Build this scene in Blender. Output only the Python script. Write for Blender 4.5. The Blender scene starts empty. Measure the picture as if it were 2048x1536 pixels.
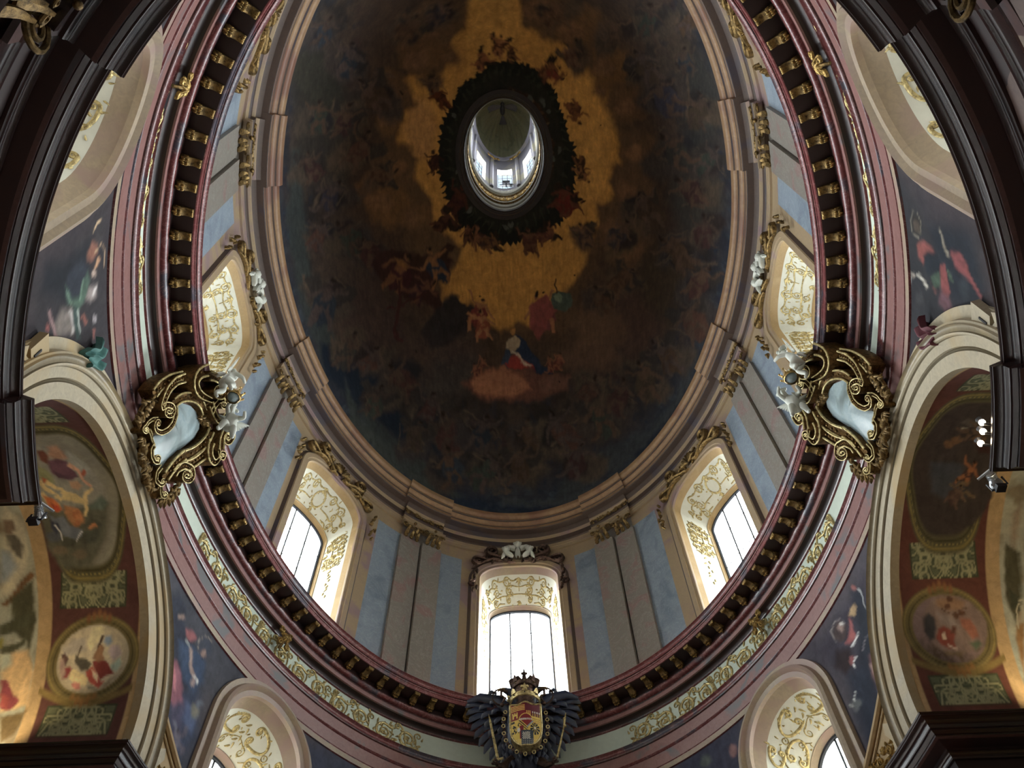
import bpy, math, random
import numpy as np
from mathutils import Matrix, Vector
pi = math.pi
rad = math.radians
SC = bpy.context.scene
C = SC.collection
# ------------------------------------------------------------------ camera
ELEV, ROLL = rad(62.363), rad(-1.977)
cd = bpy.data.cameras.new('camera'); cam = bpy.data.objects.new('camera', cd); C.objects.link(cam)
cd.sensor_width = 36.0; cd.lens = 30.164; cd.clip_start = 0.05; cd.clip_end = 400
cam.matrix_world = Matrix.Rotation(pi/2 + ELEV, 4, 'X') @ Matrix.Rotation(ROLL, 4, 'Z')
SC.camera = cam
# ------------------------------------------------------------------ sky, exposure
SKY = 44.0
w = bpy.data.worlds.new('overcast_sky'); SC.world = w; w.use_nodes = True
nt = w.node_tree; bg = nt.nodes['Background']; tc = nt.nodes.new('ShaderNodeTexCoord'); sx = nt.nodes.new('ShaderNodeSeparateXYZ'); nt.links.new(tc.outputs['Generated'], sx.inputs[0])
def _rmp(stops, src):       # hazy sky: bright white towards the horizon, dimmer and bluer overhead, brightest on the choir (+y) side
    r = nt.nodes.new('ShaderNodeValToRGB'); e = r.color_ramp.elements
    while len(e) < len(stops): e.new(.5)
    for k, (p, c) in enumerate(stops): e[k].position = p; e[k].color = (*c, 1)
    nt.links.new(src, r.inputs['Fac']); return r.outputs['Color']
zc = _rmp([(0.0, (.96, 1, .985)), (.72, (.96, 1, .985)), (.86, (.36, .41, .46)), (.94, (.035, .045, .055)), (1.0, (.015, .02, .026))], sx.outputs['Z'])
mp_ = nt.nodes.new('ShaderNodeMapRange'); mp_.inputs['From Min'].default_value = -.45; mp_.inputs['From Max'].default_value = .7; mp_.inputs['To Min'].default_value = .1; mp_.inputs['To Max'].default_value = 1.2; nt.links.new(sx.outputs['Y'], mp_.inputs['Value'])
vm = nt.nodes.new('ShaderNodeVectorMath'); vm.operation = 'SCALE'; nt.links.new(zc, vm.inputs[0]); nt.links.new(mp_.outputs[0], vm.inputs['Scale'])
nt.links.new(vm.outputs[0], bg.inputs['Color']); bg.inputs['Strength'].default_value = SKY
SC.view_settings.view_transform = 'Standard'; SC.view_settings.look = 'None'
SC.view_settings.exposure = 0.0; SC.view_settings.gamma = 1.0; SC.view_settings.use_curve_mapping = False
cy = SC.cycles
cy.use_denoising = True
cy.max_bounces = 7; cy.diffuse_bounces = 5; cy.glossy_bounces = 3; cy.transmission_bounces = 4; cy.transparent_max_bounces = 6
cy.caustics_reflective = False; cy.caustics_refractive = False; cy.sample_clamp_indirect = 6.0; cy.blur_glossy = 1.0
# ------------------------------------------------------------------ plan of the oval room (metres; eye level is z = 0, floor z = -1.6)
CY = 8.0; FLOOR = -1.6
def E(t, a, h, d=2.88):
    return np.array([a*math.cos(t), CY + (a+d)*math.sin(t), h])
def nrm(t, a, d=2.88):
    v = np.array([math.cos(t)/a, math.sin(t)/(a+d), 0.0]); return v/np.linalg.norm(v)
def tang(t, a, d=2.88):
    v = np.array([-a*math.sin(t), (a+d)*math.cos(t), 0.0]); return v/np.linalg.norm(v)
def dsdt(t, a, d=2.88): return math.hypot(a*math.sin(t), (a+d)*math.cos(t))
# ------------------------------------------------------------------ daylight lamps at the panes (portals that pass the sky through each window)
def portal(name, loc, n, wd, ht):
    l = bpy.data.lights.new(name, 'AREA'); l.shape = 'RECTANGLE'; l.size = wd; l.size_y = ht
    l.cycles.is_portal = True
    o = bpy.data.objects.new(name, l); C.objects.link(o)
    z = Vector(n).normalized(); y = Vector((0, 0, 1)); x = y.cross(z).normalized(); y = z.cross(x)
    m = Matrix((x, y, z)).transposed().to_4x4(); m.translation = Vector(loc); o.matrix_world = m   # shines along -z (inward)
    return o
# ------------------------------------------------------------------ object helpers
def tag(o, label=None, cat=None, group=None, kind=None):
    if label: o['label'] = label
    if cat: o['category'] = cat
    if group: o['group'] = group
    if kind: o['kind'] = kind
    return o
def empty(name, loc, label=None, cat=None, group=None, kind=None, rz=0.0):
    o = bpy.data.objects.new(name, None); C.objects.link(o); o.location = tuple(loc); o.rotation_euler = (0, 0, rz)
    o.empty_display_size = .2
    return tag(o, label, cat, group, kind)
class MB:
    """collects quads, strips and tubes into one mesh"""
    def __init__(s): s.V = []; s.n = 0; s.Q = []; s.QM = []; s.P = []; s.PM = []; s.cols = []
    def verts(s, P, col=None):
        P = np.asarray(P, float).reshape(-1, 3); i = s.n; s.V.append(P); s.n += len(P)
        if col is not None: s.cols.append(np.asarray(col, float).reshape(-1, 3))
        return i
    def grid(s, P, mi=0, cu=False, cv=False, col=None, colmi=None):
        P = np.asarray(P, float); n, m = P.shape[:2]; b = s.verts(P, col)
        I = np.arange(n if cu else n-1); J = np.arange(m if cv else m-1)
        ii, jj = np.meshgrid(I, J, indexing='ij'); i2 = (ii+1) % n; j2 = (jj+1) % m
        q = np.stack([ii*m+jj, i2*m+jj, i2*m+j2, ii*m+j2], -1).reshape(-1, 4) + b
        s.Q.append(q); s.QM.append((np.asarray(colmi)[jj].reshape(-1) if colmi is not None else np.full(len(q), mi)))
        return b
    def poly(s, P, mi=0):
        b = s.verts(P); s.P.append(list(range(b, b+len(P)))); s.PM.append(mi)
    def tube(s, pts, r, k=8, mi=0, closed=False, flat=1.0, up=None):
        pts = np.asarray(pts, float); n = len(pts); r = np.broadcast_to(np.asarray(r, float), (n,))
        R = []; prev = None
        for i in range(n):
            if closed: d = pts[(i+1) % n]-pts[i-1]
            else: d = pts[min(i+1, n-1)]-pts[max(i-1, 0)]
            d = d/(np.linalg.norm(d)+1e-12)
            a = np.array(up, float) if up is not None else (prev if prev is not None else (np.array([0, 0, 1.]) if abs(d[2]) < .9 else np.array([1., 0, 0])))
            a = a-d*a.dot(d); a = a/(np.linalg.norm(a)+1e-12); prev = a; b = np.cross(d, a)
            R.append([pts[i]+r[i]*(flat*math.cos(2*pi*j/k)*a+math.sin(2*pi*j/k)*b) for j in range(k)])
        s.grid(R, mi, cu=closed, cv=True)
        if not closed: s.poly(R[0][::-1], mi); s.poly(R[-1], mi)
    def box(s, c, sz, mi=0, R=None):
        c = np.array(c, float); h = np.array(sz, float)/2
        K = np.array([[x, y, z] for z in (-1, 1) for y in (-1, 1) for x in (-1, 1)])*h
        if R is not None: K = K@np.array(R).T
        b = s.verts(K+c)
        q = np.array([[0, 2, 3, 1], [4, 5, 7, 6], [0, 1, 5, 4], [2, 6, 7, 3], [0, 4, 6, 2], [1, 3, 7, 5]])+b
        s.Q.append(q); s.QM.append(np.full(6, mi))
    def ball(s, c, r, mi=0, n=8, sc=(1, 1, 1), R=None):
        th = np.linspace(0.02, pi-0.02, n); ph = np.linspace(0, 2*pi, 2*n, endpoint=False)
        P = np.stack([np.outer(np.sin(th), np.cos(ph))*sc[0], np.outer(np.sin(th), np.sin(ph))*sc[1], np.outer(np.cos(th), np.ones(2*n))*sc[2]], -1)*r
        if R is not None: P = P@np.array(R).T
        s.grid(P+np.array(c), mi, cv=True)
    def lathe(s, prof, c, mi=0, k=16, R=None):
        P = np.array([[[r*math.cos(2*pi*j/k), r*math.sin(2*pi*j/k), z] for j in range(k)] for r, z in prof])
        if R is not None: P = P@np.array(R).T
        s.grid(P+np.array(c), mi, cv=True)
    def build(s, name, mats, parent=None, smooth=True, sharp=38, world=True):
        """vertices are given in world space; a child is stored relative to its parent"""
        V = np.concatenate(s.V) if s.V else np.zeros((0, 3))
        mats = mats if isinstance(mats, (list, tuple)) else [mats]
        if parent is not None and world:
            root = parent; M = Matrix.Identity(4)
            chain = []
            while root is not None: chain.append(root); root = root.parent
            for r_ in reversed(chain): M = M @ r_.matrix_basis
            Mi = np.array(M.inverted()); V = V@Mi[:3, :3].T+Mi[:3, 3]
        me = bpy.data.meshes.new(name)
        Q = np.concatenate(s.Q).astype(np.int32) if s.Q else np.zeros((0, 4), np.int32)
        QM = np.concatenate(s.QM) if s.QM else np.zeros(0)
        me.vertices.add(len(V)); me.vertices.foreach_set('co', V.astype(np.float32).ravel())
        nl = Q.size+sum(len(p) for p in s.P); npoly = len(Q)+len(s.P)
        li = np.concatenate([Q.ravel()]+[np.array(p, np.int32) for p in s.P]) if nl else np.zeros(0, np.int32)
        sizes = [4]*len(Q)+[len(p) for p in s.P]; st = np.concatenate([[0], np.cumsum(sizes)[:-1]]) if npoly else []
        me.loops.add(nl); me.loops.foreach_set('vertex_index', li.astype(np.int32))
        me.polygons.add(npoly); me.polygons.foreach_set('loop_start', np.array(st, np.int32))
        me.polygons.foreach_set('material_index', np.concatenate([QM, np.array(s.PM)]).astype(np.int32))
        me.polygons.foreach_set('use_smooth', np.full(npoly, bool(smooth)))
        if s.cols:
            K = np.concatenate(s.cols); K = np.c_[K, np.ones(len(K))]
            at = me.color_attributes.new('Col', 'FLOAT_COLOR', 'POINT'); at.data.foreach_set('color', K.astype(np.float32).ravel())
        me.update(calc_edges=True)
        if smooth and sharp < 179: me.set_sharp_from_angle(angle=rad(sharp))
        for m in mats: me.materials.append(m)
        o = bpy.data.objects.new(name, me); C.objects.link(o)
        if parent is not None: o.parent = parent
        return o
def copy_tree(o, parent=None):
    c = o.copy(); C.objects.link(c)
    if parent is not None: c.parent = parent
    for ch in list(o.children): copy_tree(ch, c)
    return c
# ------------------------------------------------------------------ materials
def srgb(h):
    v = [int(h[i:i+2], 16)/255 for i in (0, 2, 4)]
    return tuple(x/12.92 if x <= .04045 else ((x+.055)/1.055)**2.4 for x in v)
def _mat(name):
    m = bpy.data.materials.new(name); m.use_nodes = True; nt = m.node_tree
    return m, nt, nt.nodes['Principled BSDF'], nt.links
def node(nt, t, **k):
    n = nt.nodes.new(t)
    for a, b in k.items():
        if a in n.inputs: n.inputs[a].default_value = b
        else: setattr(n, a, b)
    return n
def geo_pos(nt):
    return node(nt, 'ShaderNodeNewGeometry').outputs['Position']
def ramp(nt, fac, stops, mode='LINEAR'):
    r = nt.nodes.new('ShaderNodeValToRGB'); r.color_ramp.interpolation = mode; nt.links.new(fac, r.inputs['Fac']); e = r.color_ramp.elements
    while len(e) < len(stops): e.new(.5)
    for i, (p, c) in enumerate(stops): e[i].position = p; e[i].color = (*c, 1)
    return r.outputs['Color']
def mixc(nt, fac, a, b, mode='MIX'):
    m = nt.nodes.new('ShaderNodeMix'); m.data_type = 'RGBA'; m.blend_type = mode
    for s_, v in ((0, fac), (6, a), (7, b)):
        if isinstance(v, (int, float)): m.inputs[s_].default_value = v
        elif isinstance(v, tuple): m.inputs[s_].default_value = (*v, 1)
        else: nt.links.new(v, m.inputs[s_])
    return m.outputs[2]
def noise(nt, scale, detail=4, rough=.6, dist=0.0, vec=None):
    n = node(nt, 'ShaderNodeTexNoise', Scale=scale, Detail=detail, Roughness=rough, Distortion=dist)
    nt.links.new(vec if vec is not None else geo_pos(nt), n.inputs['Vector']); return n.outputs['Fac']
def marble(name, c1, c2, c3, rough=.35, patch=.7, vein=None, spec=.5, p3=(.56, .64), veinc=None, bump=.0, fine=9.0):
    """stucco marble: soft clouds of two tones, patches of a third and thin pale veins"""
    m, nt, b, L = _mat(name); c1, c2, c3 = srgb(c1), srgb(c2), srgb(c3)
    base = ramp(nt, noise(nt, fine, 5, .65, 1.2), [(.3, c1), (.7, c2)])
    pt = ramp(nt, noise(nt, patch, 3, .5, .9), [(p3[0], (0, 0, 0)), (p3[1], (1, 1, 1))])
    col = mixc(nt, pt, base, c3)
    if veinc:
        v = noise(nt, 1.6, 6, .7, 2.5); vv = ramp(nt, v, [(.485, (0, 0, 0)), (.5, (1, 1, 1)), (.515, (0, 0, 0))])
        col = mixc(nt, mixc(nt, .5, (0, 0, 0), vv), col, srgb(veinc))
    L.new(col, b.inputs['Base Color']); b.inputs['Roughness'].default_value = rough
    b.inputs['Specular IOR Level'].default_value = spec
    if bump:
        bp = node(nt, 'ShaderNodeBump', Strength=bump, Distance=.02); L.new(noise(nt, 30, 4, .6), bp.inputs['Height']); L.new(bp.outputs[0], b.inputs['Normal'])
    return m
def plain(name, c, rough=.6, metal=0.0, spec=.4, var=.12, scale=8.0, bump=0.0):
    m, nt, b, L = _mat(name); c = srgb(c)
    col = ramp(nt, noise(nt, scale, 4, .6), [(.25, tuple(x*(1-var) for x in c)), (.75, tuple(min(1, x*(1+var)) for x in c))])
    L.new(col, b.inputs['Base Color']); b.inputs['Roughness'].default_value = rough; b.inputs['Metallic'].default_value = metal
    b.inputs['Specular IOR Level'].default_value = spec
    if bump:
        bp = node(nt, 'ShaderNodeBump', Strength=bump, Distance=.02); L.new(noise(nt, scale*4, 4, .6), bp.inputs['Height']); L.new(bp.outputs[0], b.inputs['Normal'])
    return m
def gilt(name, c, c2, rough=.33, metal=.85, scale=14.0):
    m, nt, b, L = _mat(name)
    n = noise(nt, scale, 4, .7, .4)
    L.new(ramp(nt, n, [(.3, srgb(c2)), (.62, srgb(c))]), b.inputs['Base Color'])
    L.new(ramp(nt, n, [(.3, (rough+.2,)*3), (.7, (rough,)*3)]), b.inputs['Roughness']); b.inputs['Metallic'].default_value = metal
    bp = node(nt, 'ShaderNodeBump', Strength=.25, Distance=.02); L.new(noise(nt, 60, 3, .6), bp.inputs['Height']); L.new(bp.outputs[0], b.inputs['Normal'])
    return m
def fresco(name, rough=.85, var=.25, scale=5.0, spec=.25, stretch=None):
    """painted plaster: the pigment sits in the mesh's colour layer, brush and lime mottling on top"""
    m, nt, b, L = _mat(name)
    at = nt.nodes.new('ShaderNodeAttribute'); at.attribute_name = 'Col'
    n1 = ramp(nt, noise(nt, scale, 8, .72, .6), [(.25, (1-var,)*3), (.75, (1+var,)*3)])
    n2 = ramp(nt, noise(nt, 1.1, 4, .6, .8), [(.3, (.86, .85, .88)), (.7, (1.12, 1.1, 1.05))])
    col = mixc(nt, 1.0, at.outputs['Color'], n1, 'MULTIPLY'); col = mixc(nt, 1.0, col, n2, 'MULTIPLY')
    L.new(col, b.inputs['Base Color']); b.inputs['Roughness'].default_value = rough; b.inputs['Specular IOR Level'].default_value = spec
    return m
M = {}
M['red'] = marble('red_stucco_marble', '7c4242', '5a2a2b', '4a4650', rough=.3, patch=.8, p3=(.55, .62), veinc='c9a09a')
M['red2'] = marble('dark_red_marble', '54302c', '3c2020', '3c3a3e', rough=.3, patch=.9, p3=(.56, .62), veinc='9a7a74')
M['pink'] = marble('pink_stucco_marble', '906a66', '7e5853', '686668', rough=.42, patch=1.1, p3=(.57, .66))
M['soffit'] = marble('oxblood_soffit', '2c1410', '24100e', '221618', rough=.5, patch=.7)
M['oxred'] = marble('oxblood_marble', '2e1612', '22100e', '1c1d20', rough=.24, patch=.45, p3=(.42, .68), fine=2.5, spec=.6)
M['blue'] = marble('blue_grey_marble', '7c8998', '8d98a0', '6f7b88', rough=.45, patch=1.2, p3=(.5, .7), veinc='aebac4')
M['rose'] = marble('rose_grey_panel', '7a7069', '7d7a72', '826a66', rough=.5, patch=1.6, p3=(.55, .66), veinc='a9a79e')
M['buff'] = marble('buff_stucco_marble', '94806a', 'a08c6c', '8a7474', rough=.5, patch=.9, p3=(.52, .66))
M['brown'] = marble('brown_cornice_marble', '7a5c42', '8c7050', '6c4a3a', rough=.5, patch=.5, p3=(.5, .65), fine=5)
M['umber'] = marble('umber_moulding', '4c3c32', '40322c', '3a3238', rough=.6, patch=.6)
M['stoneline'] = plain('stone_shadow_line', '756a54', rough=.7)
M['stoneroll'] = marble('stone_roll', '8f8268', '7c705a', '9a8a68', rough=.45, patch=.8)
M['oxpale'] = marble('rose_fillet', '5e4440', '4a3432', '4c4a50', rough=.35, patch=.6)
M['dusk'] = marble('dark_brown_band', '2e2118', '241a14', '30261a', rough=.7, patch=2)
M['gilt_edge'] = plain('brown_gilt_edge', '5a4632', rough=.5)
M['mint'] = plain('pale_mint_plaster', 'c9d3c4', rough=.7, var=.05)
M['cream'] = plain('ivory_plaster', 'd6d6c8', rough=.75, var=.05)
M['stone'] = marble('beige_arch_stone', 'b4a88e', 'a0957e', 'b09a72', rough=.6, patch=.7, p3=(.5, .68), bump=.1)
M['ochre'] = marble('ochre_stucco', 'a88f66', '9a8058', 'b39a72', rough=.7, patch=.9, p3=(.5, .68))
M['wframe'] = marble('window_frame_marble', 'a8957c', '938472', '9a8278', rough=.5, patch=1.0, p3=(.45, .62))
M['gold'] = gilt('gilding', 'c9a868', '4a3820')
M['gold2'] = gilt('dull_gilding', '8c7248', '2c2216', rough=.42)
M['gold4'] = gilt('shadowed_gilding', '7c5e36', '22170d', rough=.38)
M['gold3'] = gilt('pale_gilding', 'd8c68e', '6e5834', rough=.4, metal=.7)
M['rust'] = gilt('old_brown_gilding', '5f4a40', '2a201c', rough=.45)
M['white'] = plain('white_stucco', 'c6c8be', rough=.6, var=.08)
M['nave'] = marble('nave_marble', '6e5a50', '5a4640', '7a6858', rough=.5, patch=.7)
M['silver'] = marble('silvered_field', '8fa2a8', 'a9b6b6', '6f7a78', rough=.35, patch=1.6, p3=(.5, .7))
M['iron'] = plain('black_iron', '1c1c22', rough=.5)
M['lead'] = plain('lead_grey', '30343c', rough=.5)
M['black'] = marble('eagle_black', '161c30', '1e2740', '0f1422', rough=.45, patch=3)
M['paving'] = marble('floor_stone', '8f857a', '7a7068', '665e5a', rough=.4, patch=.5)
M['rib'] = marble('lantern_shell', '6f7058', '7c7c62', '646650', rough=.6, patch=1.0)
M['lwall'] = marble('lantern_wall', '74727a', '6a6872', '85806f', rough=.6, patch=.8)
M['lcream'] = plain('lantern_plaster', '9a988e', rough=.7)
M['chrome'] = plain('brushed_metal', 'b8bcc0', rough=.3, metal=.8)
M['fresco'] = fresco('fresco_plaster')
M['dome_fresco'] = fresco('dome_fresco_plaster', var=.3, scale=3.2)
M['enamel'] = fresco('painted_shield', var=.06, rough=.4, scale=20)
def glass():
    m, nt, b, L = _mat('window_glass'); nt.nodes.remove(b); out = nt.nodes['Material Output']
    tr = node(nt, 'ShaderNodeBsdfTransparent'); tr.inputs['Color'].default_value = (.93, .96, 1, 1)
    gl = node(nt, 'ShaderNodeBsdfGlossy'); gl.inputs['Roughness'].default_value = .08
    mx = nt.nodes.new('ShaderNodeMixShader'); mx.inputs[0].default_value = .05; L.new(tr.outputs[0], mx.inputs[1]); L.new(gl.outputs[0], mx.inputs[2]); L.new(mx.outputs[0], out.inputs['Surface'])
    return m
M['glass'] = glass()
def lamp_mat(name, c, s):
    m, nt, b, L = _mat(name); b.inputs['Emission Color'].default_value = (*c, 1); b.inputs['Emission Strength'].default_value = s; return m
M['bulb'] = lamp_mat('halogen_bulb', (1, .82, .55), 60)
M['tube'] = lamp_mat('light_bar', (.85, .92, 1), 3)
# ------------------------------------------------------------------ noise and painting on surfaces
def _h(ix, iy, s):
    n = (ix.astype(np.int64)*374761393+iy.astype(np.int64)*668265263+s*1442695041) & 0x7fffffff
    n = ((n ^ (n >> 13))*1274126177) & 0x7fffffff; n = n ^ (n >> 16); return (n & 0xffff)/65535.0
def vnoise(x, y, s=0):
    ix = np.floor(x); iy = np.floor(y); fx = x-ix; fy = y-iy; fx = fx*fx*(3-2*fx); fy = fy*fy*(3-2*fy); ix = ix.astype(int); iy = iy.astype(int)
    a = _h(ix, iy, s); b = _h(ix+1, iy, s); c = _h(ix, iy+1, s); d = _h(ix+1, iy+1, s)
    return a+(b-a)*fx+(c-a)*fy+(a-b-c+d)*fx*fy
def fbm(x, y, s=0, o=4):
    r = 0; a = .5; t = 0
    for k in range(o): r = r+a*vnoise(x*2**k, y*2**k, s+k*17); t += a; a *= .55
    return r/t
def sdpoly(px, py, V):
    V = np.asarray(V, float); d = np.full(px.shape, 1e9); s = np.ones(px.shape); n = len(V); j = n-1
    for i in range(n):
        ex, ey = V[j]-V[i]; wx = px-V[i, 0]; wy = py-V[i, 1]
        k = np.clip((wx*ex+wy*ey)/(ex*ex+ey*ey+1e-9), 0, 1); bx = wx-ex*k; by = wy-ey*k; d = np.minimum(d, bx*bx+by*by)
        c1 = py >= V[i, 1]; c2 = py < V[j, 1]; c3 = ex*wy > ey*wx
        s = np.where((c1 & c2 & c3) | (~c1 & ~c2 & ~c3), -s, s); j = i
    return s*np.sqrt(d)
def paint(U, V, col, art, warp=5.0, wl=30.0, gain=1.0, seed=0, soft=1.0, fade=0.0):
    """lays the painted shapes of a fresco (surface centimetres) into the colour layer"""
    sh = U.shape; U = U.ravel(); V = V.ravel(); col = col.reshape(-1, 3)
    u = U+warp*(fbm(U/wl, V/wl, seed+5, 3)-.5)*2; v = V+warp*(fbm(U/wl, V/wl, seed+9, 3)-.5)*2
    br = 1+.5*(fbm(U/9, V/26, seed+31, 3)-.5)
    for line in art.strip().split('\n'):
        f = line.split(); c = np.array(srgb(f[0])); c = c*(1-fade)+fade*c.dot((.3, .5, .2)); s = float(f[1])*soft+.6; P = np.array(f[2:], float).reshape(-1, 2)
        lo = P.min(0)-s-warp; hi = P.max(0)+s+warp
        k = np.nonzero((u > lo[0]) & (u < hi[0]) & (v > lo[1]) & (v < hi[1]))[0]
        if not len(k): continue
        d = sdpoly(u[k], v[k], P); a = np.clip(.5-d/(2*s), 0, 1); a = a*a*(3-2*a)
        cc = c[None]*gain*br[k, None]
        col[k] = col[k]*(1-a[:, None])+cc*a[:, None]
    return col.reshape(*sh, 3)
def blend(col, c, a): return col*(1-a[..., None])+np.array(c)*a[..., None]
# ------------------------------------------------------------------ ornament strokes (2-D designs laid on surfaces)
def spiral(cx, cy, r, a0, turns, d, r1=.12, n=None):
    n = n or max(8, int(14*turns))
    return [(cx+r*(1-(1-r1)*i/n)*math.cos(a0+d*2*pi*turns*i/n), cy+r*(1-(1-r1)*i/n)*math.sin(a0+d*2*pi*turns*i/n)) for i in range(n+1)]
def bez(p0, p1, p2, p3, n=8):
    t = np.linspace(0, 1, n+1)[:, None]; p0, p1, p2, p3 = map(np.array, (p0, p1, p2, p3))
    return [tuple(q) for q in (1-t)**3*p0+3*(1-t)**2*t*p1+3*(1-t)*t*t*p2+t**3*p3]
def leafs(x, y, a, l, w):
    return ([(x+l*k*math.cos(a+.25*k), y+l*k*math.sin(a+.25*k)) for k in (0, .25, .5, .75, 1)], [w*.3, w, w*.9, w*.5, w*.08])
def scroll(p0, c, r, a0, turns, d, w):
    s = spiral(c[0], c[1], r, a0, turns, d); q = s[0]; t = (-math.sin(a0)*d, math.cos(a0)*d); L_ = math.hypot(q[0]-p0[0], q[1]-p0[1])
    b = bez(p0, (p0[0]+(q[0]-p0[0])*.4, p0[1]+(q[1]-p0[1])*.1), (q[0]-t[0]*L_*.4, q[1]-t[1]*L_*.4), q, 6)
    pts = b[:-1]+s; n = len(pts); return (pts, [w*(.5+.7*math.sin(pi*min(1, (i+1)/n*1.3))) if i < n*.75 else w*.75 for i in range(n)])
def relief(mb, strokes, surf, hgt=.03, mi=0):
    """each stroke becomes a rounded ridge with real height on the surface function surf(u, v, p)"""
    for pts, ws in strokes:
        pts = np.array(pts, float); n = len(pts); ws = np.broadcast_to(np.asarray(ws, float), (n,)); R = []
        for i in range(n):
            d = pts[min(i+1, n-1)]-pts[max(i-1, 0)]; d = d/(np.hypot(*d)+1e-12); nn = np.array([-d[1], d[0]]); w_ = ws[i]/2
            hh = min(hgt, ws[i]*1.1)
            R.append([surf(*(pts[i]+nn*w_*k), hh*z) for k, z in ((-1, -.15), (-.75, .7), (0, 1), (.75, .7), (1, -.15))])
        mb.grid(R, mi)
def arabesque(W, D, seed=1, kind=0):
    """symmetrical tendril panel, u across -W..W, v 0..D"""
    r = random.Random(seed); S = []; w0 = .026; m = min(W, D)
    def both(st): S.append(st); S.append(([(-x, y) for x, y in st[0]], st[1]))
    if kind == 2:  # big C-scrolls facing each other, with fine sprigs
        for (cx, y0, y1, rr, d) in ((.20, .08, .56, .19, 1), (.62, .46, .94, .2, -1), (.72, .06, .42, .14, 1)):
            x = cx*W; a_ = bez((x-d*rr*W*.2, y0*D), (x+d*rr*W*1.7, y0*D), (x+d*rr*W*1.7, y1*D), (x-d*rr*W*.2, y1*D), 14)
            e0 = spiral(x-d*rr*W*.2, y0*D+rr*m*.55, rr*m*.55, -pi/2, 1.3, -d); e1 = spiral(x-d*rr*W*.2, y1*D-rr*m*.55, rr*m*.55, pi/2, 1.3, d)
            P_ = e0[::-1]+a_[1:-1]+e1; n = len(P_); both((P_, [.03+.035*math.sin(pi*k/(n-1)) for k in range(n)]))
            for q in range(4): both(leafs(x+r.uniform(-.12, .12), (y0+(y1-y0)*q/3)*D, r.uniform(0, 6.28), .12, .045))
        for k in range(7): S.append(leafs(0, D*(.2+.1*k), pi/2+(-1)**k*.8, .14, .05))
        for (px, py, cx, cyy, rr, a0, tn, dd) in [(0, .55, .2, .76, .12, -1.6, 1.4, 1), (.5, .3, .5, .36, .1, 2.6, 1.3, -1), (.6, .3, .9, .52, .1, 2.6, 1.3, -1), (.3, .9, .42, .72, .09, 2.2, 1.3, -1)]: both(scroll((px*W, py*D), (cx*W, cyy*D), rr*m, a0, tn, dd, .022))
        for i in range(30): both(leafs(r.uniform(.05, .97)*W, r.uniform(.06, .94)*D, r.uniform(0, 6.28), r.uniform(.06, .1), .035))
        return S
    if kind == 1:  # leafy ring
        cyy = D*.5; R = m*.3
        for i in range(22): a = 2*pi*i/22; S.append(leafs(R*1.2*math.cos(a), cyy+R*math.sin(a), a+1.9, .11, .06))
    S.append(([(0, D*.04), (0, D*.25), (0, D*(.5 if kind == 0 else .2))], [w0*2.2, w0*1.2, w0]))
    for k in (-1.2, -.6, 0, .6, 1.2): S.append(leafs(.02*k, D*.06, pi/2+k, .17, .055)); S.append(leafs(.02*k, D*.84, pi/2+k, .14, .05))
    for (px, py, cx, cyy, rr, a0, tn, dd) in [(0, .10, .30, .20, .19, -2.4, 1.6, 1), (0, .36, .26, .50, .17, -1.2, 1.7, 1), (0, .6, .28, .78, .16, -1.6, 1.5, 1), (.25, .1, .62, .22, .18, -2.2, 1.5, 1), (.2, .66, .58, .52, .17, 1.8, 1.6, -1), (.4, .9, .66, .82, .15, 2.2, 1.5, -1), (.55, .35, .88, .32, .14, 2.6, 1.4, -1), (.6, .6, .88, .66, .14, -2.8, 1.4, 1)]:
        if kind == 1 and abs(cyy-.5) < .3 and cx < .32: continue
        st = scroll((px*W, py*D), (cx*W, cyy*D), rr*m, a0, tn, dd, w0*1.35); both(st)
        for q in range(3):
            k = int(len(st[0])*(.2+.2*q)); x, y = st[0][k]; both(leafs(x, y, r.uniform(0, 6.28), r.uniform(.08, .13), .045))
    for i in range(14):
        x = r.uniform(.1, .97)*W; y = r.uniform(.06, .94)*D; both(leafs(x, y, r.uniform(0, 6.28), r.uniform(.06, .11), .04))
    return S
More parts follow.
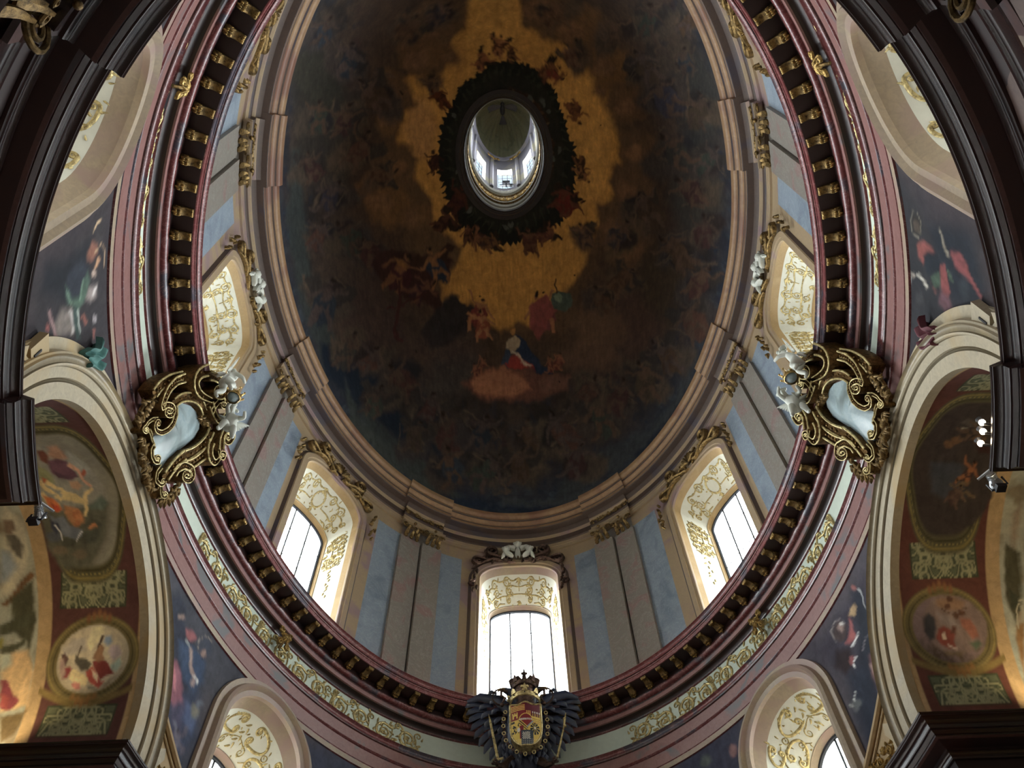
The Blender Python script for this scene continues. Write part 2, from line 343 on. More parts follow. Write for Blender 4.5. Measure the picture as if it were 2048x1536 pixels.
# ------------------------------------------------------------------ painted shapes: colour, softness, outline in surface centimetres
DOME_ART='''3a2c22 70 834 -70 812 232 637 522 343 744 -39 783 -415 717 -578 428 -784 187 -876 -128 -719 -370 -540 -600 -230 -600 34 -690 298 -613 561 -534 744 -335
4a3725 40 538 -17 539 181 426 371 275 596 -16 624 -234 470 -509 399 -510 156 -614 -61 -460 -221 -317 -346 -197 -579 38 -497 235 -464 497 -478 632 -281
9a7038 9 -114 -610 75 -603 94 -495 138 -443 218 -429 298 -383 379 -322 438 -269 463 -212 496 -148 563 -99 585 -25 557 66 510 159 461 234 412 325 348 416 269 473 215 526 120 589 54 563 -55 603 -146 565 -221 503 -297 461 -351 468 -345 418 -252 352 -229 298 -289 254 -367 219 -372 124 -420 65 -480 -22 -513 -90 -493 -155 -454 -234 -474 -308 -351 -346 -277 -396 -158 -435
a87c40 25 523 -44 508 81 451 143 395 153 367 70 349 -32 384 -150 434 -237 490 -239 518 -150
a67a3e 25 431 -202 385 -149 328 -122 278 -132 249 -170 254 -231 306 -278 363 -321 414 -305 440 -262
a0763c 22 81 -392 17 -334 -57 -315 -124 -333 -161 -389 -127 -459 -88 -533 -12 -532 61 -532 97 -472
a0743a 22 167 426 161 474 41 498 -88 498 -170 458 -203 416 -170 377 -84 343 45 360 163 379
946c40 18 -320 -108 -342 -44 -388 -24 -431 -31 -465 -70 -475 -134 -445 -183 -411 -226 -364 -219 -329 -175
4b3827 9 -293 -367 -355 -382 -402 -444 -403 -529 -329 -548 -256 -571 -206 -500 -203 -429 -233 -374
5d4530 7 -277 -438 -291 -419 -327 -404 -383 -421 -372 -454 -353 -470 -319 -493 -277 -465
513b27 9 -251 -321 -300 -283 -392 -308 -462 -354 -466 -403 -484 -468 -388 -438 -312 -426 -239 -375
5d4430 7 -333 -359 -350 -332 -402 -335 -449 -353 -442 -380 -434 -401 -395 -397 -347 -391
4f3a27 9 -408 -196 -478 -194 -556 -226 -586 -287 -589 -334 -556 -364 -489 -340 -440 -297 -413 -250
5d4430 7 -479 -266 -483 -242 -528 -242 -562 -264 -571 -288 -552 -301 -521 -296 -492 -286
563f27 9 -529 -125 -576 -132 -606 -177 -602 -222 -571 -248 -524 -246 -492 -207 -468 -166 -496 -137
604630 7 -512 -170 -528 -157 -558 -162 -592 -170 -596 -190 -581 -202 -553 -195 -526 -189
4e3a27 9 -465 55 -526 58 -581 7 -611 -53 -573 -84 -528 -102 -463 -76 -415 -21 -433 25
644930 7 -472 -5 -497 12 -537 17 -581 -3 -583 -28 -566 -44 -530 -38 -488 -31
594027 9 -490 181 -576 187 -675 139 -703 66 -738 -10 -666 -26 -575 -5 -504 60 -462 128
634830 7 -559 101 -582 124 -636 109 -673 94 -697 67 -679 43 -627 55 -575 69
543d27 9 -359 182 -398 203 -453 202 -506 187 -546 157 -532 129 -491 116 -436 127 -376 146
5f4630 7 -430 173 -447 188 -481 185 -521 178 -510 159 -506 144 -476 145 -446 155
4c3927 9 245 -390 174 -415 94 -448 113 -526 130 -604 209 -613 290 -592 355 -518 330 -422
604630 7 260 -491 230 -455 175 -445 135 -460 100 -483 124 -515 177 -541 241 -529
543d27 9 508 -400 408 -385 340 -379 258 -400 231 -461 292 -497 353 -535 453 -527 483 -463
604630 7 391 -436 377 -411 339 -382 298 -401 260 -422 284 -457 339 -469 376 -457
594027 9 577 -296 519 -274 439 -260 401 -315 407 -363 438 -404 503 -400 574 -394 596 -344
5e4530 7 534 -338 517 -309 473 -305 435 -299 427 -320 425 -347 471 -363 503 -351
4f3a27 9 738 -231 669 -189 608 -158 540 -168 494 -198 509 -241 564 -279 634 -271 710 -272
5f4530 7 635 -219 617 -198 586 -185 551 -182 538 -199 553 -220 584 -240 620 -237
4b3827 9 752 -69 724 -21 637 -1 571 -25 569 -64 552 -107 625 -128 698 -135 758 -113
624730 7 677 -72 673 -47 630 -36 596 -36 568 -49 599 -71 627 -85 669 -93
4b3827 9 677 160 600 154 551 114 513 56 548 -12 630 -7 697 -6 739 43 727 107
5f4530 7 654 74 653 99 607 123 574 107 553 93 552 65 603 45 652 48
4b3827 9 621 288 535 302 467 260 471 204 454 143 529 137 598 129 665 166 659 231
5d4430 7 575 208 576 235 525 240 482 245 470 224 492 204 523 185 553 197
4c3827 9 761 293 705 327 617 354 522 323 485 260 573 224 644 191 732 206 805 239
604630 7 714 268 673 301 627 313 572 324 571 296 571 269 624 251 686 243
533c27 9 -208 -321 -235 -315 -261 -337 -286 -364 -274 -388 -246 -390 -219 -383 -195 -362 -182 -332
5d4530 7 -216 -349 -226 -338 -246 -341 -267 -343 -265 -355 -259 -362 -244 -368 -229 -359
583f27 9 497 -228 477 -210 448 -225 416 -234 427 -255 440 -269 466 -286 498 -270 502 -247
5d4430 7 482 -246 470 -234 452 -225 439 -232 427 -238 437 -248 452 -252 467 -252
3a3029 22 -709 338 -772 444 -872 461 -1002 486 -1045 355 -1037 209 -933 123 -830 38 -739 109 -681 207
382c27 22 -567 525 -655 590 -764 592 -856 558 -933 494 -924 417 -927 304 -794 314 -669 331 -646 437
3b2f29 22 -152 655 -229 713 -355 732 -489 716 -559 656 -592 601 -552 559 -465 531 -341 547 -198 580
36302c 22 -199 735 -214 773 -285 796 -373 803 -450 780 -507 743 -453 713 -424 664 -312 680 -196 685
3b2c25 22 856 485 784 568 681 652 549 616 416 605 426 529 443 451 564 394 686 415 774 438
33291f 22 952 268 963 341 955 421 877 507 760 457 687 397 654 316 706 248 777 179 895 188
4a382c 22 570 607 592 652 529 712 410 733 324 717 234 691 322 638 371 603 454 554 536 573
4e3b2c 22 599 508 624 552 535 601 448 625 382 615 346 592 296 556 381 514 468 471 528 501
4a3729 22 -253 537 -248 570 -309 582 -370 587 -433 568 -454 534 -425 508 -381 493 -312 467 -270 507
2c2823 22 -729 -128 -767 -25 -860 -27 -944 -39 -985 -136 -1024 -254 -990 -387 -881 -390 -778 -369 -750 -235
2a2822 22 -732 -414 -732 -326 -771 -271 -848 -296 -929 -354 -987 -473 -1004 -604 -923 -597 -856 -587 -770 -527
2b2a28 22 1048 -421 1080 -313 1036 -230 986 -125 883 -159 837 -290 832 -398 863 -480 919 -537 991 -497
2f2c28 22 1120 -64 1082 41 1014 109 929 191 868 118 822 62 829 -24 885 -103 970 -118 1059 -128
2c302f 10 -1034 -259 -995 -238 -1029 223 -916 548 -764 803 -558 989 -596 1018 -833 821 -1042 539 -1123 253 -1119 -21
141b25 8 -1046 448 -875 509 -733 671 -644 814 -460 952 -211 1104 -387 1059 -662 898 -923 688 -1047 555
323634 7 -934 613 -883 771 -726 901 -528 994 -451 1078 -282 1179 -521 1112 -744 969 -949 769
2d2f31 9 327 1053 591 954 796 864 929 708 992 530 1052 510 993 707 864 885 631 1037 361 1158 208 1202
151c27 8 452 1132 689 1001 885 826 962 716 1050 582 1096 566 1000 741 779 957 514 1116
343638 6 -96 1165 85 1194 269 1182 513 1107 779 957 1024 698 1064 694 815 977 516 1143 208 1212 -69 1205
1a2230 7 -461 1130 -99 1204 146 1222 455 1168 456 1183 22 1241 -345 1185
2b2c30 8 -299 1078 -148 1073 29 1097 -65 1157 -248 1155
302b2a 9 -770 -622 -722 -582 -768 -550 -802 -538 -842 -543 -894 -571 -904 -628 -848 -633 -812 -636
1f1e20 6 -779 -586 -787 -571 -808 -565 -839 -576 -877 -604 -867 -628 -844 -632 -817 -645 -780 -613
453a30 3 -878 -723 -863 -664 -751 -521 -749 -522 -858 -664 -868 -719
453a30 3 -781 -639 -808 -634 -820 -691 -823 -692 -813 -632 -776 -630
2a2623 3 -782 -614 -705 -590 -695 -564 -751 -563 -792 -584
2a2623 3 -796 -628 -830 -714 -845 -696 -845 -651
252b32 3 -800 -644 -768 -610 -772 -573 -792 -543 -836 -558 -848 -604 -838 -636
382d27 3 -817 -590 -805 -557 -821 -543 -810 -532 -787 -547 -793 -584
382d27 3 -832 -615 -852 -599 -890 -610 -887 -597 -842 -580 -813 -592
382d27 3 -797 -644 -766 -615 -780 -602 -794 -593 -819 -615 -811 -627
382d27 3 -774 -607 -746 -587 -726 -576 -723 -582 -741 -596 -767 -617
382d27 3 -802 -647 -832 -653 -851 -665 -853 -658 -831 -640 -797 -631
382d27 3 -767 -645 -762 -637 -763 -630 -770 -628 -778 -632 -784 -640 -782 -648 -775 -649
1c130e 3 -760 -644 -754 -637 -758 -631 -765 -631 -772 -638 -773 -645 -767 -648
342d29 9 -622 -355 -688 -366 -756 -384 -817 -452 -822 -509 -796 -546 -719 -487 -659 -459 -634 -408
1e1b1a 6 -643 -458 -633 -435 -621 -401 -657 -378 -695 -407 -739 -423 -724 -455 -711 -486 -667 -494
453a30 3 -675 -393 -708 -525 -699 -432 -696 -431 -715 -525 -686 -394
453a30 3 -750 -481 -723 -524 -733 -476 -729 -475 -723 -530 -761 -489
20262c 3 -664 -461 -708 -482 -731 -455 -766 -428 -716 -382 -688 -393 -664 -419
3b312e 3 -725 -444 -767 -434 -758 -393 -743 -390 -747 -420 -711 -420
3b312e 3 -710 -426 -713 -391 -703 -359 -688 -357 -691 -385 -682 -415
3b312e 3 -704 -486 -665 -465 -675 -445 -715 -446 -685 -429 -713 -462
3b312e 3 -701 -486 -730 -503 -741 -538 -752 -540 -742 -500 -708 -474
3b312e 3 -677 -460 -658 -427 -635 -411 -629 -416 -646 -431 -660 -461
3b312e 3 -674 -499 -667 -492 -667 -483 -673 -479 -682 -480 -689 -487 -690 -496 -683 -501
1c130e 3 -677 -506 -670 -499 -672 -492 -679 -489 -687 -494 -692 -502 -686 -508
372e29 9 -479 -169 -550 -170 -614 -220 -672 -271 -698 -342 -622 -332 -558 -346 -497 -278 -477 -223
211c19 6 -535 -247 -578 -249 -624 -250 -650 -289 -657 -320 -651 -357 -595 -353 -545 -317 -504 -274
4d3d30 3 -661 -370 -661 -252 -535 -337 -538 -340 -661 -258 -648 -367
4d3d30 3 -504 -335 -625 -347 -579 -268 -575 -269 -618 -341 -503 -325
2d2722 3 -618 -315 -584 -378 -542 -367 -546 -307 -576 -279
2d2722 3 -636 -310 -742 -345 -734 -307 -664 -274
382b21 3 -657 -319 -611 -327 -544 -298 -519 -248 -538 -210 -601 -233 -647 -269
43352e 3 -584 -257 -540 -245 -530 -215 -513 -215 -522 -255 -577 -279
43352e 3 -618 -260 -595 -223 -591 -192 -573 -189 -570 -223 -587 -263
43352e 3 -658 -322 -618 -333 -601 -307 -589 -285 -619 -274 -635 -293
43352e 3 -608 -318 -577 -334 -578 -373 -591 -375 -593 -343 -622 -334
43352e 3 -662 -320 -668 -289 -678 -269 -665 -262 -651 -281 -641 -312
43352e 3 -660 -358 -649 -357 -639 -349 -637 -339 -642 -334 -653 -334 -662 -343 -666 -353
1c130e 3 -658 -365 -648 -364 -640 -356 -641 -348 -649 -345 -660 -351 -664 -360
3d342b 9 -646 -198 -674 -177 -736 -194 -810 -236 -826 -290 -794 -313 -734 -302 -660 -279 -642 -228
241d1b 6 -699 -190 -727 -196 -751 -216 -767 -243 -763 -269 -733 -276 -692 -262 -660 -225 -683 -203
453a30 3 -767 -243 -767 -303 -733 -255 -730 -256 -771 -309 -779 -247
453a30 3 -723 -232 -674 -158 -842 -242 -844 -239 -672 -152 -712 -233
2a2623 3 -734 -257 -649 -254 -638 -231 -690 -211 -738 -221
2a2623 3 -752 -267 -782 -332 -811 -318 -808 -276
33211f 3 -760 -282 -717 -256 -719 -218 -723 -175 -777 -186 -802 -225 -788 -256
423329 3 -766 -221 -747 -189 -761 -169 -747 -161 -724 -183 -739 -222
423329 3 -787 -242 -806 -219 -844 -215 -837 -203 -791 -203 -762 -224
423329 3 -756 -284 -717 -262 -729 -244 -742 -231 -774 -247 -767 -262
423329 3 -724 -251 -687 -237 -656 -241 -660 -250 -688 -249 -719 -264
423329 3 -762 -286 -795 -281 -813 -292 -818 -285 -792 -269 -753 -270
423329 3 -724 -294 -717 -287 -717 -279 -724 -275 -734 -276 -740 -284 -740 -292 -733 -296
1c130e 3 -716 -295 -709 -288 -711 -281 -719 -280 -729 -284 -730 -292 -725 -297
3a322b 9 -859 -293 -858 -264 -898 -252 -960 -276 -1012 -317 -994 -343 -973 -361 -919 -374 -863 -326
1f1e20 6 -807 -247 -843 -244 -878 -263 -906 -280 -943 -314 -921 -328 -892 -338 -842 -315 -817 -279
453a30 3 -851 -293 -922 -343 -842 -256 -839 -257 -915 -342 -856 -288
453a30 3 -811 -292 -792 -339 -813 -329 -811 -326 -799 -341 -821 -298
2b302a 3 -846 -327 -887 -344 -899 -317 -942 -299 -876 -246 -854 -263 -843 -291
423329 3 -894 -308 -926 -297 -924 -267 -910 -262 -908 -284 -878 -287
423329 3 -878 -292 -874 -260 -862 -233 -849 -232 -855 -256 -853 -284
423329 3 -884 -348 -847 -330 -853 -312 -887 -311 -858 -296 -887 -325
423329 3 -882 -347 -909 -361 -924 -395 -934 -397 -919 -358 -886 -337
423329 3 -857 -325 -836 -297 -818 -272 -809 -273 -825 -299 -843 -327
423329 3 -861 -360 -854 -354 -853 -347 -857 -342 -865 -342 -873 -349 -874 -357 -869 -361
1c130e 3 -866 -368 -858 -361 -858 -354 -865 -352 -872 -356 -877 -363 -874 -369
3f342a 9 -683 -138 -637 -101 -684 -63 -742 -51 -802 -61 -875 -95 -864 -153 -792 -175 -724 -165
211b19 6 -616 -117 -622 -88 -656 -64 -708 -94 -752 -114 -744 -141 -731 -166 -682 -171 -650 -140
4c3d30 3 -706 -95 -803 -113 -713 -122 -715 -125 -812 -115 -706 -86
4c3d30 3 -677 -73 -788 -151 -789 -167 -793 -168 -793 -148 -684 -67
2d2722 3 -670 -127 -575 -109 -561 -77 -638 -75 -690 -95
2d2722 3 -686 -139 -689 -199 -753 -212 -747 -159
402b22 3 -649 -125 -692 -153 -738 -142 -778 -116 -741 -75 -710 -72 -661 -83
443429 3 -729 -125 -781 -129 -808 -108 -795 -97 -769 -110 -724 -101
443429 3 -720 -106 -740 -78 -750 -53 -734 -45 -718 -65 -692 -89
443429 3 -685 -156 -648 -128 -670 -114 -717 -125 -689 -102 -706 -138
443429 3 -681 -154 -708 -175 -693 -216 -705 -221 -724 -177 -696 -147
443429 3 -665 -127 -659 -95 -656 -65 -643 -63 -642 -92 -644 -124
443429 3 -643 -159 -638 -151 -642 -144 -652 -141 -663 -145 -667 -153 -664 -160 -654 -163
1c130e 3 -645 -166 -640 -159 -644 -152 -654 -152 -662 -158 -662 -166 -654 -169
3a322b 9 -911 -128 -904 -88 -974 -94 -1032 -127 -1070 -161 -1082 -195 -1040 -197 -992 -193 -944 -162
1e1b1a 6 -892 -91 -936 -100 -974 -134 -995 -169 -1001 -205 -958 -192 -928 -172 -896 -150 -879 -116
453a30 3 -933 -130 -914 -205 -969 -180 -966 -178 -920 -205 -944 -135
453a30 3 -952 -166 -944 -151 -926 -122 -923 -122 -938 -151 -942 -165
2a2623 3 -949 -179 -892 -200 -861 -177 -893 -147 -930 -143
2a2623 3 -966 -184 -1018 -239 -1041 -221 -1007 -177
33211f 3 -980 -197 -938 -183 -904 -143 -881 -100 -931 -83 -973 -129 -984 -164
3e3129 3 -948 -135 -917 -111 -925 -91 -912 -84 -898 -109 -931 -143
3e3129 3 -974 -150 -972 -122 -993 -106 -981 -96 -953 -110 -948 -139
3e3129 3 -979 -200 -940 -189 -938 -168 -939 -151 -968 -158 -973 -175
3e3129 3 -939 -177 -909 -173 -889 -171 -891 -179 -912 -184 -943 -191
3e3129 3 -984 -200 -1002 -186 -1020 -189 -1017 -181 -993 -175 -969 -187
3e3129 3 -964 -219 -955 -214 -951 -206 -953 -200 -960 -199 -969 -204 -974 -212 -971 -218
1c130e 3 -959 -222 -952 -217 -949 -210 -953 -206 -961 -208 -968 -215 -966 -221
342d29 9 -691 39 -759 52 -824 37 -893 19 -944 -29 -932 -64 -889 -91 -806 -43 -753 -10
1e1b1a 6 -841 35 -875 27 -910 12 -937 -19 -957 -63 -906 -50 -867 -48 -827 -14 -798 28
453a30 3 -954 -11 -896 -83 -857 37 -853 37 -894 -88 -965 -19
453a30 3 -849 -71 -778 -2 -852 20 -849 23 -770 0 -840 -75
2a2830 3 -868 -53 -829 -21 -843 12 -867 45 -911 21 -933 -14 -914 -42
3b312e 3 -895 -1 -883 30 -921 30 -914 43 -862 43 -864 4
3b312e 3 -911 -25 -939 -10 -991 -22 -990 -10 -929 8 -889 -3
3b312e 3 -864 -53 -826 -26 -846 -13 -865 -4 -895 -26 -883 -37
3b312e 3 -837 -18 -803 1 -780 13 -775 6 -796 -7 -828 -28
3b312e 3 -869 -56 -910 -61 -948 -64 -944 -54 -906 -48 -864 -41
3b312e 3 -824 -56 -818 -48 -822 -41 -831 -39 -841 -43 -846 -50 -844 -58 -834 -59
1c130e 3 -815 -55 -810 -48 -815 -42 -824 -42 -831 -48 -832 -55 -825 -58
413328 9 -556 -35 -558 3 -581 31 -622 41 -669 41 -714 18 -687 -15 -652 -31 -610 -43
251d18 6 -574 30 -598 40 -626 18 -629 -4 -623 -17 -616 -43 -583 -22 -562 -2 -543 25
554230 3 -580 -3 -621 12 -620 -14 -623 -14 -622 15 -575 3
554230 3 -550 14 -637 -46 -564 26 -562 25 -633 -43 -555 18
312922 3 -566 4 -521 47 -536 60 -582 33 -600 8
312922 3 -568 -6 -532 -41 -561 -51 -593 -33
3f2b1e 3 -555 12 -562 -12 -598 -22 -642 -38 -663 -6 -628 9 -591 21
493729 3 -603 -15 -635 -35 -666 -30 -661 -22 -637 -24 -616 -6
493729 3 -611 -6 -644 -3 -666 12 -657 19 -635 8 -605 9
493729 3 -556 -11 -552 11 -575 8 -596 -11 -595 6 -581 -12
493729 3 -554 -9 -556 -26 -537 -36 -542 -41 -567 -31 -568 -12
493729 3 -563 6 -582 19 -587 32 -579 35 -572 25 -553 14
493729 3 -528 2 -531 6 -538 8 -545 5 -549 0 -547 -4 -540 -5 -532 -3
1c130e 3 -524 -1 -527 3 -533 4 -539 1 -540 -4 -535 -7 -527 -6
302b2a 9 -709 227 -723 280 -816 223 -909 170 -917 110 -864 95 -794 90 -707 145 -679 201
241d1b 6 -709 191 -772 176 -815 181 -864 145 -873 108 -847 89 -799 93 -753 119 -733 150
453a30 3 -926 184 -728 117 -876 122 -874 125 -736 113 -936 173
453a30 3 -754 141 -893 105 -716 197 -714 195 -884 103 -755 150
2b302a 3 -800 108 -846 120 -841 166 -815 218 -717 233 -728 191 -746 147
382d27 3 -807 169 -814 208 -779 244 -764 240 -787 211 -772 182
382d27 3 -779 176 -735 212 -681 232 -675 221 -720 200 -752 165
382d27 3 -849 113 -805 105 -787 132 -806 160 -771 155 -824 142
382d27 3 -847 110 -880 115 -932 80 -940 86 -883 127 -837 127
382d27 3 -805 119 -756 137 -721 143 -721 134 -754 125 -799 105
382d27 3 -851 77 -838 80 -828 88 -824 98 -832 102 -843 100 -853 92 -857 83
1c130e 3 -860 73 -849 75 -841 83 -841 92 -851 93 -862 87 -865 78
3d342b 9 -820 194 -880 193 -939 151 -1017 114 -1042 56 -974 67 -926 83 -872 107 -853 144
1f1e20 6 -877 98 -884 112 -907 118 -953 118 -971 86 -989 56 -943 61 -912 59 -884 80
453a30 3 -1036 108 -1026 120 -992 80 -996 78 -1033 115 -1025 111
453a30 3 -1010 95 -882 91 -1019 30 -1020 32 -889 89 -1014 87
3f2c24 3 -916 85 -958 63 -1000 70 -1040 85 -983 146 -949 135 -926 115
3b312e 3 -979 90 -1022 91 -1023 121 -1008 127 -1005 105 -968 110
3b312e 3 -967 106 -974 134 -953 169 -940 170 -953 140 -940 119
3b312e 3 -953 60 -916 82 -930 96 -969 89 -941 107 -965 77
3b312e 3 -950 61 -978 42 -994 25 -1003 26 -988 47 -959 69
3b312e 3 -930 84 -915 112 -897 130 -889 128 -902 112 -912 85
3b312e 3 -921 54 -916 61 -917 68 -923 71 -932 68 -938 62 -938 55 -931 53
1c130e 3 -924 49 -919 55 -921 60 -928 60 -936 56 -939 49 -933 46
342d29 9 -594 282 -592 322 -672 318 -735 288 -802 252 -762 228 -730 208 -657 211 -614 251
251d1a 6 -630 247 -684 244 -710 254 -738 232 -769 211 -770 184 -728 185 -693 202 -651 216
4a3c30 3 -733 170 -731 181 -737 251 -733 252 -724 183 -722 172
4a3c30 3 -790 222 -663 292 -638 277 -640 275 -661 287 -785 217
35211e 3 -696 200 -735 204 -752 236 -740 273 -664 291 -660 263 -665 232
423329 3 -717 241 -732 267 -706 295 -694 292 -711 271 -692 253
423329 3 -696 248 -670 278 -619 296 -615 288 -657 269 -672 244
423329 3 -736 199 -699 198 -691 217 -714 235 -684 235 -723 221
423329 3 -734 198 -762 198 -790 179 -796 184 -765 206 -730 210
423329 3 -702 207 -667 224 -644 221 -648 214 -665 215 -694 198
423329 3 -728 175 -719 178 -713 184 -713 191 -719 194 -728 191 -735 185 -735 178
1c130e 3 -736 170 -726 173 -722 180 -725 185 -733 185 -740 181 -741 174
3a322b 9 -889 409 -947 410 -1025 363 -1070 297 -1104 213 -1016 225 -930 270 -853 330 -801 410
241d1b 6 -846 313 -828 359 -906 361 -951 357 -1004 342 -1008 312 -1035 266 -965 270 -891 270
453a30 3 -1076 183 -1076 240 -963 338 -959 336 -1065 240 -1058 190
453a30 3 -909 261 -853 318 -1033 278 -1033 282 -847 326 -895 258
2a2623 3 -944 304 -807 327 -798 356 -887 367 -959 346
2a2623 3 -970 288 -989 215 -1068 204 -1054 266
20262c 3 -978 269 -920 308 -921 358 -948 403 -1045 394 -1057 326 -1038 286
3b312e 3 -1002 340 -979 384 -986 418 -963 427 -946 392 -960 345
3b312e 3 -1030 310 -1068 333 -1101 347 -1084 363 -1042 355 -995 337
3b312e 3 -973 268 -917 301 -940 320 -963 333 -1008 308 -994 292
3b312e 3 -930 312 -880 335 -844 346 -841 336 -874 323 -920 298
3b312e 3 -980 264 -1034 262 -1075 253 -1073 265 -1029 278 -971 284
3b312e 3 -922 262 -912 271 -915 281 -926 285 -940 280 -949 271 -947 261 -936 258
1c130e 3 -910 262 -901 271 -905 279 -918 279 -929 272 -934 262 -922 259
3d342b 9 -771 493 -787 540 -847 560 -909 573 -969 546 -997 512 -991 476 -934 450 -841 455
241d1b 6 -833 583 -868 586 -919 574 -935 540 -975 496 -911 511 -876 505 -840 535 -810 566
453a30 3 -977 456 -781 596 -940 497 -942 499 -774 595 -968 452
453a30 3 -979 438 -970 566 -911 479 -915 477 -964 563 -965 442
2c2a26 3 -831 516 -881 492 -923 508 -989 517 -933 585 -882 571 -849 550
3e3129 3 -913 521 -966 521 -1000 537 -986 548 -952 539 -902 544
3e3129 3 -900 539 -914 568 -918 593 -900 599 -888 578 -867 553
3e3129 3 -875 489 -831 513 -850 528 -900 521 -867 541 -892 508
3e3129 3 -870 490 -902 472 -903 438 -917 434 -919 472 -883 498
3e3129 3 -848 516 -834 547 -815 567 -803 565 -817 546 -826 517
3e3129 3 -833 483 -827 490 -828 498 -837 501 -849 498 -856 491 -854 483 -844 480
1c130e 3 -835 476 -829 483 -833 489 -843 489 -852 485 -853 478 -846 474
3a322b 9 -626 595 -662 624 -675 659 -744 641 -833 638 -833 598 -797 572 -740 565 -684 575
241d1b 6 -745 543 -741 568 -756 584 -774 600 -808 594 -830 578 -852 553 -824 533 -784 537
453a30 3 -722 572 -689 566 -764 617 -760 619 -682 569 -725 565
453a30 3 -734 602 -702 624 -726 552 -730 552 -710 623 -725 599
3f2c24 3 -730 587 -768 564 -814 570 -862 583 -818 623 -789 627 -743 620
3b312e 3 -804 585 -852 581 -887 590 -878 600 -844 596 -800 604
3b312e 3 -797 600 -817 621 -832 637 -818 644 -797 632 -771 614
3b312e 3 -762 562 -729 585 -750 595 -793 585 -768 604 -782 576
3b312e 3 -758 563 -783 544 -795 529 -805 530 -796 548 -772 569
3b312e 3 -745 585 -740 610 -737 633 -725 634 -725 613 -725 588
3b312e 3 -723 560 -719 567 -722 573 -731 575 -741 571 -745 565 -741 560 -732 557
1c130e 3 -723 555 -719 561 -724 566 -733 566 -741 561 -739 555 -732 552
342d29 9 -471 700 -560 727 -615 750 -718 744 -789 697 -744 663 -712 637 -633 636 -522 648
1f1e20 6 -476 686 -524 711 -561 738 -641 729 -695 692 -649 665 -658 623 -584 640 -526 653
453a30 3 -699 724 -678 684 -700 667 -704 668 -688 682 -714 718
453a30 3 -542 736 -709 658 -548 769 -545 767 -699 660 -550 743
3a2622 3 -675 667 -618 660 -558 693 -508 737 -553 765 -618 750 -654 712
3e3129 3 -595 728 -541 742 -526 770 -506 769 -521 731 -582 707
3e3129 3 -635 724 -611 762 -593 789 -573 788 -582 760 -597 722
3e3129 3 -675 663 -625 654 -608 680 -596 701 -634 710 -651 691
3e3129 3 -615 669 -576 655 -567 624 -582 621 -593 645 -630 654
3e3129 3 -680 665 -691 694 -709 708 -697 716 -672 703 -655 673
3e3129 3 -673 629 -659 631 -648 639 -646 648 -655 653 -667 652 -678 644 -680 635
1c130e 3 -670 622 -657 624 -650 632 -651 640 -661 642 -673 637 -678 628
3a322b 9 -602 752 -629 787 -714 792 -787 763 -859 732 -844 698 -800 678 -719 686 -638 710
241d1b 6 -713 729 -738 751 -795 737 -847 727 -868 698 -836 688 -831 657 -780 685 -738 700
453a30 3 -835 771 -832 736 -775 678 -778 677 -840 733 -847 769
453a30 3 -784 777 -824 705 -833 706 -831 708 -832 706 -796 778
2a2623 3 -753 722 -653 735 -637 760 -716 761 -767 749
2a2623 3 -770 712 -801 654 -846 657 -829 701
2b302a 3 -775 700 -736 724 -734 759 -762 787 -829 783 -835 741 -816 715
382d27 3 -797 747 -783 773 -813 781 -804 791 -761 781 -767 749
382d27 3 -814 729 -840 745 -888 742 -885 752 -829 759 -792 745
382d27 3 -771 699 -734 719 -751 732 -768 741 -799 726 -788 715
382d27 3 -743 727 -705 741 -658 728 -665 721 -708 731 -735 717
382d27 3 -776 697 -816 698 -852 700 -848 708 -811 708 -771 710
382d27 3 -734 693 -728 699 -730 706 -739 709 -749 706 -755 700 -752 694 -744 691
1c130e 3 -725 693 -721 699 -724 704 -733 706 -741 701 -742 694 -735 691
3a322b 9 -381 797 -371 843 -425 879 -495 919 -587 902 -592 854 -588 815 -541 769 -465 798
1f1e20 6 -421 857 -419 887 -480 881 -529 875 -543 851 -548 829 -538 796 -471 809 -426 831
453a30 3 -427 857 -458 810 -537 750 -540 752 -465 812 -440 859
453a30 3 -560 798 -584 835 -499 787 -502 785 -588 830 -548 804
2a2623 3 -445 815 -329 813 -327 832 -395 855 -453 850
2a2623 3 -466 807 -525 739 -568 753 -532 805
3a2622 3 -424 811 -476 796 -523 816 -574 842 -501 887 -465 876 -441 846
3b312e 3 -502 831 -557 843 -549 881 -530 882 -534 854 -489 852
3b312e 3 -487 847 -496 881 -463 919 -446 916 -470 881 -453 855
3b312e 3 -470 792 -424 808 -441 827 -491 828 -456 843 -485 814
3b312e 3 -466 792 -500 779 -507 747 -520 747 -516 783 -478 803
3b312e 3 -441 814 -423 841 -410 869 -396 868 -405 840 -419 811
3b312e 3 -431 778 -423 784 -424 792 -433 796 -444 796 -451 790 -451 782 -442 778
1c130e 3 -434 772 -426 778 -428 785 -439 787 -450 784 -451 777 -445 771
302b2a 9 -442 915 -491 949 -524 986 -618 983 -697 955 -704 914 -634 898 -583 884 -507 886
1f1e20 6 -491 877 -505 894 -531 905 -574 908 -604 889 -606 868 -591 850 -550 834 -504 853
453a30 3 -528 955 -672 923 -643 848 -647 846 -679 925 -531 962
453a30 3 -522 936 -543 900 -524 899 -525 897 -551 899 -534 937
2a2623 3 -547 888 -473 882 -428 916 -508 925 -558 917
2a2623 3 -565 880 -580 833 -641 833 -624 875
352c22 3 -571 868 -530 888 -538 919 -540 959 -610 950 -626 915 -617 885
382d27 3 -589 918 -573 945 -582 966 -566 971 -550 947 -559 917
382d27 3 -608 901 -635 921 -655 936 -642 944 -616 932 -584 915
382d27 3 -568 867 -528 884 -545 898 -561 909 -592 897 -583 885
382d27 3 -538 892 -502 903 -478 908 -475 901 -497 894 -530 882
382d27 3 -573 866 -611 870 -638 869 -637 876 -607 880 -566 878
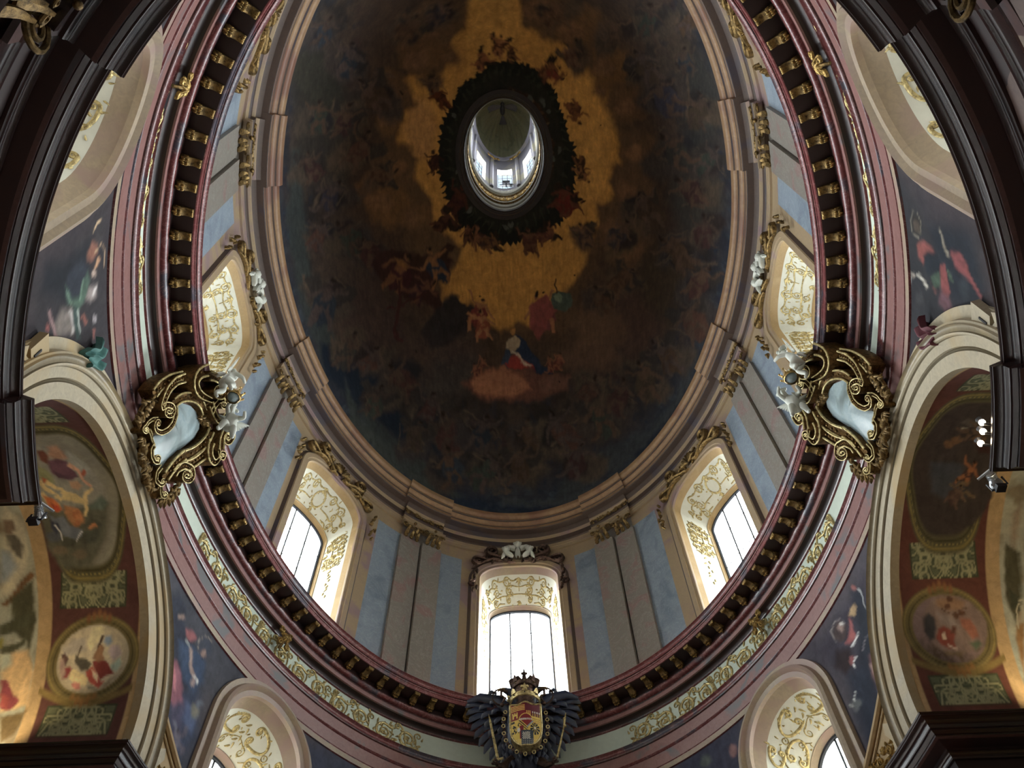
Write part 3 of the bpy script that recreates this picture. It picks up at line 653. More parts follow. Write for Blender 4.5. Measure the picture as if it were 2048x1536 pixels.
382d27 3 -531 858 -525 863 -526 870 -535 873 -545 872 -551 867 -549 860 -541 856
1c130e 3 -522 856 -517 862 -519 868 -529 869 -538 866 -539 859 -532 855
3a322b 9 -218 900 -230 943 -279 974 -349 1016 -423 988 -452 951 -414 916 -359 893 -271 865
1f1e20 6 -287 960 -322 979 -382 962 -421 923 -410 886 -372 858 -309 889 -252 908 -264 942
453a30 3 -392 858 -339 916 -232 912 -232 909 -334 911 -378 854
453a30 3 -374 946 -398 833 -422 888 -417 889 -408 834 -390 946
3a2622 3 -347 876 -408 882 -449 925 -444 974 -321 995 -308 958 -306 917
382d27 3 -389 930 -419 964 -413 1000 -392 1001 -389 971 -354 945
382d27 3 -359 939 -329 976 -290 1001 -274 993 -303 968 -322 932
382d27 3 -407 876 -351 873 -344 898 -383 922 -338 921 -394 905
382d27 3 -404 874 -450 875 -483 869 -486 878 -450 887 -401 890
382d27 3 -358 885 -309 906 -273 902 -278 892 -303 894 -344 873
382d27 3 -390 845 -377 848 -369 856 -370 865 -381 868 -394 866 -403 858 -401 849
1c130e 3 -400 839 -388 843 -380 851 -386 858 -399 858 -410 852 -408 844
302b2a 9 -113 1006 -192 1013 -264 993 -352 968 -336 927 -328 886 -248 884 -179 922 -158 958
241d1b 6 -105 932 -140 953 -195 965 -243 939 -266 912 -236 895 -206 885 -159 882 -127 904
453a30 3 -157 978 -295 872 -112 954 -109 952 -301 868 -168 983
453a30 3 -274 861 -136 924 -82 950 -79 948 -131 920 -266 855
20262c 3 -195 895 -147 914 -132 957 -167 993 -225 983 -255 955 -230 925
3b312e 3 -212 955 -192 981 -230 995 -220 1005 -167 987 -179 950
3b312e 3 -235 937 -263 962 -293 978 -281 988 -243 974 -207 951
3b312e 3 -191 893 -145 908 -164 927 -181 942 -217 931 -207 916
3b312e 3 -155 919 -109 927 -54 896 -63 890 -115 917 -148 906
3b312e 3 -197 892 -238 901 -262 897 -266 905 -236 912 -189 905
3b312e 3 -149 878 -143 884 -143 892 -153 897 -165 897 -171 891 -170 883 -161 878
1c130e 3 -140 876 -134 882 -137 888 -146 891 -155 888 -157 882 -151 876
342d29 9 -367 1125 -433 1142 -502 1091 -553 1040 -517 1008 -492 959 -414 1014 -338 1042 -298 1103
1f1e20 6 -354 1088 -404 1079 -455 1071 -500 1035 -473 1006 -425 1007 -387 1013 -338 1029 -356 1056
453a30 3 -503 1002 -445 1025 -487 1026 -486 1029 -436 1024 -495 996
453a30 3 -343 1010 -368 1040 -316 1053 -315 1051 -359 1039 -331 1015
252b32 3 -415 1001 -358 1005 -303 1042 -287 1084 -361 1104 -414 1075 -436 1039
423329 3 -378 1062 -337 1082 -341 1107 -322 1110 -311 1078 -353 1048
423329 3 -412 1052 -412 1082 -456 1105 -443 1115 -388 1092 -376 1057
423329 3 -413 998 -361 1000 -360 1022 -363 1041 -403 1041 -408 1024
423329 3 -360 1012 -317 1009 -290 995 -299 988 -324 998 -365 998
423329 3 -420 999 -448 1020 -473 1034 -463 1041 -434 1029 -401 1009
423329 3 -391 973 -380 977 -374 984 -378 991 -388 994 -400 991 -405 983 -401 976
1c130e 3 -384 969 -374 972 -369 979 -376 985 -387 984 -396 978 -394 971
3a322b 9 -6 1096 -47 1126 -128 1145 -220 1116 -308 1069 -226 1040 -187 994 -82 1028 -10 1057
1e1b1a 6 -45 1029 -41 1064 -69 1098 -133 1105 -201 1108 -231 1075 -204 1041 -162 1009 -107 1029
453a30 3 -25 1146 -143 1151 -72 1156 -72 1152 -142 1158 -24 1156
453a30 3 -36 1151 -239 1005 -82 1055 -80 1052 -249 1005 -48 1157
2b302a 3 -83 1062 -133 1036 -195 1055 -284 1067 -248 1141 -176 1124 -125 1098
3b312e 3 -189 1070 -262 1073 -281 1113 -260 1118 -243 1089 -188 1094
3b312e 3 -182 1089 -217 1123 -216 1163 -194 1165 -187 1130 -148 1104
3b312e 3 -124 1033 -81 1059 -113 1076 -173 1069 -142 1090 -156 1054
3b312e 3 -119 1034 -150 1015 -138 981 -154 978 -171 1016 -140 1044
3b312e 3 -104 1062 -102 1095 -100 1124 -84 1124 -80 1096 -77 1062
3b312e 3 -68 1025 -62 1033 -70 1041 -83 1045 -96 1042 -100 1034 -95 1026 -81 1022
1c130e 3 -67 1017 -63 1025 -71 1032 -84 1033 -94 1028 -90 1020 -80 1016
3d342b 9 137 1101 111 1142 14 1135 -51 1090 -88 1039 -14 1023 47 1011 115 1036 196 1070
1e1b1a 6 124 1040 74 1070 58 1105 -12 1104 -38 1077 -86 1054 -18 1038 17 1030 64 1027
453a30 3 -72 1122 48 1078 -27 1070 -27 1073 39 1075 -79 1115
453a30 3 111 1077 -54 1031 146 1055 147 1052 -61 1027 105 1085
2a2623 3 48 1042 148 1011 184 1030 113 1069 55 1078
2a2623 3 25 1040 -52 989 -87 1013 -39 1054
3a2c20 3 11 1028 67 1036 86 1074 84 1117 26 1121 -17 1100 -16 1064
3e3129 3 24 1090 56 1112 34 1135 50 1141 84 1111 54 1078
3e3129 3 -6 1078 -19 1108 -57 1128 -45 1137 3 1117 28 1085
3e3129 3 15 1026 66 1030 57 1053 48 1070 7 1068 10 1051
3e3129 3 61 1043 108 1042 143 1019 134 1013 101 1031 62 1029
3e3129 3 8 1026 -29 1044 -62 1062 -53 1068 -18 1053 22 1037
3e3129 3 47 1003 57 1007 60 1014 53 1022 41 1024 32 1019 30 1012 36 1005
1c130e 3 56 998 64 1003 65 1010 57 1015 46 1013 40 1007 44 1000
302b2a 9 182 976 132 996 69 1007 5 988 -41 956 -36 917 44 914 116 915 172 941
241d1b 6 142 931 144 961 105 981 74 997 29 999 0 980 -2 949 51 935 93 927
453a30 3 162 917 150 965 -3 931 -5 933 151 970 173 918
453a30 3 186 998 190 971 190 970 187 968 182 970 174 997
3a2c20 3 64 933 112 931 158 956 179 990 116 1010 72 996 55 967
3e3129 3 100 981 135 993 129 1015 145 1016 157 987 119 966
3e3129 3 71 976 73 1002 45 1025 57 1031 95 1006 101 976
3e3129 3 66 931 109 927 111 946 111 961 77 966 72 952
3e3129 3 110 937 148 929 166 904 156 901 137 922 105 926
3e3129 3 60 932 40 952 20 956 23 963 50 959 77 939
3e3129 3 82 907 92 909 97 915 94 921 86 925 77 923 71 917 74 910
1c130e 3 87 902 96 904 98 910 95 916 86 916 79 912 80 906
3d342b 9 356 1028 270 1042 171 1038 148 979 85 923 169 907 243 908 299 939 404 977
1e1b1a 6 330 917 316 957 277 989 215 1000 159 995 155 965 177 941 206 910 268 905
453a30 3 353 923 224 923 193 913 190 916 222 930 351 932
453a30 3 225 997 382 880 275 865 274 868 372 879 213 991
3f2c24 3 210 917 266 898 320 921 395 945 353 997 274 988 225 961
3b312e 3 296 960 355 962 396 978 410 968 369 945 307 936
3b312e 3 255 965 282 996 286 1026 308 1025 312 990 293 954
3b312e 3 209 914 259 893 278 915 292 933 255 951 236 936
3b312e 3 270 905 307 883 324 861 310 858 292 876 254 894
3b312e 3 204 917 195 950 192 982 208 983 216 951 230 919
3b312e 3 209 880 222 878 234 883 237 892 230 899 216 900 205 895 202 887
1c130e 3 210 872 224 872 234 877 231 885 221 889 209 886 204 879
3d342b 9 557 1055 511 1097 409 1109 326 1085 292 1047 297 1006 387 1003 453 1003 553 1009
241d1b 6 434 1038 425 1070 372 1095 307 1101 279 1077 282 1053 297 1030 346 1001 379 1030
453a30 3 297 1012 348 1086 280 982 275 984 339 1089 311 1009
453a30 3 240 1022 409 1025 390 1032 393 1034 411 1019 242 1014
33211f 3 346 999 399 1009 427 1050 383 1090 327 1108 299 1070 314 1035
3b312e 3 342 1062 368 1085 343 1108 358 1114 396 1085 375 1051
3b312e 3 315 1048 295 1077 238 1094 244 1104 313 1089 347 1057
3b312e 3 350 997 399 1003 385 1025 371 1043 331 1039 338 1022
3b312e 3 392 1016 436 1016 471 1007 468 999 437 1005 397 1001
3b312e 3 344 997 303 1014 274 1018 275 1027 309 1024 355 1009
3b312e 3 388 975 397 979 398 987 389 994 377 995 368 991 368 983 376 976
1c130e 3 398 971 407 974 404 982 395 987 385 985 379 979 387 973
342d29 9 657 811 664 860 608 917 511 965 427 954 372 924 431 871 480 809 595 782
1e1b1a 6 646 870 601 901 541 907 490 905 425 889 460 854 518 844 572 822 644 830
453a30 3 524 854 487 881 528 858 525 856 484 888 535 860
453a30 3 615 905 579 887 554 806 549 808 569 890 603 913
2a2623 3 501 837 596 770 607 787 587 841 533 870
2a2623 3 476 843 368 816 338 853 418 879
2b302a 3 454 836 517 825 556 857 574 902 540 945 472 917 450 881
423329 3 508 893 558 904 572 930 593 925 584 890 531 871
423329 3 468 891 475 925 452 958 471 962 505 926 508 886
423329 3 456 832 512 820 518 845 520 865 476 877 467 859
423329 3 516 834 564 817 588 786 574 783 551 808 508 819
423329 3 449 835 422 865 399 891 412 895 440 871 471 841
423329 3 475 798 488 799 495 806 494 815 482 821 470 820 461 813 464 804
1c130e 3 481 792 493 792 499 799 492 807 480 811 472 805 470 797
342d29 9 660 852 613 892 533 868 504 823 488 775 555 758 624 740 685 775 711 821
1e1b1a 6 681 783 662 808 618 818 579 820 512 817 514 782 564 752 624 759 653 769
453a30 3 533 793 704 795 495 734 493 737 696 799 537 785
453a30 3 650 746 548 756 492 810 495 812 551 760 648 755
2a2623 3 623 756 726 711 758 725 687 773 631 790
2a2623 3 600 757 523 717 499 745 539 780
33211f 3 641 745 586 750 540 787 508 829 599 856 631 819 659 782
3e3129 3 577 793 534 822 531 853 549 853 557 827 599 806
3e3129 3 598 801 604 835 639 857 655 849 630 827 633 796
3e3129 3 590 744 640 742 632 765 587 785 625 785 586 770
3e3129 3 594 743 558 744 541 706 528 710 543 753 588 757
3e3129 3 627 753 657 772 686 776 693 768 670 763 646 743
3e3129 3 621 717 631 720 633 727 627 735 616 739 606 736 604 728 610 721
1c130e 3 616 712 624 715 624 722 617 729 607 729 602 723 605 716
3d342b 9 529 828 470 840 404 833 361 797 343 752 390 719 467 723 528 751 546 791
241d1b 6 498 773 476 797 458 820 414 829 395 813 382 800 384 778 421 756 473 753
453a30 3 510 811 527 734 367 746 367 748 522 738 498 811
453a30 3 491 736 398 746 513 740 514 738 399 742 490 743
3f2c24 3 476 762 433 756 390 779 353 810 404 835 435 823 471 797
3e3129 3 407 790 360 807 362 838 378 837 378 814 416 806
3e3129 3 418 801 408 830 410 854 426 852 430 830 446 804
3e3129 3 438 752 476 760 460 778 417 786 446 793 424 772
3e3129 3 441 751 412 743 392 737 385 743 403 751 431 762
3e3129 3 461 767 474 789 491 802 501 797 489 784 480 761
3e3129 3 473 735 479 739 478 745 470 751 460 752 454 748 455 741 463 735
1c130e 3 471 729 477 733 473 740 465 744 457 742 455 736 462 731
3d342b 9 876 746 786 775 697 753 655 709 626 654 714 639 779 630 837 652 908 688
1f1e20 6 827 640 828 676 811 720 739 730 689 739 649 725 653 687 713 658 762 652
453a30 3 716 722 871 698 842 731 847 731 876 691 717 712
453a30 3 723 710 844 713 716 655 712 658 833 716 730 700
2a2623 3 744 675 799 607 864 600 833 664 784 701
2a2623 3 720 684 620 670 622 703 671 728
352c22 3 755 659 698 684 687 731 721 769 811 771 811 725 802 686
423329 3 726 724 704 769 766 784 779 772 734 759 762 728
423329 3 757 723 793 749 837 760 852 748 818 733 791 705
423329 3 697 678 751 657 763 679 730 714 773 699 715 701
423329 3 700 675 656 690 624 694 622 704 658 702 706 690
423329 3 746 671 795 676 840 681 848 671 806 663 758 655
423329 3 708 643 721 641 730 647 731 656 721 663 708 664 699 659 699 650
1c130e 3 698 641 709 640 716 646 713 654 702 658 691 655 688 647
3a322b 9 1038 509 1023 560 984 616 898 635 839 645 790 633 788 585 885 550 954 524
1f1e20 6 870 543 914 549 887 589 855 621 814 626 763 635 767 602 789 571 829 536
453a30 3 791 546 884 611 747 590 745 593 891 613 803 539
453a30 3 944 561 822 541 801 613 805 612 824 546 936 570
2a2623 3 835 572 849 509 890 499 909 542 886 579
2a2623 3 818 585 702 615 713 644 800 627
3a2c20 3 836 558 799 590 829 614 843 662 954 620 924 588 900 559
3b312e 3 846 610 851 644 884 661 900 651 877 634 881 603
3b312e 3 874 601 922 609 967 605 974 593 935 592 894 580
3b312e 3 794 586 831 558 854 570 844 603 875 581 824 597
3b312e 3 795 583 765 605 736 614 738 622 773 613 809 592
3b312e 3 835 569 882 559 923 550 923 541 883 548 836 555
3b312e 3 785 559 795 554 807 556 811 562 807 569 796 573 784 573 779 566
1c130e 3 773 559 784 556 793 559 796 565 787 571 776 572 771 567
302b2a 9 1136 401 1135 457 1013 474 905 492 890 445 905 400 979 359 1089 326 1169 344
1e1b1a 6 1038 419 1008 446 961 450 916 449 890 426 928 398 971 383 1039 354 1049 391
453a30 3 897 442 1074 440 1088 398 1083 400 1075 433 904 432
453a30 3 929 441 863 495 1078 464 1079 460 869 489 938 446
2a2623 3 970 407 1025 323 1051 328 1058 379 1017 424
2a2623 3 947 420 856 418 832 466 907 470
3f2c24 3 922 422 980 391 1064 385 1099 418 1060 481 979 483 944 458
3e3129 3 1003 451 1059 442 1083 460 1103 448 1080 421 1016 424
3e3129 3 962 463 986 490 989 519 1011 514 1016 479 1000 445
3e3129 3 922 418 972 388 990 407 1001 424 963 449 946 437
3e3129 3 982 399 1024 365 1016 317 1000 323 1004 368 968 390
3e3129 3 917 422 905 457 893 484 907 484 925 456 942 420
3e3129 3 925 383 938 379 948 383 951 391 943 400 930 403 920 400 918 391
1c130e 3 928 375 941 371 949 376 948 385 936 391 924 391 921 383
302b2a 9 1070 255 1111 275 1033 333 954 392 874 395 891 344 910 307 957 244 1034 242
1f1e20 6 1113 248 1114 280 1052 309 1010 323 953 335 937 308 992 275 1032 244 1082 237
453a30 3 983 334 974 330 990 235 985 236 965 332 971 341
453a30 3 1112 182 918 239 972 225 972 222 917 245 1111 191
2a2623 3 1040 253 1126 208 1160 226 1084 278 1026 293
2a2623 3 1020 252 980 201 963 232 955 272
3a2622 3 1014 240 1059 245 1059 286 1029 334 964 360 951 321 977 282
423329 3 992 308 1009 330 979 356 991 362 1034 327 1025 293
423329 3 972 296 943 330 910 354 919 361 961 337 998 302
423329 3 1018 237 1062 238 1042 264 1024 285 989 285 1000 266
423329 3 1051 253 1097 246 1154 196 1145 193 1092 237 1060 237
423329 3 1012 238 973 260 955 256 947 265 972 271 1019 249
423329 3 1061 208 1066 212 1065 220 1055 229 1044 233 1037 229 1039 220 1049 211
1c130e 3 1070 203 1076 206 1073 214 1062 222 1053 221 1051 214 1059 206
302b2a 9 995 151 989 192 963 255 863 278 770 298 795 242 772 196 874 152 970 114
1e1b1a 6 985 246 918 266 862 277 811 261 844 223 865 201 902 182 961 174 950 213
453a30 3 850 240 774 299 962 201 960 199 772 293 858 246
453a30 3 796 198 916 144 884 188 888 188 919 137 793 190
3a2c20 3 845 186 810 225 846 250 881 288 981 242 945 211 909 188
423329 3 865 243 875 280 913 297 928 284 902 267 902 232
423329 3 893 231 947 234 997 225 1001 210 958 214 912 205
423329 3 804 221 840 187 867 198 862 235 891 208 838 231
423329 3 805 218 778 243 730 249 728 259 783 254 821 226
423329 3 846 199 897 183 930 165 925 157 894 171 845 183
423329 3 789 192 800 186 813 186 819 193 817 202 805 207 792 207 785 200
1c130e 3 777 194 789 189 800 190 803 198 794 205 782 208 774 203
3a322b 9 1072 43 1115 54 1060 118 1027 155 982 179 937 184 906 157 970 105 1018 45
241d1b 6 1123 4 1136 29 1098 71 1053 93 1007 111 988 93 1002 62 1035 26 1082 11
453a30 3 1025 67 1062 27 944 139 946 140 1067 29 1018 63
453a30 3 945 170 964 114 973 112 974 110 957 114 934 172
33211f 3 1031 62 988 86 962 129 968 164 1051 151 1059 114 1050 87
382d27 3 1001 117 981 151 981 178 996 174 1001 148 1026 118
382d27 3 1022 115 1045 135 1097 130 1104 119 1061 119 1049 99
382d27 3 989 80 1029 61 1033 79 1006 109 1037 94 998 99
382d27 3 991 78 963 91 930 71 921 78 955 102 993 90
382d27 3 1023 73 1056 74 1086 78 1094 70 1065 63 1034 59
382d27 3 1001 51 1010 49 1015 53 1015 61 1007 67 998 69 992 65 993 57
1c130e 3 994 50 1002 49 1007 53 1003 60 994 64 987 63 988 56
3d342b 9 1081 -55 1081 -9 985 23 926 30 864 26 873 -15 921 -59 997 -75 1094 -109
241d1b 6 994 -15 977 12 935 41 904 23 892 9 874 -14 917 -39 964 -51 1004 -46
453a30 3 996 31 991 -48 879 63 882 65 991 -42 983 36
453a30 3 828 36 881 -12 925 -38 924 -40 877 -16 820 32
33211f 3 906 -40 876 -4 904 20 947 38 997 0 992 -21 964 -44
423329 3 923 11 934 46 993 31 995 18 951 29 954 -1
423329 3 947 -1 991 0 1023 0 1033 -14 1004 -19 964 -25
423329 3 871 -7 902 -39 925 -30 920 3 945 -22 900 1
423329 3 872 -10 847 14 819 26 822 34 855 22 886 -3
423329 3 907 -29 951 -45 979 -63 974 -69 948 -55 907 -43
423329 3 858 -33 868 -38 879 -39 884 -33 881 -25 872 -19 861 -19 855 -25
1c130e 3 849 -31 859 -36 867 -34 870 -28 863 -21 852 -18 847 -23
342d29 9 1016 -93 982 -47 922 -59 897 -95 917 -132 941 -170 997 -180 1031 -156 1078 -129
241d1b 6 1073 -150 1046 -126 1012 -107 986 -113 976 -128 986 -147 1006 -178 1045 -179 1090 -184
453a30 3 974 -155 1018 -183 966 -86 969 -86 1025 -186 972 -161
453a30 3 1083 -167 1109 -147 944 -181 942 -178 1105 -141 1094 -175
2a2623 3 1039 -180 1132 -228 1144 -212 1073 -159 1027 -143
2a2623 3 1023 -180 1009 -225 954 -197 970 -159
2b302a 3 1056 -192 1016 -188 973 -152 941 -110 972 -74 1013 -114 1039 -151
3b312e 3 990 -144 948 -117 928 -86 940 -85 960 -109 998 -129
3b312e 3 1000 -134 988 -99 1003 -73 1017 -81 1008 -106 1026 -138
3b312e 3 1022 -194 1057 -195 1040 -170 1000 -151 1026 -149 1007 -167
3b312e 3 1025 -195 1000 -195 1003 -229 992 -225 987 -187 1014 -180
3b312e 3 1042 -183 1053 -162 1065 -149 1076 -156 1067 -171 1060 -194
3b312e 3 1056 -223 1061 -219 1060 -211 1052 -203 1042 -199 1036 -202 1039 -210 1047 -218
1c130e 3 1054 -227 1060 -225 1056 -217 1048 -210 1040 -210 1039 -216 1045 -224
342d29 9 920 -170 880 -105 857 -50 770 2 698 -3 661 -35 719 -90 767 -154 844 -158
1f1e20 6 909 -200 935 -174 891 -126 873 -78 831 -90 778 -74 776 -112 815 -149 854 -167
453a30 3 777 -82 847 -79 762 -84 760 -80 847 -73 785 -92
453a30 3 781 -186 759 -167 754 -175 750 -173 759 -161 789 -180
2c2a26 3 818 -158 783 -118 796 -72 860 -66 938 -99 910 -131 882 -162
423329 3 833 -98 843 -58 900 -64 906 -78 864 -76 868 -110
423329 3 860 -111 912 -107 977 -137 975 -149 918 -128 879 -137
423329 3 778 -122 813 -158 838 -145 831 -107 859 -135 809 -111
423329 3 779 -125 749 -98 726 -82 732 -75 760 -90 793 -117
423329 3 818 -145 868 -162 885 -189 873 -190 861 -172 818 -162
423329 3 765 -153 776 -159 788 -158 793 -151 790 -142 779 -136 767 -137 762 -144
1c130e 3 755 -151 765 -156 774 -153 778 -146 770 -138 759 -138 752 -142
3d342b 9 1100 -332 1036 -287 972 -275 933 -294 927 -326 935 -369 998 -389 1055 -398 1094 -379
1e1b1a 6 1007 -348 974 -319 944 -291 904 -285 894 -306 870 -329 912 -368 966 -380 1007 -379
453a30 3 979 -376 947 -328 1003 -282 1007 -285 955 -333 988 -374
453a30 3 874 -260 1012 -325 899 -222 902 -220 1020 -331 873 -269
352c22 3 978 -359 928 -338 897 -290 881 -241 949 -229 974 -278 998 -325
382d27 3 924 -291 888 -249 899 -219 915 -227 910 -251 944 -282
382d27 3 943 -288 951 -254 985 -239 998 -252 974 -269 974 -302
382d27 3 931 -345 976 -362 971 -335 932 -301 966 -311 930 -317
382d27 3 934 -348 901 -338 880 -348 870 -339 892 -324 930 -331
382d27 3 965 -346 994 -334 1022 -342 1026 -353 1004 -349 981 -363
382d27 3 957 -383 966 -383 969 -376 964 -366 954 -358 945 -359 942 -366 947 -377
1c130e 3 952 -387 961 -387 960 -379 954 -370 944 -366 939 -371 942 -380
342d29 9 882 -339 882 -281 786 -216 683 -213 623 -244 665 -297 691 -350 778 -361 881 -396
1e1b1a 6 806 -382 820 -344 836 -305 774 -274 730 -224 709 -259 696 -283 703 -324 751 -344
453a30 3 674 -245 736 -278 836 -250 839 -254 739 -286 670 -255
453a30 3 893 -260 884 -438 819 -416 819 -412 874 -431 877 -254
2a2830 3 748 -338 715 -292 733 -239 789 -217 883 -283 855 -315 812 -336
3e3129 3 774 -274 791 -229 862 -249 863 -264 810 -251 811 -289
3e3129 3 802 -289 860 -289 925 -320 923 -335 866 -312 820 -320
3e3129 3 709 -296 743 -338 772 -326 770 -283 798 -316 745 -286
3e3129 3 709 -300 680 -269 651 -252 657 -243 692 -259 727 -291
3e3129 3 750 -324 804 -346 824 -375 812 -378 796 -357 748 -342
3e3129 3 690 -329 702 -337 715 -337 722 -329 719 -319 708 -312 694 -312 688 -320
1c130e 3 680 -326 690 -334 700 -330 703 -323 697 -315 685 -312 678 -317
3d342b 9 885 -432 846 -409 801 -412 783 -445 768 -487 813 -518 867 -541 903 -509 907 -468
241d1b 6 910 -448 888 -426 860 -413 836 -416 814 -427 819 -454 857 -470 885 -473 912 -472
453a30 3 858 -411 932 -460 824 -410 824 -407 930 -454 856 -418
453a30 3 830 -440 868 -505 865 -501 868 -503 863 -506 821 -441
20262c 3 833 -481 874 -503 889 -477 923 -457 887 -424 849 -419 833 -444
382d27 3 870 -445 902 -446 897 -419 910 -423 920 -461 884 -468
382d27 3 845 -439 850 -412 841 -384 853 -385 870 -417 870 -450
382d27 3 834 -484 870 -507 875 -487 877 -470 849 -452 843 -465
382d27 3 873 -496 903 -520 919 -549 911 -550 895 -525 867 -506
382d27 3 830 -481 815 -452 800 -438 805 -433 825 -449 845 -480
382d27 3 845 -517 853 -519 859 -515 857 -507 851 -500 843 -497 838 -502 838 -510
1c130e 3 849 -524 856 -525 861 -521 857 -513 849 -509 843 -510 843 -517
362e28 9 792 -448 803 -399 741 -336 680 -309 630 -301 576 -308 626 -361 657 -413 730 -448
1f1b19 6 725 -411 731 -375 689 -336 645 -313 617 -325 595 -337 612 -365 640 -384 671 -395
473b30 3 716 -394 585 -290 736 -471 733 -472 577 -289 723 -388
473b30 3 696 -428 695 -398 748 -395 749 -399 701 -403 707 -430
2b2622 3 662 -400 681 -466 710 -469 725 -426 701 -387
2b2622 3 647 -387 576 -386 558 -337 625 -343
362b21 3 665 -415 630 -383 636 -342 671 -316 747 -335 728 -373 701 -396
3d322e 3 665 -357 663 -320 683 -297 697 -305 685 -328 693 -362
3d322e 3 687 -364 725 -351 774 -362 777 -375 735 -369 707 -385
3d322e 3 627 -388 661 -415 677 -400 665 -366 692 -386 649 -373
3d322e 3 629 -391 603 -371 571 -369 569 -360 605 -360 638 -380
3d322e 3 662 -403 701 -409 735 -414 738 -424 704 -422 666 -418
3d322e 3 624 -418 633 -422 642 -420 645 -412 640 -405 631 -401 621 -403 620 -411
1c130e 3 614 -418 624 -421 631 -417 632 -410 624 -404 615 -404 612 -411
3a322b 9 784 -552 758 -491 672 -460 614 -462 537 -465 585 -514 610 -556 684 -595 721 -563
1f1e20 6 751 -577 746 -552 734 -524 701 -508 648 -479 630 -508 663 -547 690 -586 742 -611
453a30 3 737 -646 604 -528 629 -460 633 -461 610 -527 743 -640
453a30 3 623 -468 703 -589 605 -463 608 -462 706 -584 614 -471
2a2623 3 700 -580 759 -642 803 -638 753 -571 708 -543
2a2623 3 681 -576 636 -613 604 -575 632 -541
2b302a 3 714 -595 669 -581 647 -537 622 -486 689 -491 710 -512 719 -554
382d27 3 664 -533 632 -497 623 -462 637 -462 649 -492 683 -521
382d27 3 682 -527 689 -492 708 -470 722 -480 710 -503 710 -538
382d27 3 671 -588 712 -598 708 -571 672 -542 703 -548 670 -559
382d27 3 674 -590 641 -584 619 -580 616 -571 638 -571 671 -573
382d27 3 702 -584 728 -567 752 -566 758 -576 739 -580 717 -599
382d27 3 695 -623 703 -622 706 -614 702 -604 693 -598 684 -600 681 -608 686 -618
1c130e 3 690 -627 698 -626 699 -618 693 -610 684 -608 679 -613 682 -622
3a322b 9 928 -640 902 -599 851 -565 781 -550 762 -590 797 -634 832 -690 890 -680 928 -676
1f1e20 6 917 -710 918 -668 909 -631 878 -599 840 -558 806 -563 821 -607 838 -645 872 -670
453a30 3 919 -646 935 -758 880 -573 884 -574 941 -760 909 -642
453a30 3 804 -581 853 -682 846 -556 849 -557 858 -689 795 -582
2a2623 3 899 -669 965 -733 994 -718 932 -647 889 -624
2a2623 3 883 -667 862 -718 811 -679 834 -638
3a2c20 3 915 -684 877 -675 845 -630 809 -581 842 -549 877 -590 911 -635
3b312e 3 854 -622 815 -589 797 -555 808 -553 826 -581 862 -606
3b312e 3 863 -612 854 -571 877 -545 889 -555 873 -582 888 -618
3b312e 3 882 -683 915 -687 900 -657 863 -631 887 -631 869 -650
3b312e 3 885 -685 861 -683 856 -711 846 -704 849 -670 875 -666
3b312e 3 902 -672 913 -647 937 -654 941 -665 925 -661 919 -687
3b312e 3 914 -721 920 -718 918 -708 910 -697 902 -692 896 -694 897 -704 905 -715
1c130e 3 913 -729 918 -725 914 -714 907 -706 900 -705 897 -711 904 -721
3e332a 9 534 -486 581 -480 538 -428 510 -379 447 -352 424 -387 425 -426 444 -478 503 -505
251d1a 6 601 -521 617 -497 599 -459 556 -450 522 -433 504 -450 499 -477 528 -508 565 -514
4b3c30 3 465 -421 495 -439 484 -515 481 -514 489 -439 461 -428
4b3c30 3 542 -429 501 -518 538 -432 541 -433 495 -518 533 -425
372b21 3 513 -498 550 -499 569 -469 554 -430 522 -400 497 -431 494 -462
433429 3 523 -446 546 -430 540 -408 552 -407 564 -437 543 -460
433429 3 503 -452 494 -422 487 -400 499 -399 511 -421 525 -451
433429 3 515 -501 549 -504 544 -483 538 -466 511 -462 512 -478
433429 3 547 -493 579 -501 602 -531 595 -534 573 -509 547 -505
433429 3 511 -500 486 -478 465 -456 471 -451 494 -472 520 -492
433429 3 536 -527 542 -524 545 -518 541 -511 533 -507 526 -509 524 -516 528 -523
1c130e 3 542 -532 548 -530 549 -523 543 -517 536 -517 531 -521 534 -528
41352a 9 729 386 656 413 605 435 523 442 537 399 510 368 574 350 638 341 702 352
211e1e 6 665 401 637 419 608 403 587 387 588 363 619 351 656 336 673 362 708 383
4c3d30 3 526 427 689 310 573 377 575 378 683 308 519 422
4c3d30 3 548 378 698 375 587 358 586 361 695 371 550 371
2d2722 3 634 368 725 357 711 371 660 399 616 399
2d2722 3 620 363 607 313 559 325 567 366
3c2b1f 3 652 364 615 354 561 371 517 400 556 443 597 423 628 396
483629 3 582 387 535 401 526 431 540 432 549 409 586 404
483629 3 589 399 571 428 567 452 581 452 591 430 613 404
483629 3 621 350 653 361 633 378 593 383 616 393 602 370
483629 3 625 350 602 341 608 313 597 313 588 345 612 360
483629 3 638 367 643 391 659 401 668 395 657 386 656 363
483629 3 657 335 662 339 658 346 650 351 641 351 636 347 640 340 649 335
1c130e 3 657 329 662 334 656 340 648 344 641 341 641 335 649 330
392f29 9 527 476 521 506 459 511 395 510 392 479 375 449 435 438 495 428 551 444
221c18 6 542 435 567 443 544 465 524 495 488 489 452 484 451 456 490 435 521 432
4f3e30 3 532 417 535 406 410 440 411 442 537 410 525 414
4f3e30 3 552 435 560 498 537 434 534 435 559 503 562 433
3d2b1f 3 447 457 485 444 530 455 562 477 524 511 479 506 454 487
423328 3 496 488 529 489 532 508 546 506 545 479 505 471
423328 3 470 491 483 512 486 531 500 529 502 508 494 484
423328 3 447 455 480 441 490 456 496 469 471 481 461 471
423328 3 486 450 513 434 518 409 508 409 502 431 477 441
423328 3 443 457 434 479 425 496 434 498 447 481 459 459
423328 3 451 432 459 431 466 434 467 440 462 445 453 446 447 442 446 436
1c130e 3 453 427 461 426 466 430 465 435 457 438 450 437 448 431
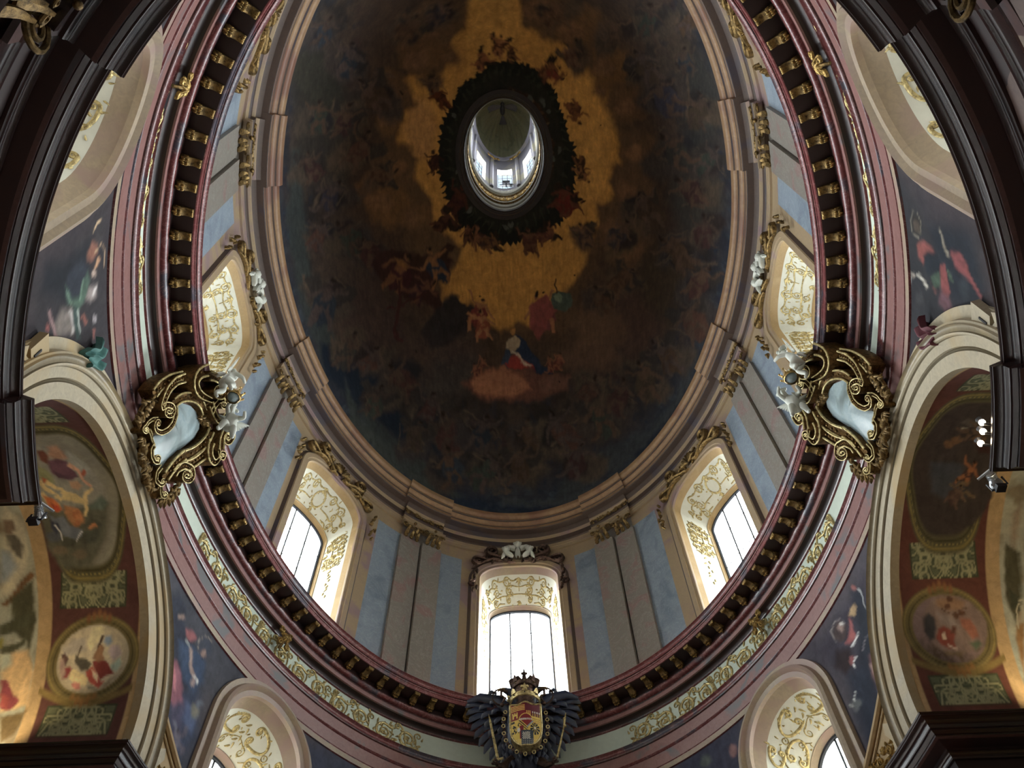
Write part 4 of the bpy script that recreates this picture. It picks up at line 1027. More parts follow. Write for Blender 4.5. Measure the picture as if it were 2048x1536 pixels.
40342a 9 740 169 731 216 642 226 592 196 562 166 566 125 635 102 712 104 781 125
221e1d 6 754 101 741 134 686 153 631 159 602 137 599 105 644 78 695 71 715 90
4e3e30 3 680 90 685 146 717 175 721 173 693 143 692 87
4e3e30 3 652 196 662 73 790 132 792 129 659 68 639 198
2e2822 3 695 103 755 28 758 45 764 89 730 122
2e2822 3 677 112 579 115 603 134 644 152
382b20 3 658 111 703 90 767 95 805 120 762 181 698 170 665 149
44362e 3 718 145 761 143 783 159 798 150 776 128 729 123
44362e 3 687 151 703 179 717 198 733 191 726 169 716 140
44362e 3 658 108 698 87 710 105 718 121 688 139 675 127
44362e 3 705 97 738 74 744 41 732 43 724 71 694 87
44362e 3 653 111 644 139 625 147 630 154 657 143 673 112
44362e 3 662 78 672 75 680 80 682 87 675 94 664 96 657 92 656 84
1c130e 3 664 71 674 70 680 74 678 81 670 85 661 84 659 77
42352a 9 -186 -511 -183 -473 -239 -454 -286 -452 -346 -455 -342 -492 -340 -530 -280 -543 -236 -525
231e1c 6 -197 -494 -216 -474 -254 -470 -282 -490 -314 -510 -301 -533 -273 -545 -237 -537 -210 -519
503f30 3 -231 -555 -238 -534 -206 -515 -205 -517 -232 -536 -222 -552
503f30 3 -294 -525 -334 -567 -325 -476 -322 -476 -328 -565 -302 -521
292628 3 -230 -506 -258 -528 -292 -514 -345 -510 -320 -458 -286 -464 -247 -473
47372e 3 -291 -505 -331 -506 -353 -486 -343 -479 -324 -493 -291 -486
47372e 3 -288 -490 -307 -468 -322 -452 -312 -444 -293 -458 -269 -477
47372e 3 -253 -530 -229 -508 -248 -497 -282 -505 -265 -487 -272 -515
47372e 3 -250 -529 -267 -545 -259 -571 -268 -574 -280 -545 -262 -522
47372e 3 -242 -507 -242 -480 -225 -468 -219 -473 -230 -482 -227 -505
47372e 3 -220 -533 -218 -527 -222 -521 -230 -519 -237 -521 -240 -528 -236 -534 -228 -536
1c130e 3 -220 -538 -217 -533 -222 -528 -230 -528 -235 -532 -234 -538 -227 -542
3b3028 9 -338 -475 -368 -446 -414 -428 -484 -433 -520 -474 -524 -511 -473 -520 -424 -545 -360 -516
221e1d 6 -364 -438 -378 -424 -408 -426 -437 -441 -462 -467 -442 -483 -413 -484 -372 -489 -352 -458
4d3e30 3 -341 -471 -460 -538 -339 -516 -339 -518 -466 -539 -346 -465
4d3e30 3 -473 -472 -417 -529 -436 -467 -433 -466 -417 -534 -481 -478
2d2722 3 -388 -480 -316 -469 -302 -441 -365 -439 -404 -452
2d2722 3 -401 -489 -410 -544 -440 -536 -446 -501
3c2b1f 3 -373 -479 -404 -500 -457 -501 -490 -480 -445 -431 -419 -433 -389 -449
493729 3 -433 -475 -472 -474 -489 -452 -479 -445 -463 -460 -429 -456
493729 3 -426 -460 -442 -433 -432 -399 -420 -399 -424 -429 -405 -448
493729 3 -399 -502 -372 -482 -389 -469 -424 -475 -403 -458 -415 -486
493729 3 -396 -502 -417 -519 -424 -536 -433 -536 -428 -515 -407 -494
493729 3 -385 -480 -380 -454 -371 -436 -362 -437 -368 -454 -369 -479
493729 3 -368 -508 -364 -502 -367 -496 -374 -493 -383 -495 -386 -501 -383 -507 -376 -511
1c130e 3 -368 -514 -364 -508 -369 -503 -376 -501 -382 -506 -381 -512 -376 -516
433429 9 399 -386 416 -358 419 -320 375 -293 339 -279 315 -292 302 -316 330 -345 357 -383
271f1a 6 386 -383 374 -357 359 -343 341 -324 305 -315 284 -333 303 -359 330 -369 354 -384
5a4430 3 316 -335 303 -356 367 -325 369 -327 305 -360 309 -333
5a4430 3 288 -346 259 -346 254 -332 257 -331 261 -343 287 -340
332a22 3 319 -366 347 -407 373 -406 364 -368 340 -348
332a22 3 307 -361 253 -372 243 -347 284 -336
432b20 3 324 -376 296 -362 289 -332 309 -308 350 -313 354 -332 343 -354
503c2e 3 311 -336 302 -311 308 -290 319 -293 317 -311 330 -332
503c2e 3 327 -335 348 -317 386 -315 389 -323 357 -327 344 -345
503c2e 3 295 -366 322 -377 329 -362 313 -342 335 -350 305 -351
503c2e 3 297 -368 275 -360 256 -363 254 -357 275 -352 300 -358
503c2e 3 320 -368 346 -363 367 -361 369 -367 350 -371 326 -378
503c2e 3 299 -388 306 -388 311 -385 311 -379 307 -374 300 -374 295 -378 295 -384
1c130e 3 294 -389 300 -389 304 -385 302 -381 297 -379 292 -381 289 -385
403328 9 369 -554 380 -517 336 -477 297 -457 235 -423 198 -452 212 -502 275 -527 324 -566
251e1b 6 251 -464 228 -456 201 -457 185 -475 162 -502 193 -517 224 -509 267 -514 272 -482
544130 3 235 -511 315 -447 304 -538 301 -538 313 -451 243 -517
544130 3 322 -452 181 -542 215 -445 218 -446 181 -537 316 -446
3e2b1e 3 286 -503 253 -514 216 -492 183 -463 221 -431 248 -444 278 -468
4f3a2a 3 229 -480 191 -467 176 -441 187 -437 202 -456 235 -463
4f3a2a 3 237 -467 226 -438 228 -413 241 -414 243 -437 259 -462
4f3a2a 3 258 -518 287 -506 272 -489 238 -483 260 -473 244 -497
4f3a2a 3 260 -518 239 -527 238 -553 229 -552 228 -522 251 -507
4f3a2a 3 275 -500 283 -475 301 -467 306 -474 294 -481 290 -504
4f3a2a 3 287 -533 292 -528 289 -521 283 -516 275 -516 271 -521 273 -528 279 -533
1c130e 3 286 -538 291 -534 287 -528 280 -524 274 -527 272 -533 278 -539
483728 9 -279 -253 -303 -244 -333 -246 -360 -261 -390 -282 -384 -306 -340 -298 -309 -291 -267 -275
281e17 6 -294 -293 -290 -276 -304 -263 -321 -256 -337 -262 -366 -266 -347 -282 -339 -297 -314 -306
5d4530 3 -331 -267 -259 -238 -322 -300 -323 -300 -263 -239 -328 -271
5d4530 3 -357 -274 -312 -257 -312 -240 -309 -239 -309 -259 -355 -278
392a21 3 -300 -278 -326 -278 -350 -260 -337 -235 -305 -214 -295 -236 -290 -256
523c2a 3 -324 -254 -341 -239 -333 -221 -324 -222 -329 -236 -312 -245
523c2a 3 -313 -249 -307 -230 -302 -217 -293 -217 -294 -231 -297 -249
523c2a 3 -325 -281 -301 -280 -302 -267 -321 -258 -302 -256 -323 -267
523c2a 3 -323 -282 -340 -283 -354 -306 -360 -305 -346 -279 -324 -274
523c2a 3 -306 -274 -288 -261 -273 -262 -274 -267 -285 -266 -298 -279
523c2a 3 -313 -295 -308 -293 -306 -289 -308 -285 -313 -283 -318 -286 -320 -290 -318 -294
1c130e 3 -317 -298 -312 -296 -310 -292 -314 -289 -319 -289 -322 -293 -321 -297
463829 9 690 191 662 242 646 278 590 309 517 332 505 294 505 255 559 213 619 206
251e1b 6 634 271 599 287 554 282 530 254 556 228 582 215 613 212 659 216 664 248
544130 3 504 296 548 276 534 192 531 193 541 276 500 290
544130 3 601 184 582 198 615 234 618 233 589 196 607 189
2f2a2b 3 615 213 577 206 526 227 513 265 542 287 571 274 608 249
4a392e 3 550 240 508 256 489 282 501 285 519 266 557 256
4a392e 3 559 252 547 281 546 304 560 303 566 281 584 255
4a392e 3 582 202 615 210 599 228 560 236 585 244 567 223
4a392e 3 585 201 561 195 567 161 557 162 548 200 574 212
4a392e 3 601 217 611 241 637 241 640 234 623 233 618 212
4a392e 3 615 184 620 189 618 196 611 201 602 202 597 198 599 191 606 185
1c130e 3 614 179 619 183 615 190 607 194 600 192 600 186 605 180
483728 9 433 311 395 328 351 307 317 279 327 246 362 230 403 239 438 256 462 288
281e17 6 437 218 461 225 462 249 429 262 406 268 384 265 380 248 389 229 413 207
5d4630 3 376 287 419 298 411 302 413 304 423 295 380 281
5d4630 3 383 263 351 234 375 295 378 295 357 234 375 266
342b22 3 398 243 431 204 461 206 446 242 419 262
342b22 3 384 247 323 235 330 254 356 271
332724 3 404 233 372 246 361 275 374 302 429 300 433 278 434 251
543e2e 3 386 272 374 296 383 316 394 314 391 296 407 276
543e2e 3 404 273 424 292 461 297 466 289 435 282 423 264
543e2e 3 371 242 402 232 408 247 389 266 413 259 381 257
543e2e 3 373 240 349 247 329 245 326 251 348 255 376 250
543e2e 3 399 241 426 247 448 248 451 242 431 239 406 231
543e2e 3 378 221 385 221 390 225 390 230 385 234 378 234 373 230 373 225
1c130e 3 372 219 379 219 382 223 380 228 374 230 368 228 368 223
2c1a17 4 -684 242 -549 264 -398 308 -284 340 -302 380 -385 421 -351 468 -369 508 -469 450 -548 436 -596 392 -669 340 -699 281
32181a 3 -552 293 -509 323 -504 373 -530 414 -621 391 -629 344 -595 318
5a3d28 3 -586 353 -574 386 -600 404 -586 414 -548 394 -551 354
5a3d28 3 -603 329 -640 350 -668 365 -656 376 -621 366 -579 349
5a3d28 3 -548 293 -506 318 -529 334 -551 345 -585 326 -570 313
5a3d28 3 -519 327 -480 344 -453 353 -447 346 -472 334 -508 315
5a3d28 3 -553 290 -600 291 -646 295 -641 304 -596 304 -549 306
5a3d28 3 -502 285 -496 293 -500 300 -510 305 -522 301 -527 294 -525 286 -514 282
1c130e 3 -492 285 -486 292 -491 299 -502 299 -511 294 -512 287 -503 283
2c1c16 3 -375 324 -305 278 -268 291 -307 338 -347 357
2c1c16 3 -395 326 -471 289 -503 319 -436 350
1f2630 3 -412 317 -364 316 -320 347 -299 387 -337 415 -390 389 -423 356
6b4a2e 3 -364 373 -325 387 -324 412 -307 413 -304 381 -348 356
6b4a2e 3 -395 366 -387 396 -402 422 -387 428 -363 401 -364 367
6b4a2e 3 -411 314 -368 311 -361 333 -358 351 -391 355 -400 339
6b4a2e 3 -364 323 -329 315 -308 305 -316 298 -337 305 -371 310
6b4a2e 3 -416 316 -432 338 -453 336 -452 345 -422 347 -398 324
6b4a2e 3 -400 287 -389 289 -383 296 -383 304 -391 308 -402 305 -409 299 -408 291
1c130e 3 -396 282 -386 284 -382 291 -385 297 -394 298 -402 293 -403 286
2c1a1c 3 -423 389 -408 418 -446 431 -478 468 -535 432 -512 402 -471 393
4d3325 3 -484 418 -495 441 -522 453 -513 461 -478 452 -458 427
4d3325 3 -484 399 -521 404 -562 389 -567 397 -523 417 -477 418
4d3325 3 -419 390 -402 415 -429 420 -453 422 -468 402 -448 397
4d3325 3 -417 418 -397 438 -375 450 -368 444 -386 433 -402 413
4d3325 3 -422 387 -459 377 -489 368 -492 374 -463 385 -428 398
4d3325 3 -381 396 -381 402 -387 406 -398 406 -405 401 -405 395 -398 391 -387 391
1c130e 3 -372 398 -372 404 -380 406 -389 405 -393 400 -388 395 -379 394
341b19 2 -573 362 -597 460 -630 552 -611 558 -579 464 -555 366
341b19 2 -645 457 -534 449 -438 439 -443 430 -538 441 -649 448
341b19 2 -629 555 -585 575 -577 565 -621 546
6b4b28 3 -579 284 -534 302 -528 337 -562 313
25201f 6 -366 483 -296 458 -156 521 -187 570 -328 624 -439 626 -483 551 -423 509
5b2a24 2 -121 509 -167 501 -197 527 -228 559 -179 593 -147 573 -114 547
7d5638 2 -185 536 -228 553 -225 584 -209 585 -209 562 -170 554
7d5638 2 -170 549 -173 580 -157 607 -142 604 -150 580 -140 552
7d5638 2 -163 496 -121 506 -133 525 -175 532 -143 541 -172 518
7d5638 2 -159 496 -189 488 -197 454 -209 455 -203 493 -168 507
7d5638 2 -135 513 -115 537 -97 554 -86 550 -101 532 -117 508
7d5638 2 -131 479 -123 484 -123 491 -130 496 -140 497 -147 492 -148 485 -141 480
1c130e 2 -134 474 -128 478 -129 485 -137 489 -145 486 -149 480 -143 475
6a3a2a 2 -132 550 -170 554 -186 580 -191 611 -128 627 -117 602 -109 576
80593c 2 -163 584 -185 605 -181 628 -168 628 -167 609 -144 594
80593c 2 -146 590 -131 614 -104 630 -95 624 -115 608 -123 586
80593c 2 -169 549 -134 548 -133 564 -159 579 -131 579 -164 568
80593c 2 -167 548 -192 549 -216 521 -225 524 -200 555 -167 559
80593c 2 -140 556 -114 569 -91 577 -86 572 -106 563 -130 548
80593c 2 -155 530 -147 532 -144 537 -145 543 -152 545 -160 543 -164 538 -162 532
1c130e 2 -161 527 -153 528 -151 533 -155 538 -162 538 -168 534 -167 529
5a3230 2 128 501 182 496 240 524 247 567 193 602 139 575 110 542
7a5238 2 171 556 212 571 219 596 237 594 234 561 191 538
7a5238 2 137 552 140 584 128 610 145 614 166 586 171 551
7a5238 2 129 498 178 491 182 514 182 533 144 539 138 523
7a5238 2 180 504 223 492 242 460 230 457 210 484 174 490
7a5238 2 124 499 99 525 80 552 92 556 115 531 142 507
7a5238 2 147 468 158 470 164 477 162 485 152 489 142 488 136 481 138 472
1c130e 2 153 462 163 464 167 471 162 477 151 480 144 474 144 467
6a3833 3 110 512 190 476 255 524 201 578 160 630 107 597
3a4238 2 340 490 330 511 300 526 264 528 234 517 225 497 234 476 264 463 300 460 328 471
5a6350 2 287 487 281 498 266 503 252 499 245 489 251 478 266 472 281 477
3f2c18 1 260 473 255 414 247 415 252 474
52352b 7 -275 767 -202 731 -104 721 -8 719 102 734 212 745 323 745 309 794 154 835 -15 844 -183 827
80563f 6 -233 763 -160 734 -35 723 60 751 100 793 14 827 -112 823 -208 799
5a3f33 5 142 767 239 747 331 753 281 796 169 809
1d2534 2 25 617 73 635 118 674 171 712 231 744 129 740 48 708 -4 665
2c3340 2 -26 655 -50 689 -54 718 -22 724 0 682
6e2a24 2 -35 718 -6 690 35 686 97 713 129 737 47 727
8a7a62 2 -16 630 20 617 51 640 39 665 0 675 -26 657
9a8a78 2 -4 678 58 706 105 732 110 728 65 700 4 671
8a6238 2 31 600 26 610 12 614 -1 610 -6 600 0 591 13 587 26 591
4a2620 2 275 687 256 687 237 698 234 714 256 727 269 714 279 702
6b4632 2 251 702 234 712 241 724 248 723 243 713 258 708
6b4632 2 258 706 259 719 274 729 279 726 268 717 270 706
6b4632 2 257 685 275 686 271 694 255 700 268 701 255 694
6b4632 2 259 684 245 683 238 676 234 678 241 686 256 689
6b4632 2 270 690 280 698 292 698 292 695 284 695 277 687
6b4632 2 269 676 272 677 273 680 271 683 267 684 263 682 263 679 265 677
1c130e 2 267 674 271 675 271 678 267 680 263 680 262 677 263 675
4a2620 2 203 699 223 700 236 712 240 727 215 741 199 726 198 713
6b4632 2 212 721 226 728 230 737 237 736 234 725 222 715
6b4632 2 201 718 199 729 183 738 187 741 207 732 213 719
6b4632 2 204 698 222 698 221 706 219 713 205 714 204 708
6b4632 2 221 702 238 700 249 683 244 682 234 697 221 697
6b4632 2 202 699 191 707 181 712 184 714 195 710 208 702
6b4632 2 213 688 217 690 219 692 217 695 213 696 209 695 208 693 210 690
1c130e 2 216 687 219 688 220 690 218 693 214 692 211 691 212 688
4a2620 2 -142 701 -161 697 -172 708 -190 719 -168 730 -156 726 -145 715
6b4632 2 -170 711 -188 716 -195 726 -189 728 -182 721 -165 718
6b4632 2 -164 716 -167 729 -159 740 -153 739 -158 729 -152 718
6b4632 2 -159 695 -142 700 -148 707 -166 709 -153 714 -164 704
6b4632 2 -157 695 -169 692 -170 677 -175 677 -175 693 -161 699
6b4632 2 -148 703 -141 713 -131 717 -129 714 -136 711 -140 701
6b4632 2 -145 689 -142 691 -142 694 -145 696 -149 696 -152 694 -152 691 -149 689
1c130e 2 -146 687 -143 689 -144 691 -148 693 -151 692 -153 689 -150 687
4a2620 2 -214 709 -194 708 -183 721 -173 735 -188 748 -208 735 -214 723
6b4632 2 -197 730 -182 736 -180 745 -173 745 -174 733 -190 724
6b4632 2 -209 727 -208 739 -213 748 -207 750 -198 740 -197 728
6b4632 2 -213 708 -195 706 -194 715 -193 721 -207 723 -210 717
6b4632 2 -194 711 -178 708 -173 692 -178 691 -184 705 -197 706
6b4632 2 -215 708 -224 717 -231 725 -226 727 -218 719 -208 711
6b4632 2 -207 698 -203 699 -201 701 -201 704 -205 705 -209 705 -211 702 -210 699
1c130e 2 -205 696 -201 697 -199 699 -201 701 -205 702 -208 700 -208 697
1a130d 1 -143 465 -145 466 -148 467 -151 467 -153 466 -154 464 -153 462 -150 461 -147 461 -145 463
1a130d 1 190 464 189 467 186 468 183 468 181 467 180 465 181 463 183 461 187 461 189 462
1a130d 1 355 391 354 393 352 395 349 395 346 394 345 392 346 390 348 389 352 389 355 389
1a130d 1 270 767 268 769 266 771 263 771 260 770 259 768 260 766 262 764 266 764 269 766
1a130d 1 -515 617 -517 619 -520 620 -523 619 -526 617 -527 615 -525 613 -522 612 -519 614 -517 615
1a130d 1 476 -131 476 -129 474 -127 471 -127 468 -128 467 -130 468 -132 471 -133 473 -134 476 -133
1a130d 1 351 -399 349 -397 347 -395 344 -395 342 -396 342 -398 343 -400 344 -402 347 -402 350 -401
1a130d 1 -465 -259 -466 -257 -469 -256 -472 -257 -474 -258 -475 -261 -473 -262 -471 -263 -468 -263 -466 -261
15140f 1 -3 -320 9 -326 23 -316 36 -322 49 -313 63 -323 75 -310 88 -308 103 -321 110 -301 127 -313 133 -294 148 -299 155 -286 167 -283 182 -290 183 -271 195 -273 199 -260 217 -268 215 -249 223 -243 235 -242 235 -227 254 -233 246 -210 262 -211 258 -194 264 -186 278 -186 273 -170 288 -169 282 -154 296 -151 291 -138 296 -130 313 -125 304 -109 319 -103 311 -88 325 -81 320 -67 324 -57 342 -51 328 -38 352 -32 332 -20 355 -12 336 -1 338 8 357 18 340 27 352 37 341 46 358 58 343 65 344 75 355 87 341 94 355 108 339 113 357 129 336 133 335 142 341 154 326 157 335 172 317 172 325 187 308 188 303 195 306 209 286 208 284 220 268 221 273 240 250 234 241 241 243 258 220 249 215 261 198 257 197 275 177 265 166 269 159 283 141 277 134 295 115 284 106 298 90 292 78 295 66 304 52 299 41 317 27 302 14 314 2 305 -11 306 -24 311 -36 301 -50 307 -61 296 -76 303 -85 290 -98 287 -117 298 -122 280 -143 291 -147 272 -165 277 -171 264 -184 260 -198 260 -200 247 -215 246 -217 233 -240 239 -234 220 -242 213 -258 212 -252 195 -266 191 -263 177 -279 174 -273 159 -278 150 -296 147 -285 133 -305 130 -293 115 -312 111 -300 97 -303 89 -325 83 -308 69 -325 61 -312 49 -336 41 -316 30 -318 20 -337 9 -316 -1 -334 -14 -314 -23 -324 -35 -312 -44 -311 -54 -320 -69 -302 -77 -310 -93 -293 -100 -308 -120 -284 -123 -280 -134 -293 -152 -269 -150 -279 -167 -258 -165 -267 -183 -247 -181 -242 -189 -241 -203 -224 -204 -221 -217 -207 -219 -204 -233 -189 -234 -180 -242 -175 -259 -156 -255 -149 -271 -132 -269 -128 -292 -108 -282 -96 -290 -86 -301 -70 -298 -59 -315 -43 -306 -31 -321 -17 -315
1c1a14 5 295 -13 283 110 198 212 71 259 -62 256 -170 190 -254 97 -277 -25 -240 -144 -151 -233 -34 -281 88 -262 207 -230 266 -124
22251a 1 286 -22 330 -17 331 -18 293 -34
22251a 1 282 20 324 32 325 31 292 10
22251a 1 271 58 310 76 312 74 284 49
22251a 1 258 89 294 111 296 110 272 81
22251a 1 239 120 271 146 273 145 254 113
22251a 1 214 151 241 181 243 180 230 145
22251a 1 193 170 216 203 218 202 210 166
22251a 1 171 187 190 222 192 221 189 184
22251a 1 133 210 144 246 146 246 150 209
22251a 1 89 227 93 264 95 264 107 227
22251a 1 48 236 44 273 47 273 65 238
22251a 1 19 238 10 275 12 275 36 242
22251a 1 -24 237 -40 271 -37 272 -8 242
22251a 1 -69 227 -92 259 -90 260 -55 234
22251a 1 -99 217 -126 246 -124 247 -85 225
22251a 1 -129 202 -160 228 -158 229 -117 211
22251a 1 -158 183 -193 204 -192 205 -148 193
22251a 1 -179 164 -217 182 -216 183 -171 175
22251a 1 -207 132 -249 143 -248 145 -202 143
22251a 1 -232 88 -276 92 -276 93 -231 99
22251a 1 -240 66 -285 67 -285 68 -241 78
22251a 1 -248 34 -293 29 -294 31 -252 45
22251a 1 -252 -6 -296 -16 -297 -15 -258 5
22251a 1 -251 -29 -293 -43 -295 -42 -259 -19
22251a 1 -244 -68 -284 -88 -285 -86 -254 -60
22251a 1 -234 -96 -272 -119 -274 -118 -247 -89
22251a 1 -216 -133 -249 -161 -251 -160 -230 -127
22251a 1 -196 -161 -225 -192 -227 -192 -211 -157
22251a 1 -168 -192 -190 -226 -193 -226 -183 -189
22251a 1 -141 -214 -159 -249 -161 -249 -157 -212
22251a 1 -120 -227 -134 -264 -136 -264 -136 -226
22251a 1 -73 -249 -79 -287 -81 -287 -89 -250
22251a 1 -50 -257 -52 -295 -54 -295 -66 -258
22251a 1 -20 -263 -17 -301 -19 -302 -36 -266
22251a 1 10 -267 17 -304 15 -304 -6 -270
22251a 1 42 -267 54 -303 51 -304 26 -271
22251a 1 85 -261 103 -295 101 -296 71 -267
22251a 1 125 -250 149 -281 147 -282 112 -257
22251a 1 149 -240 176 -269 175 -270 137 -248
22251a 1 176 -225 207 -251 205 -252 166 -233
22251a 1 210 -198 245 -220 244 -222 202 -208
22251a 1 227 -180 265 -199 264 -201 221 -191
22251a 1 249 -151 290 -166 289 -168 246 -163
22251a 1 268 -116 311 -124 311 -126 268 -127
22251a 1 280 -78 324 -81 324 -83 283 -90
22251a 1 284 -54 328 -53 329 -55 289 -66
2a1c12 3 244 -8 231 60 197 121 147 173 81 204 9 214 -62 201 -124 166 -170 114 -197 52 -204 -16 -189 -82 -151 -138 -101 -185 -39 -214 29 -222 96 -212 155 -180 204 -135 231 -74
1d140e 2 221 -7 211 56 181 113 134 160 74 187 10 195 -54 186 -111 155 -154 107 -179 49 -180 -14 -168 -75 -137 -129 -89 -169 -33 -196 28 -204 88 -193 143 -168 184 -122 211 -68
4a3a28 1 244 -8 239 -1 229 -1 223 -7 229 -13 238 -13
3f2c1c 1 235 43 232 49 222 49 217 44 222 37 232 37
4a3a28 1 217 91 212 96 202 97 198 91 203 86 212 85
3f2c1c 1 186 133 182 140 172 139 167 134 172 128 181 128
4a3a28 1 147 168 141 174 131 174 126 168 131 162 141 162
3f2c1c 1 98 192 93 198 83 198 78 192 84 186 93 187
4a3a28 1 47 204 41 210 30 210 27 204 31 197 41 198
3f2c1c 1 -6 203 -13 209 -22 208 -28 202 -22 197 -12 197
4a3a28 1 -59 189 -63 195 -73 194 -78 188 -73 182 -63 183
3f2c1c 1 -103 164 -109 169 -119 169 -124 162 -119 157 -108 157
4a3a28 1 -141 128 -146 134 -156 133 -161 127 -155 121 -145 121
3f2c1c 1 -168 85 -173 90 -183 90 -187 83 -182 78 -172 78
4a3a28 1 -182 36 -188 41 -197 40 -202 35 -197 29 -187 30
3f2c1c 1 -185 -14 -190 -9 -199 -10 -204 -16 -199 -21 -189 -21
4a3a28 1 -175 -63 -180 -58 -190 -58 -194 -65 -189 -71 -179 -69
3f2c1c 1 -154 -109 -159 -104 -168 -104 -172 -110 -167 -116 -158 -115
4a3a28 1 -122 -148 -126 -142 -136 -144 -140 -149 -135 -155 -126 -154
3f2c1c 1 -82 -179 -87 -173 -97 -174 -101 -180 -95 -186 -86 -185
4a3a28 1 -36 -201 -41 -195 -51 -195 -56 -201 -50 -207 -41 -206
3f2c1c 1 12 -211 8 -206 -2 -205 -6 -212 0 -217 9 -218
4a3a28 1 63 -211 58 -205 49 -205 43 -211 49 -217 58 -216
3f2c1c 1 112 -199 106 -193 97 -192 93 -199 97 -205 107 -205
4a3a28 1 156 -176 150 -170 140 -170 137 -176 141 -182 150 -182
3f2c1c 1 193 -144 188 -138 177 -137 174 -143 178 -150 187 -150
4a3a28 1 221 -104 216 -97 206 -98 201 -103 206 -109 216 -110
3f2c1c 1 238 -58 233 -51 223 -50 219 -57 223 -63 233 -63
3d3e36 1 -228 -148 -233 -138 -245 -141 -252 -150 -244 -159 -233 -156
3d3e36 1 -202 25 -211 35 -223 31 -230 23 -223 14 -212 17
3d3e36 1 -222 49 -227 57 -239 57 -246 46 -237 38 -225 40
3d3e36 1 202 -178 195 -171 185 -169 177 -177 184 -187 195 -184
3d3e36 1 229 -154 221 -142 206 -142 200 -152 209 -160 219 -161
3d3e36 1 247 16 241 24 231 23 226 17 229 7 243 5
3d3e36 1 14 249 9 256 -1 256 -11 248 -1 240 10 241
3d3e36 1 36 237 30 247 16 246 10 237 16 227 30 228
3d3e36 1 -167 181 -175 189 -189 190 -196 179 -186 170 -173 171
3d3e36 1 146 -184 136 -177 126 -176 121 -184 126 -193 139 -194
3d3e36 1 285 -21 279 -11 265 -9 261 -19 266 -29 280 -31
20160f 2 7 -384 55 -398 51 -389 34 -368 9 -364
20160f 2 -3 -385 -28 -414 -42 -400 -32 -378
3b1f13 2 15 -388 -9 -390 -36 -375 -39 -352 -6 -336 7 -348 20 -366
7a5232 2 -15 -368 -36 -354 -26 -334 -18 -336 -25 -351 -6 -358
7a5232 2 -6 -361 -5 -343 -3 -329 5 -329 7 -343 9 -361
7a5232 2 -7 -393 15 -390 10 -378 -11 -371 6 -367 -10 -379
7a5232 2 -6 -394 -23 -397 -33 -404 -38 -401 -27 -392 -9 -386
7a5232 2 9 -385 21 -371 34 -367 37 -371 27 -375 17 -389
7a5232 2 8 -405 12 -403 12 -399 10 -395 5 -394 1 -397 0 -401 3 -405
2a170d 2 5 -409 9 -406 9 -402 5 -400 1 -401 -1 -404 0 -408
20160f 2 -69 -328 -18 -312 -26 -305 -63 -303 -85 -313
20160f 2 -76 -335 -76 -373 -95 -367 -104 -344
40261a 2 -74 -342 -61 -326 -76 -310 -94 -289 -125 -298 -119 -321 -104 -338
6d4329 2 -101 -315 -103 -299 -117 -291 -112 -286 -92 -294 -86 -313
6d4329 2 -105 -327 -124 -319 -147 -321 -148 -315 -122 -310 -97 -317
6d4329 2 -72 -343 -58 -329 -72 -322 -84 -317 -95 -328 -86 -334
6d4329 2 -66 -325 -49 -314 -16 -322 -17 -326 -48 -320 -58 -330
6d4329 2 -74 -344 -95 -345 -114 -346 -115 -342 -96 -339 -75 -336
6d4329 2 -50 -344 -49 -340 -52 -337 -57 -335 -62 -337 -63 -341 -60 -345 -54 -346
2a170d 2 -45 -344 -44 -340 -47 -337 -53 -337 -55 -340 -55 -344 -50 -346
2b1a12 2 44 -364 25 -354 29 -337 42 -318 67 -321 69 -333 63 -350
5a3a22 2 39 -337 34 -319 50 -307 55 -311 45 -321 52 -334
5a3a22 2 50 -336 65 -324 86 -319 89 -324 72 -330 60 -343
5a3a22 2 24 -357 42 -365 48 -355 39 -341 54 -346 33 -347
5a3a22 2 25 -358 10 -353 0 -350 1 -346 12 -348 28 -352
5a3a22 2 41 -359 60 -355 73 -357 72 -361 61 -360 44 -365
5a3a22 2 25 -372 30 -372 33 -370 34 -366 32 -363 27 -363 23 -365 22 -369
2a170d 2 21 -374 26 -374 28 -370 28 -367 24 -366 20 -367 18 -370
351a10 2 -297 -237 -318 -226 -315 -201 -291 -179 -251 -178 -258 -200 -267 -222
4a2616 2 -297 -203 -298 -181 -275 -167 -269 -172 -285 -183 -279 -200
4a2616 2 -283 -203 -261 -188 -244 -178 -238 -183 -252 -195 -271 -211
4a2616 2 -320 -229 -299 -238 -289 -226 -297 -208 -280 -215 -307 -216
4a2616 2 -319 -230 -337 -224 -349 -219 -346 -214 -333 -217 -313 -222
4a2616 2 -298 -231 -274 -226 -257 -227 -257 -232 -273 -233 -296 -239
4a2616 2 -322 -248 -316 -248 -311 -245 -309 -240 -312 -236 -318 -236 -323 -239 -325 -244
2a170d 2 -327 -249 -322 -249 -317 -246 -317 -241 -322 -239 -327 -241 -330 -246
20160f 2 246 -292 293 -268 281 -261 241 -263 221 -278
20160f 2 242 -300 263 -336 233 -344 216 -314
3a2215 2 247 -308 254 -289 228 -276 204 -247 169 -268 189 -292 214 -305
5c3a22 2 206 -283 198 -266 175 -267 174 -260 204 -258 221 -278
5c3a22 2 207 -296 182 -290 160 -293 157 -287 181 -280 210 -284
5c3a22 2 250 -308 258 -291 240 -286 225 -283 217 -296 230 -301
5c3a22 2 248 -288 261 -274 300 -277 301 -282 264 -280 259 -293
5c3a22 2 248 -310 226 -315 211 -320 207 -315 222 -308 243 -302
5c3a22 2 274 -306 273 -302 268 -299 262 -298 258 -301 258 -305 263 -309 270 -310
2a170d 2 280 -306 278 -301 273 -298 267 -299 266 -303 269 -307 275 -308
5a241c 2 269 -257 271 -274 249 -281 222 -285 210 -266 220 -258 243 -255
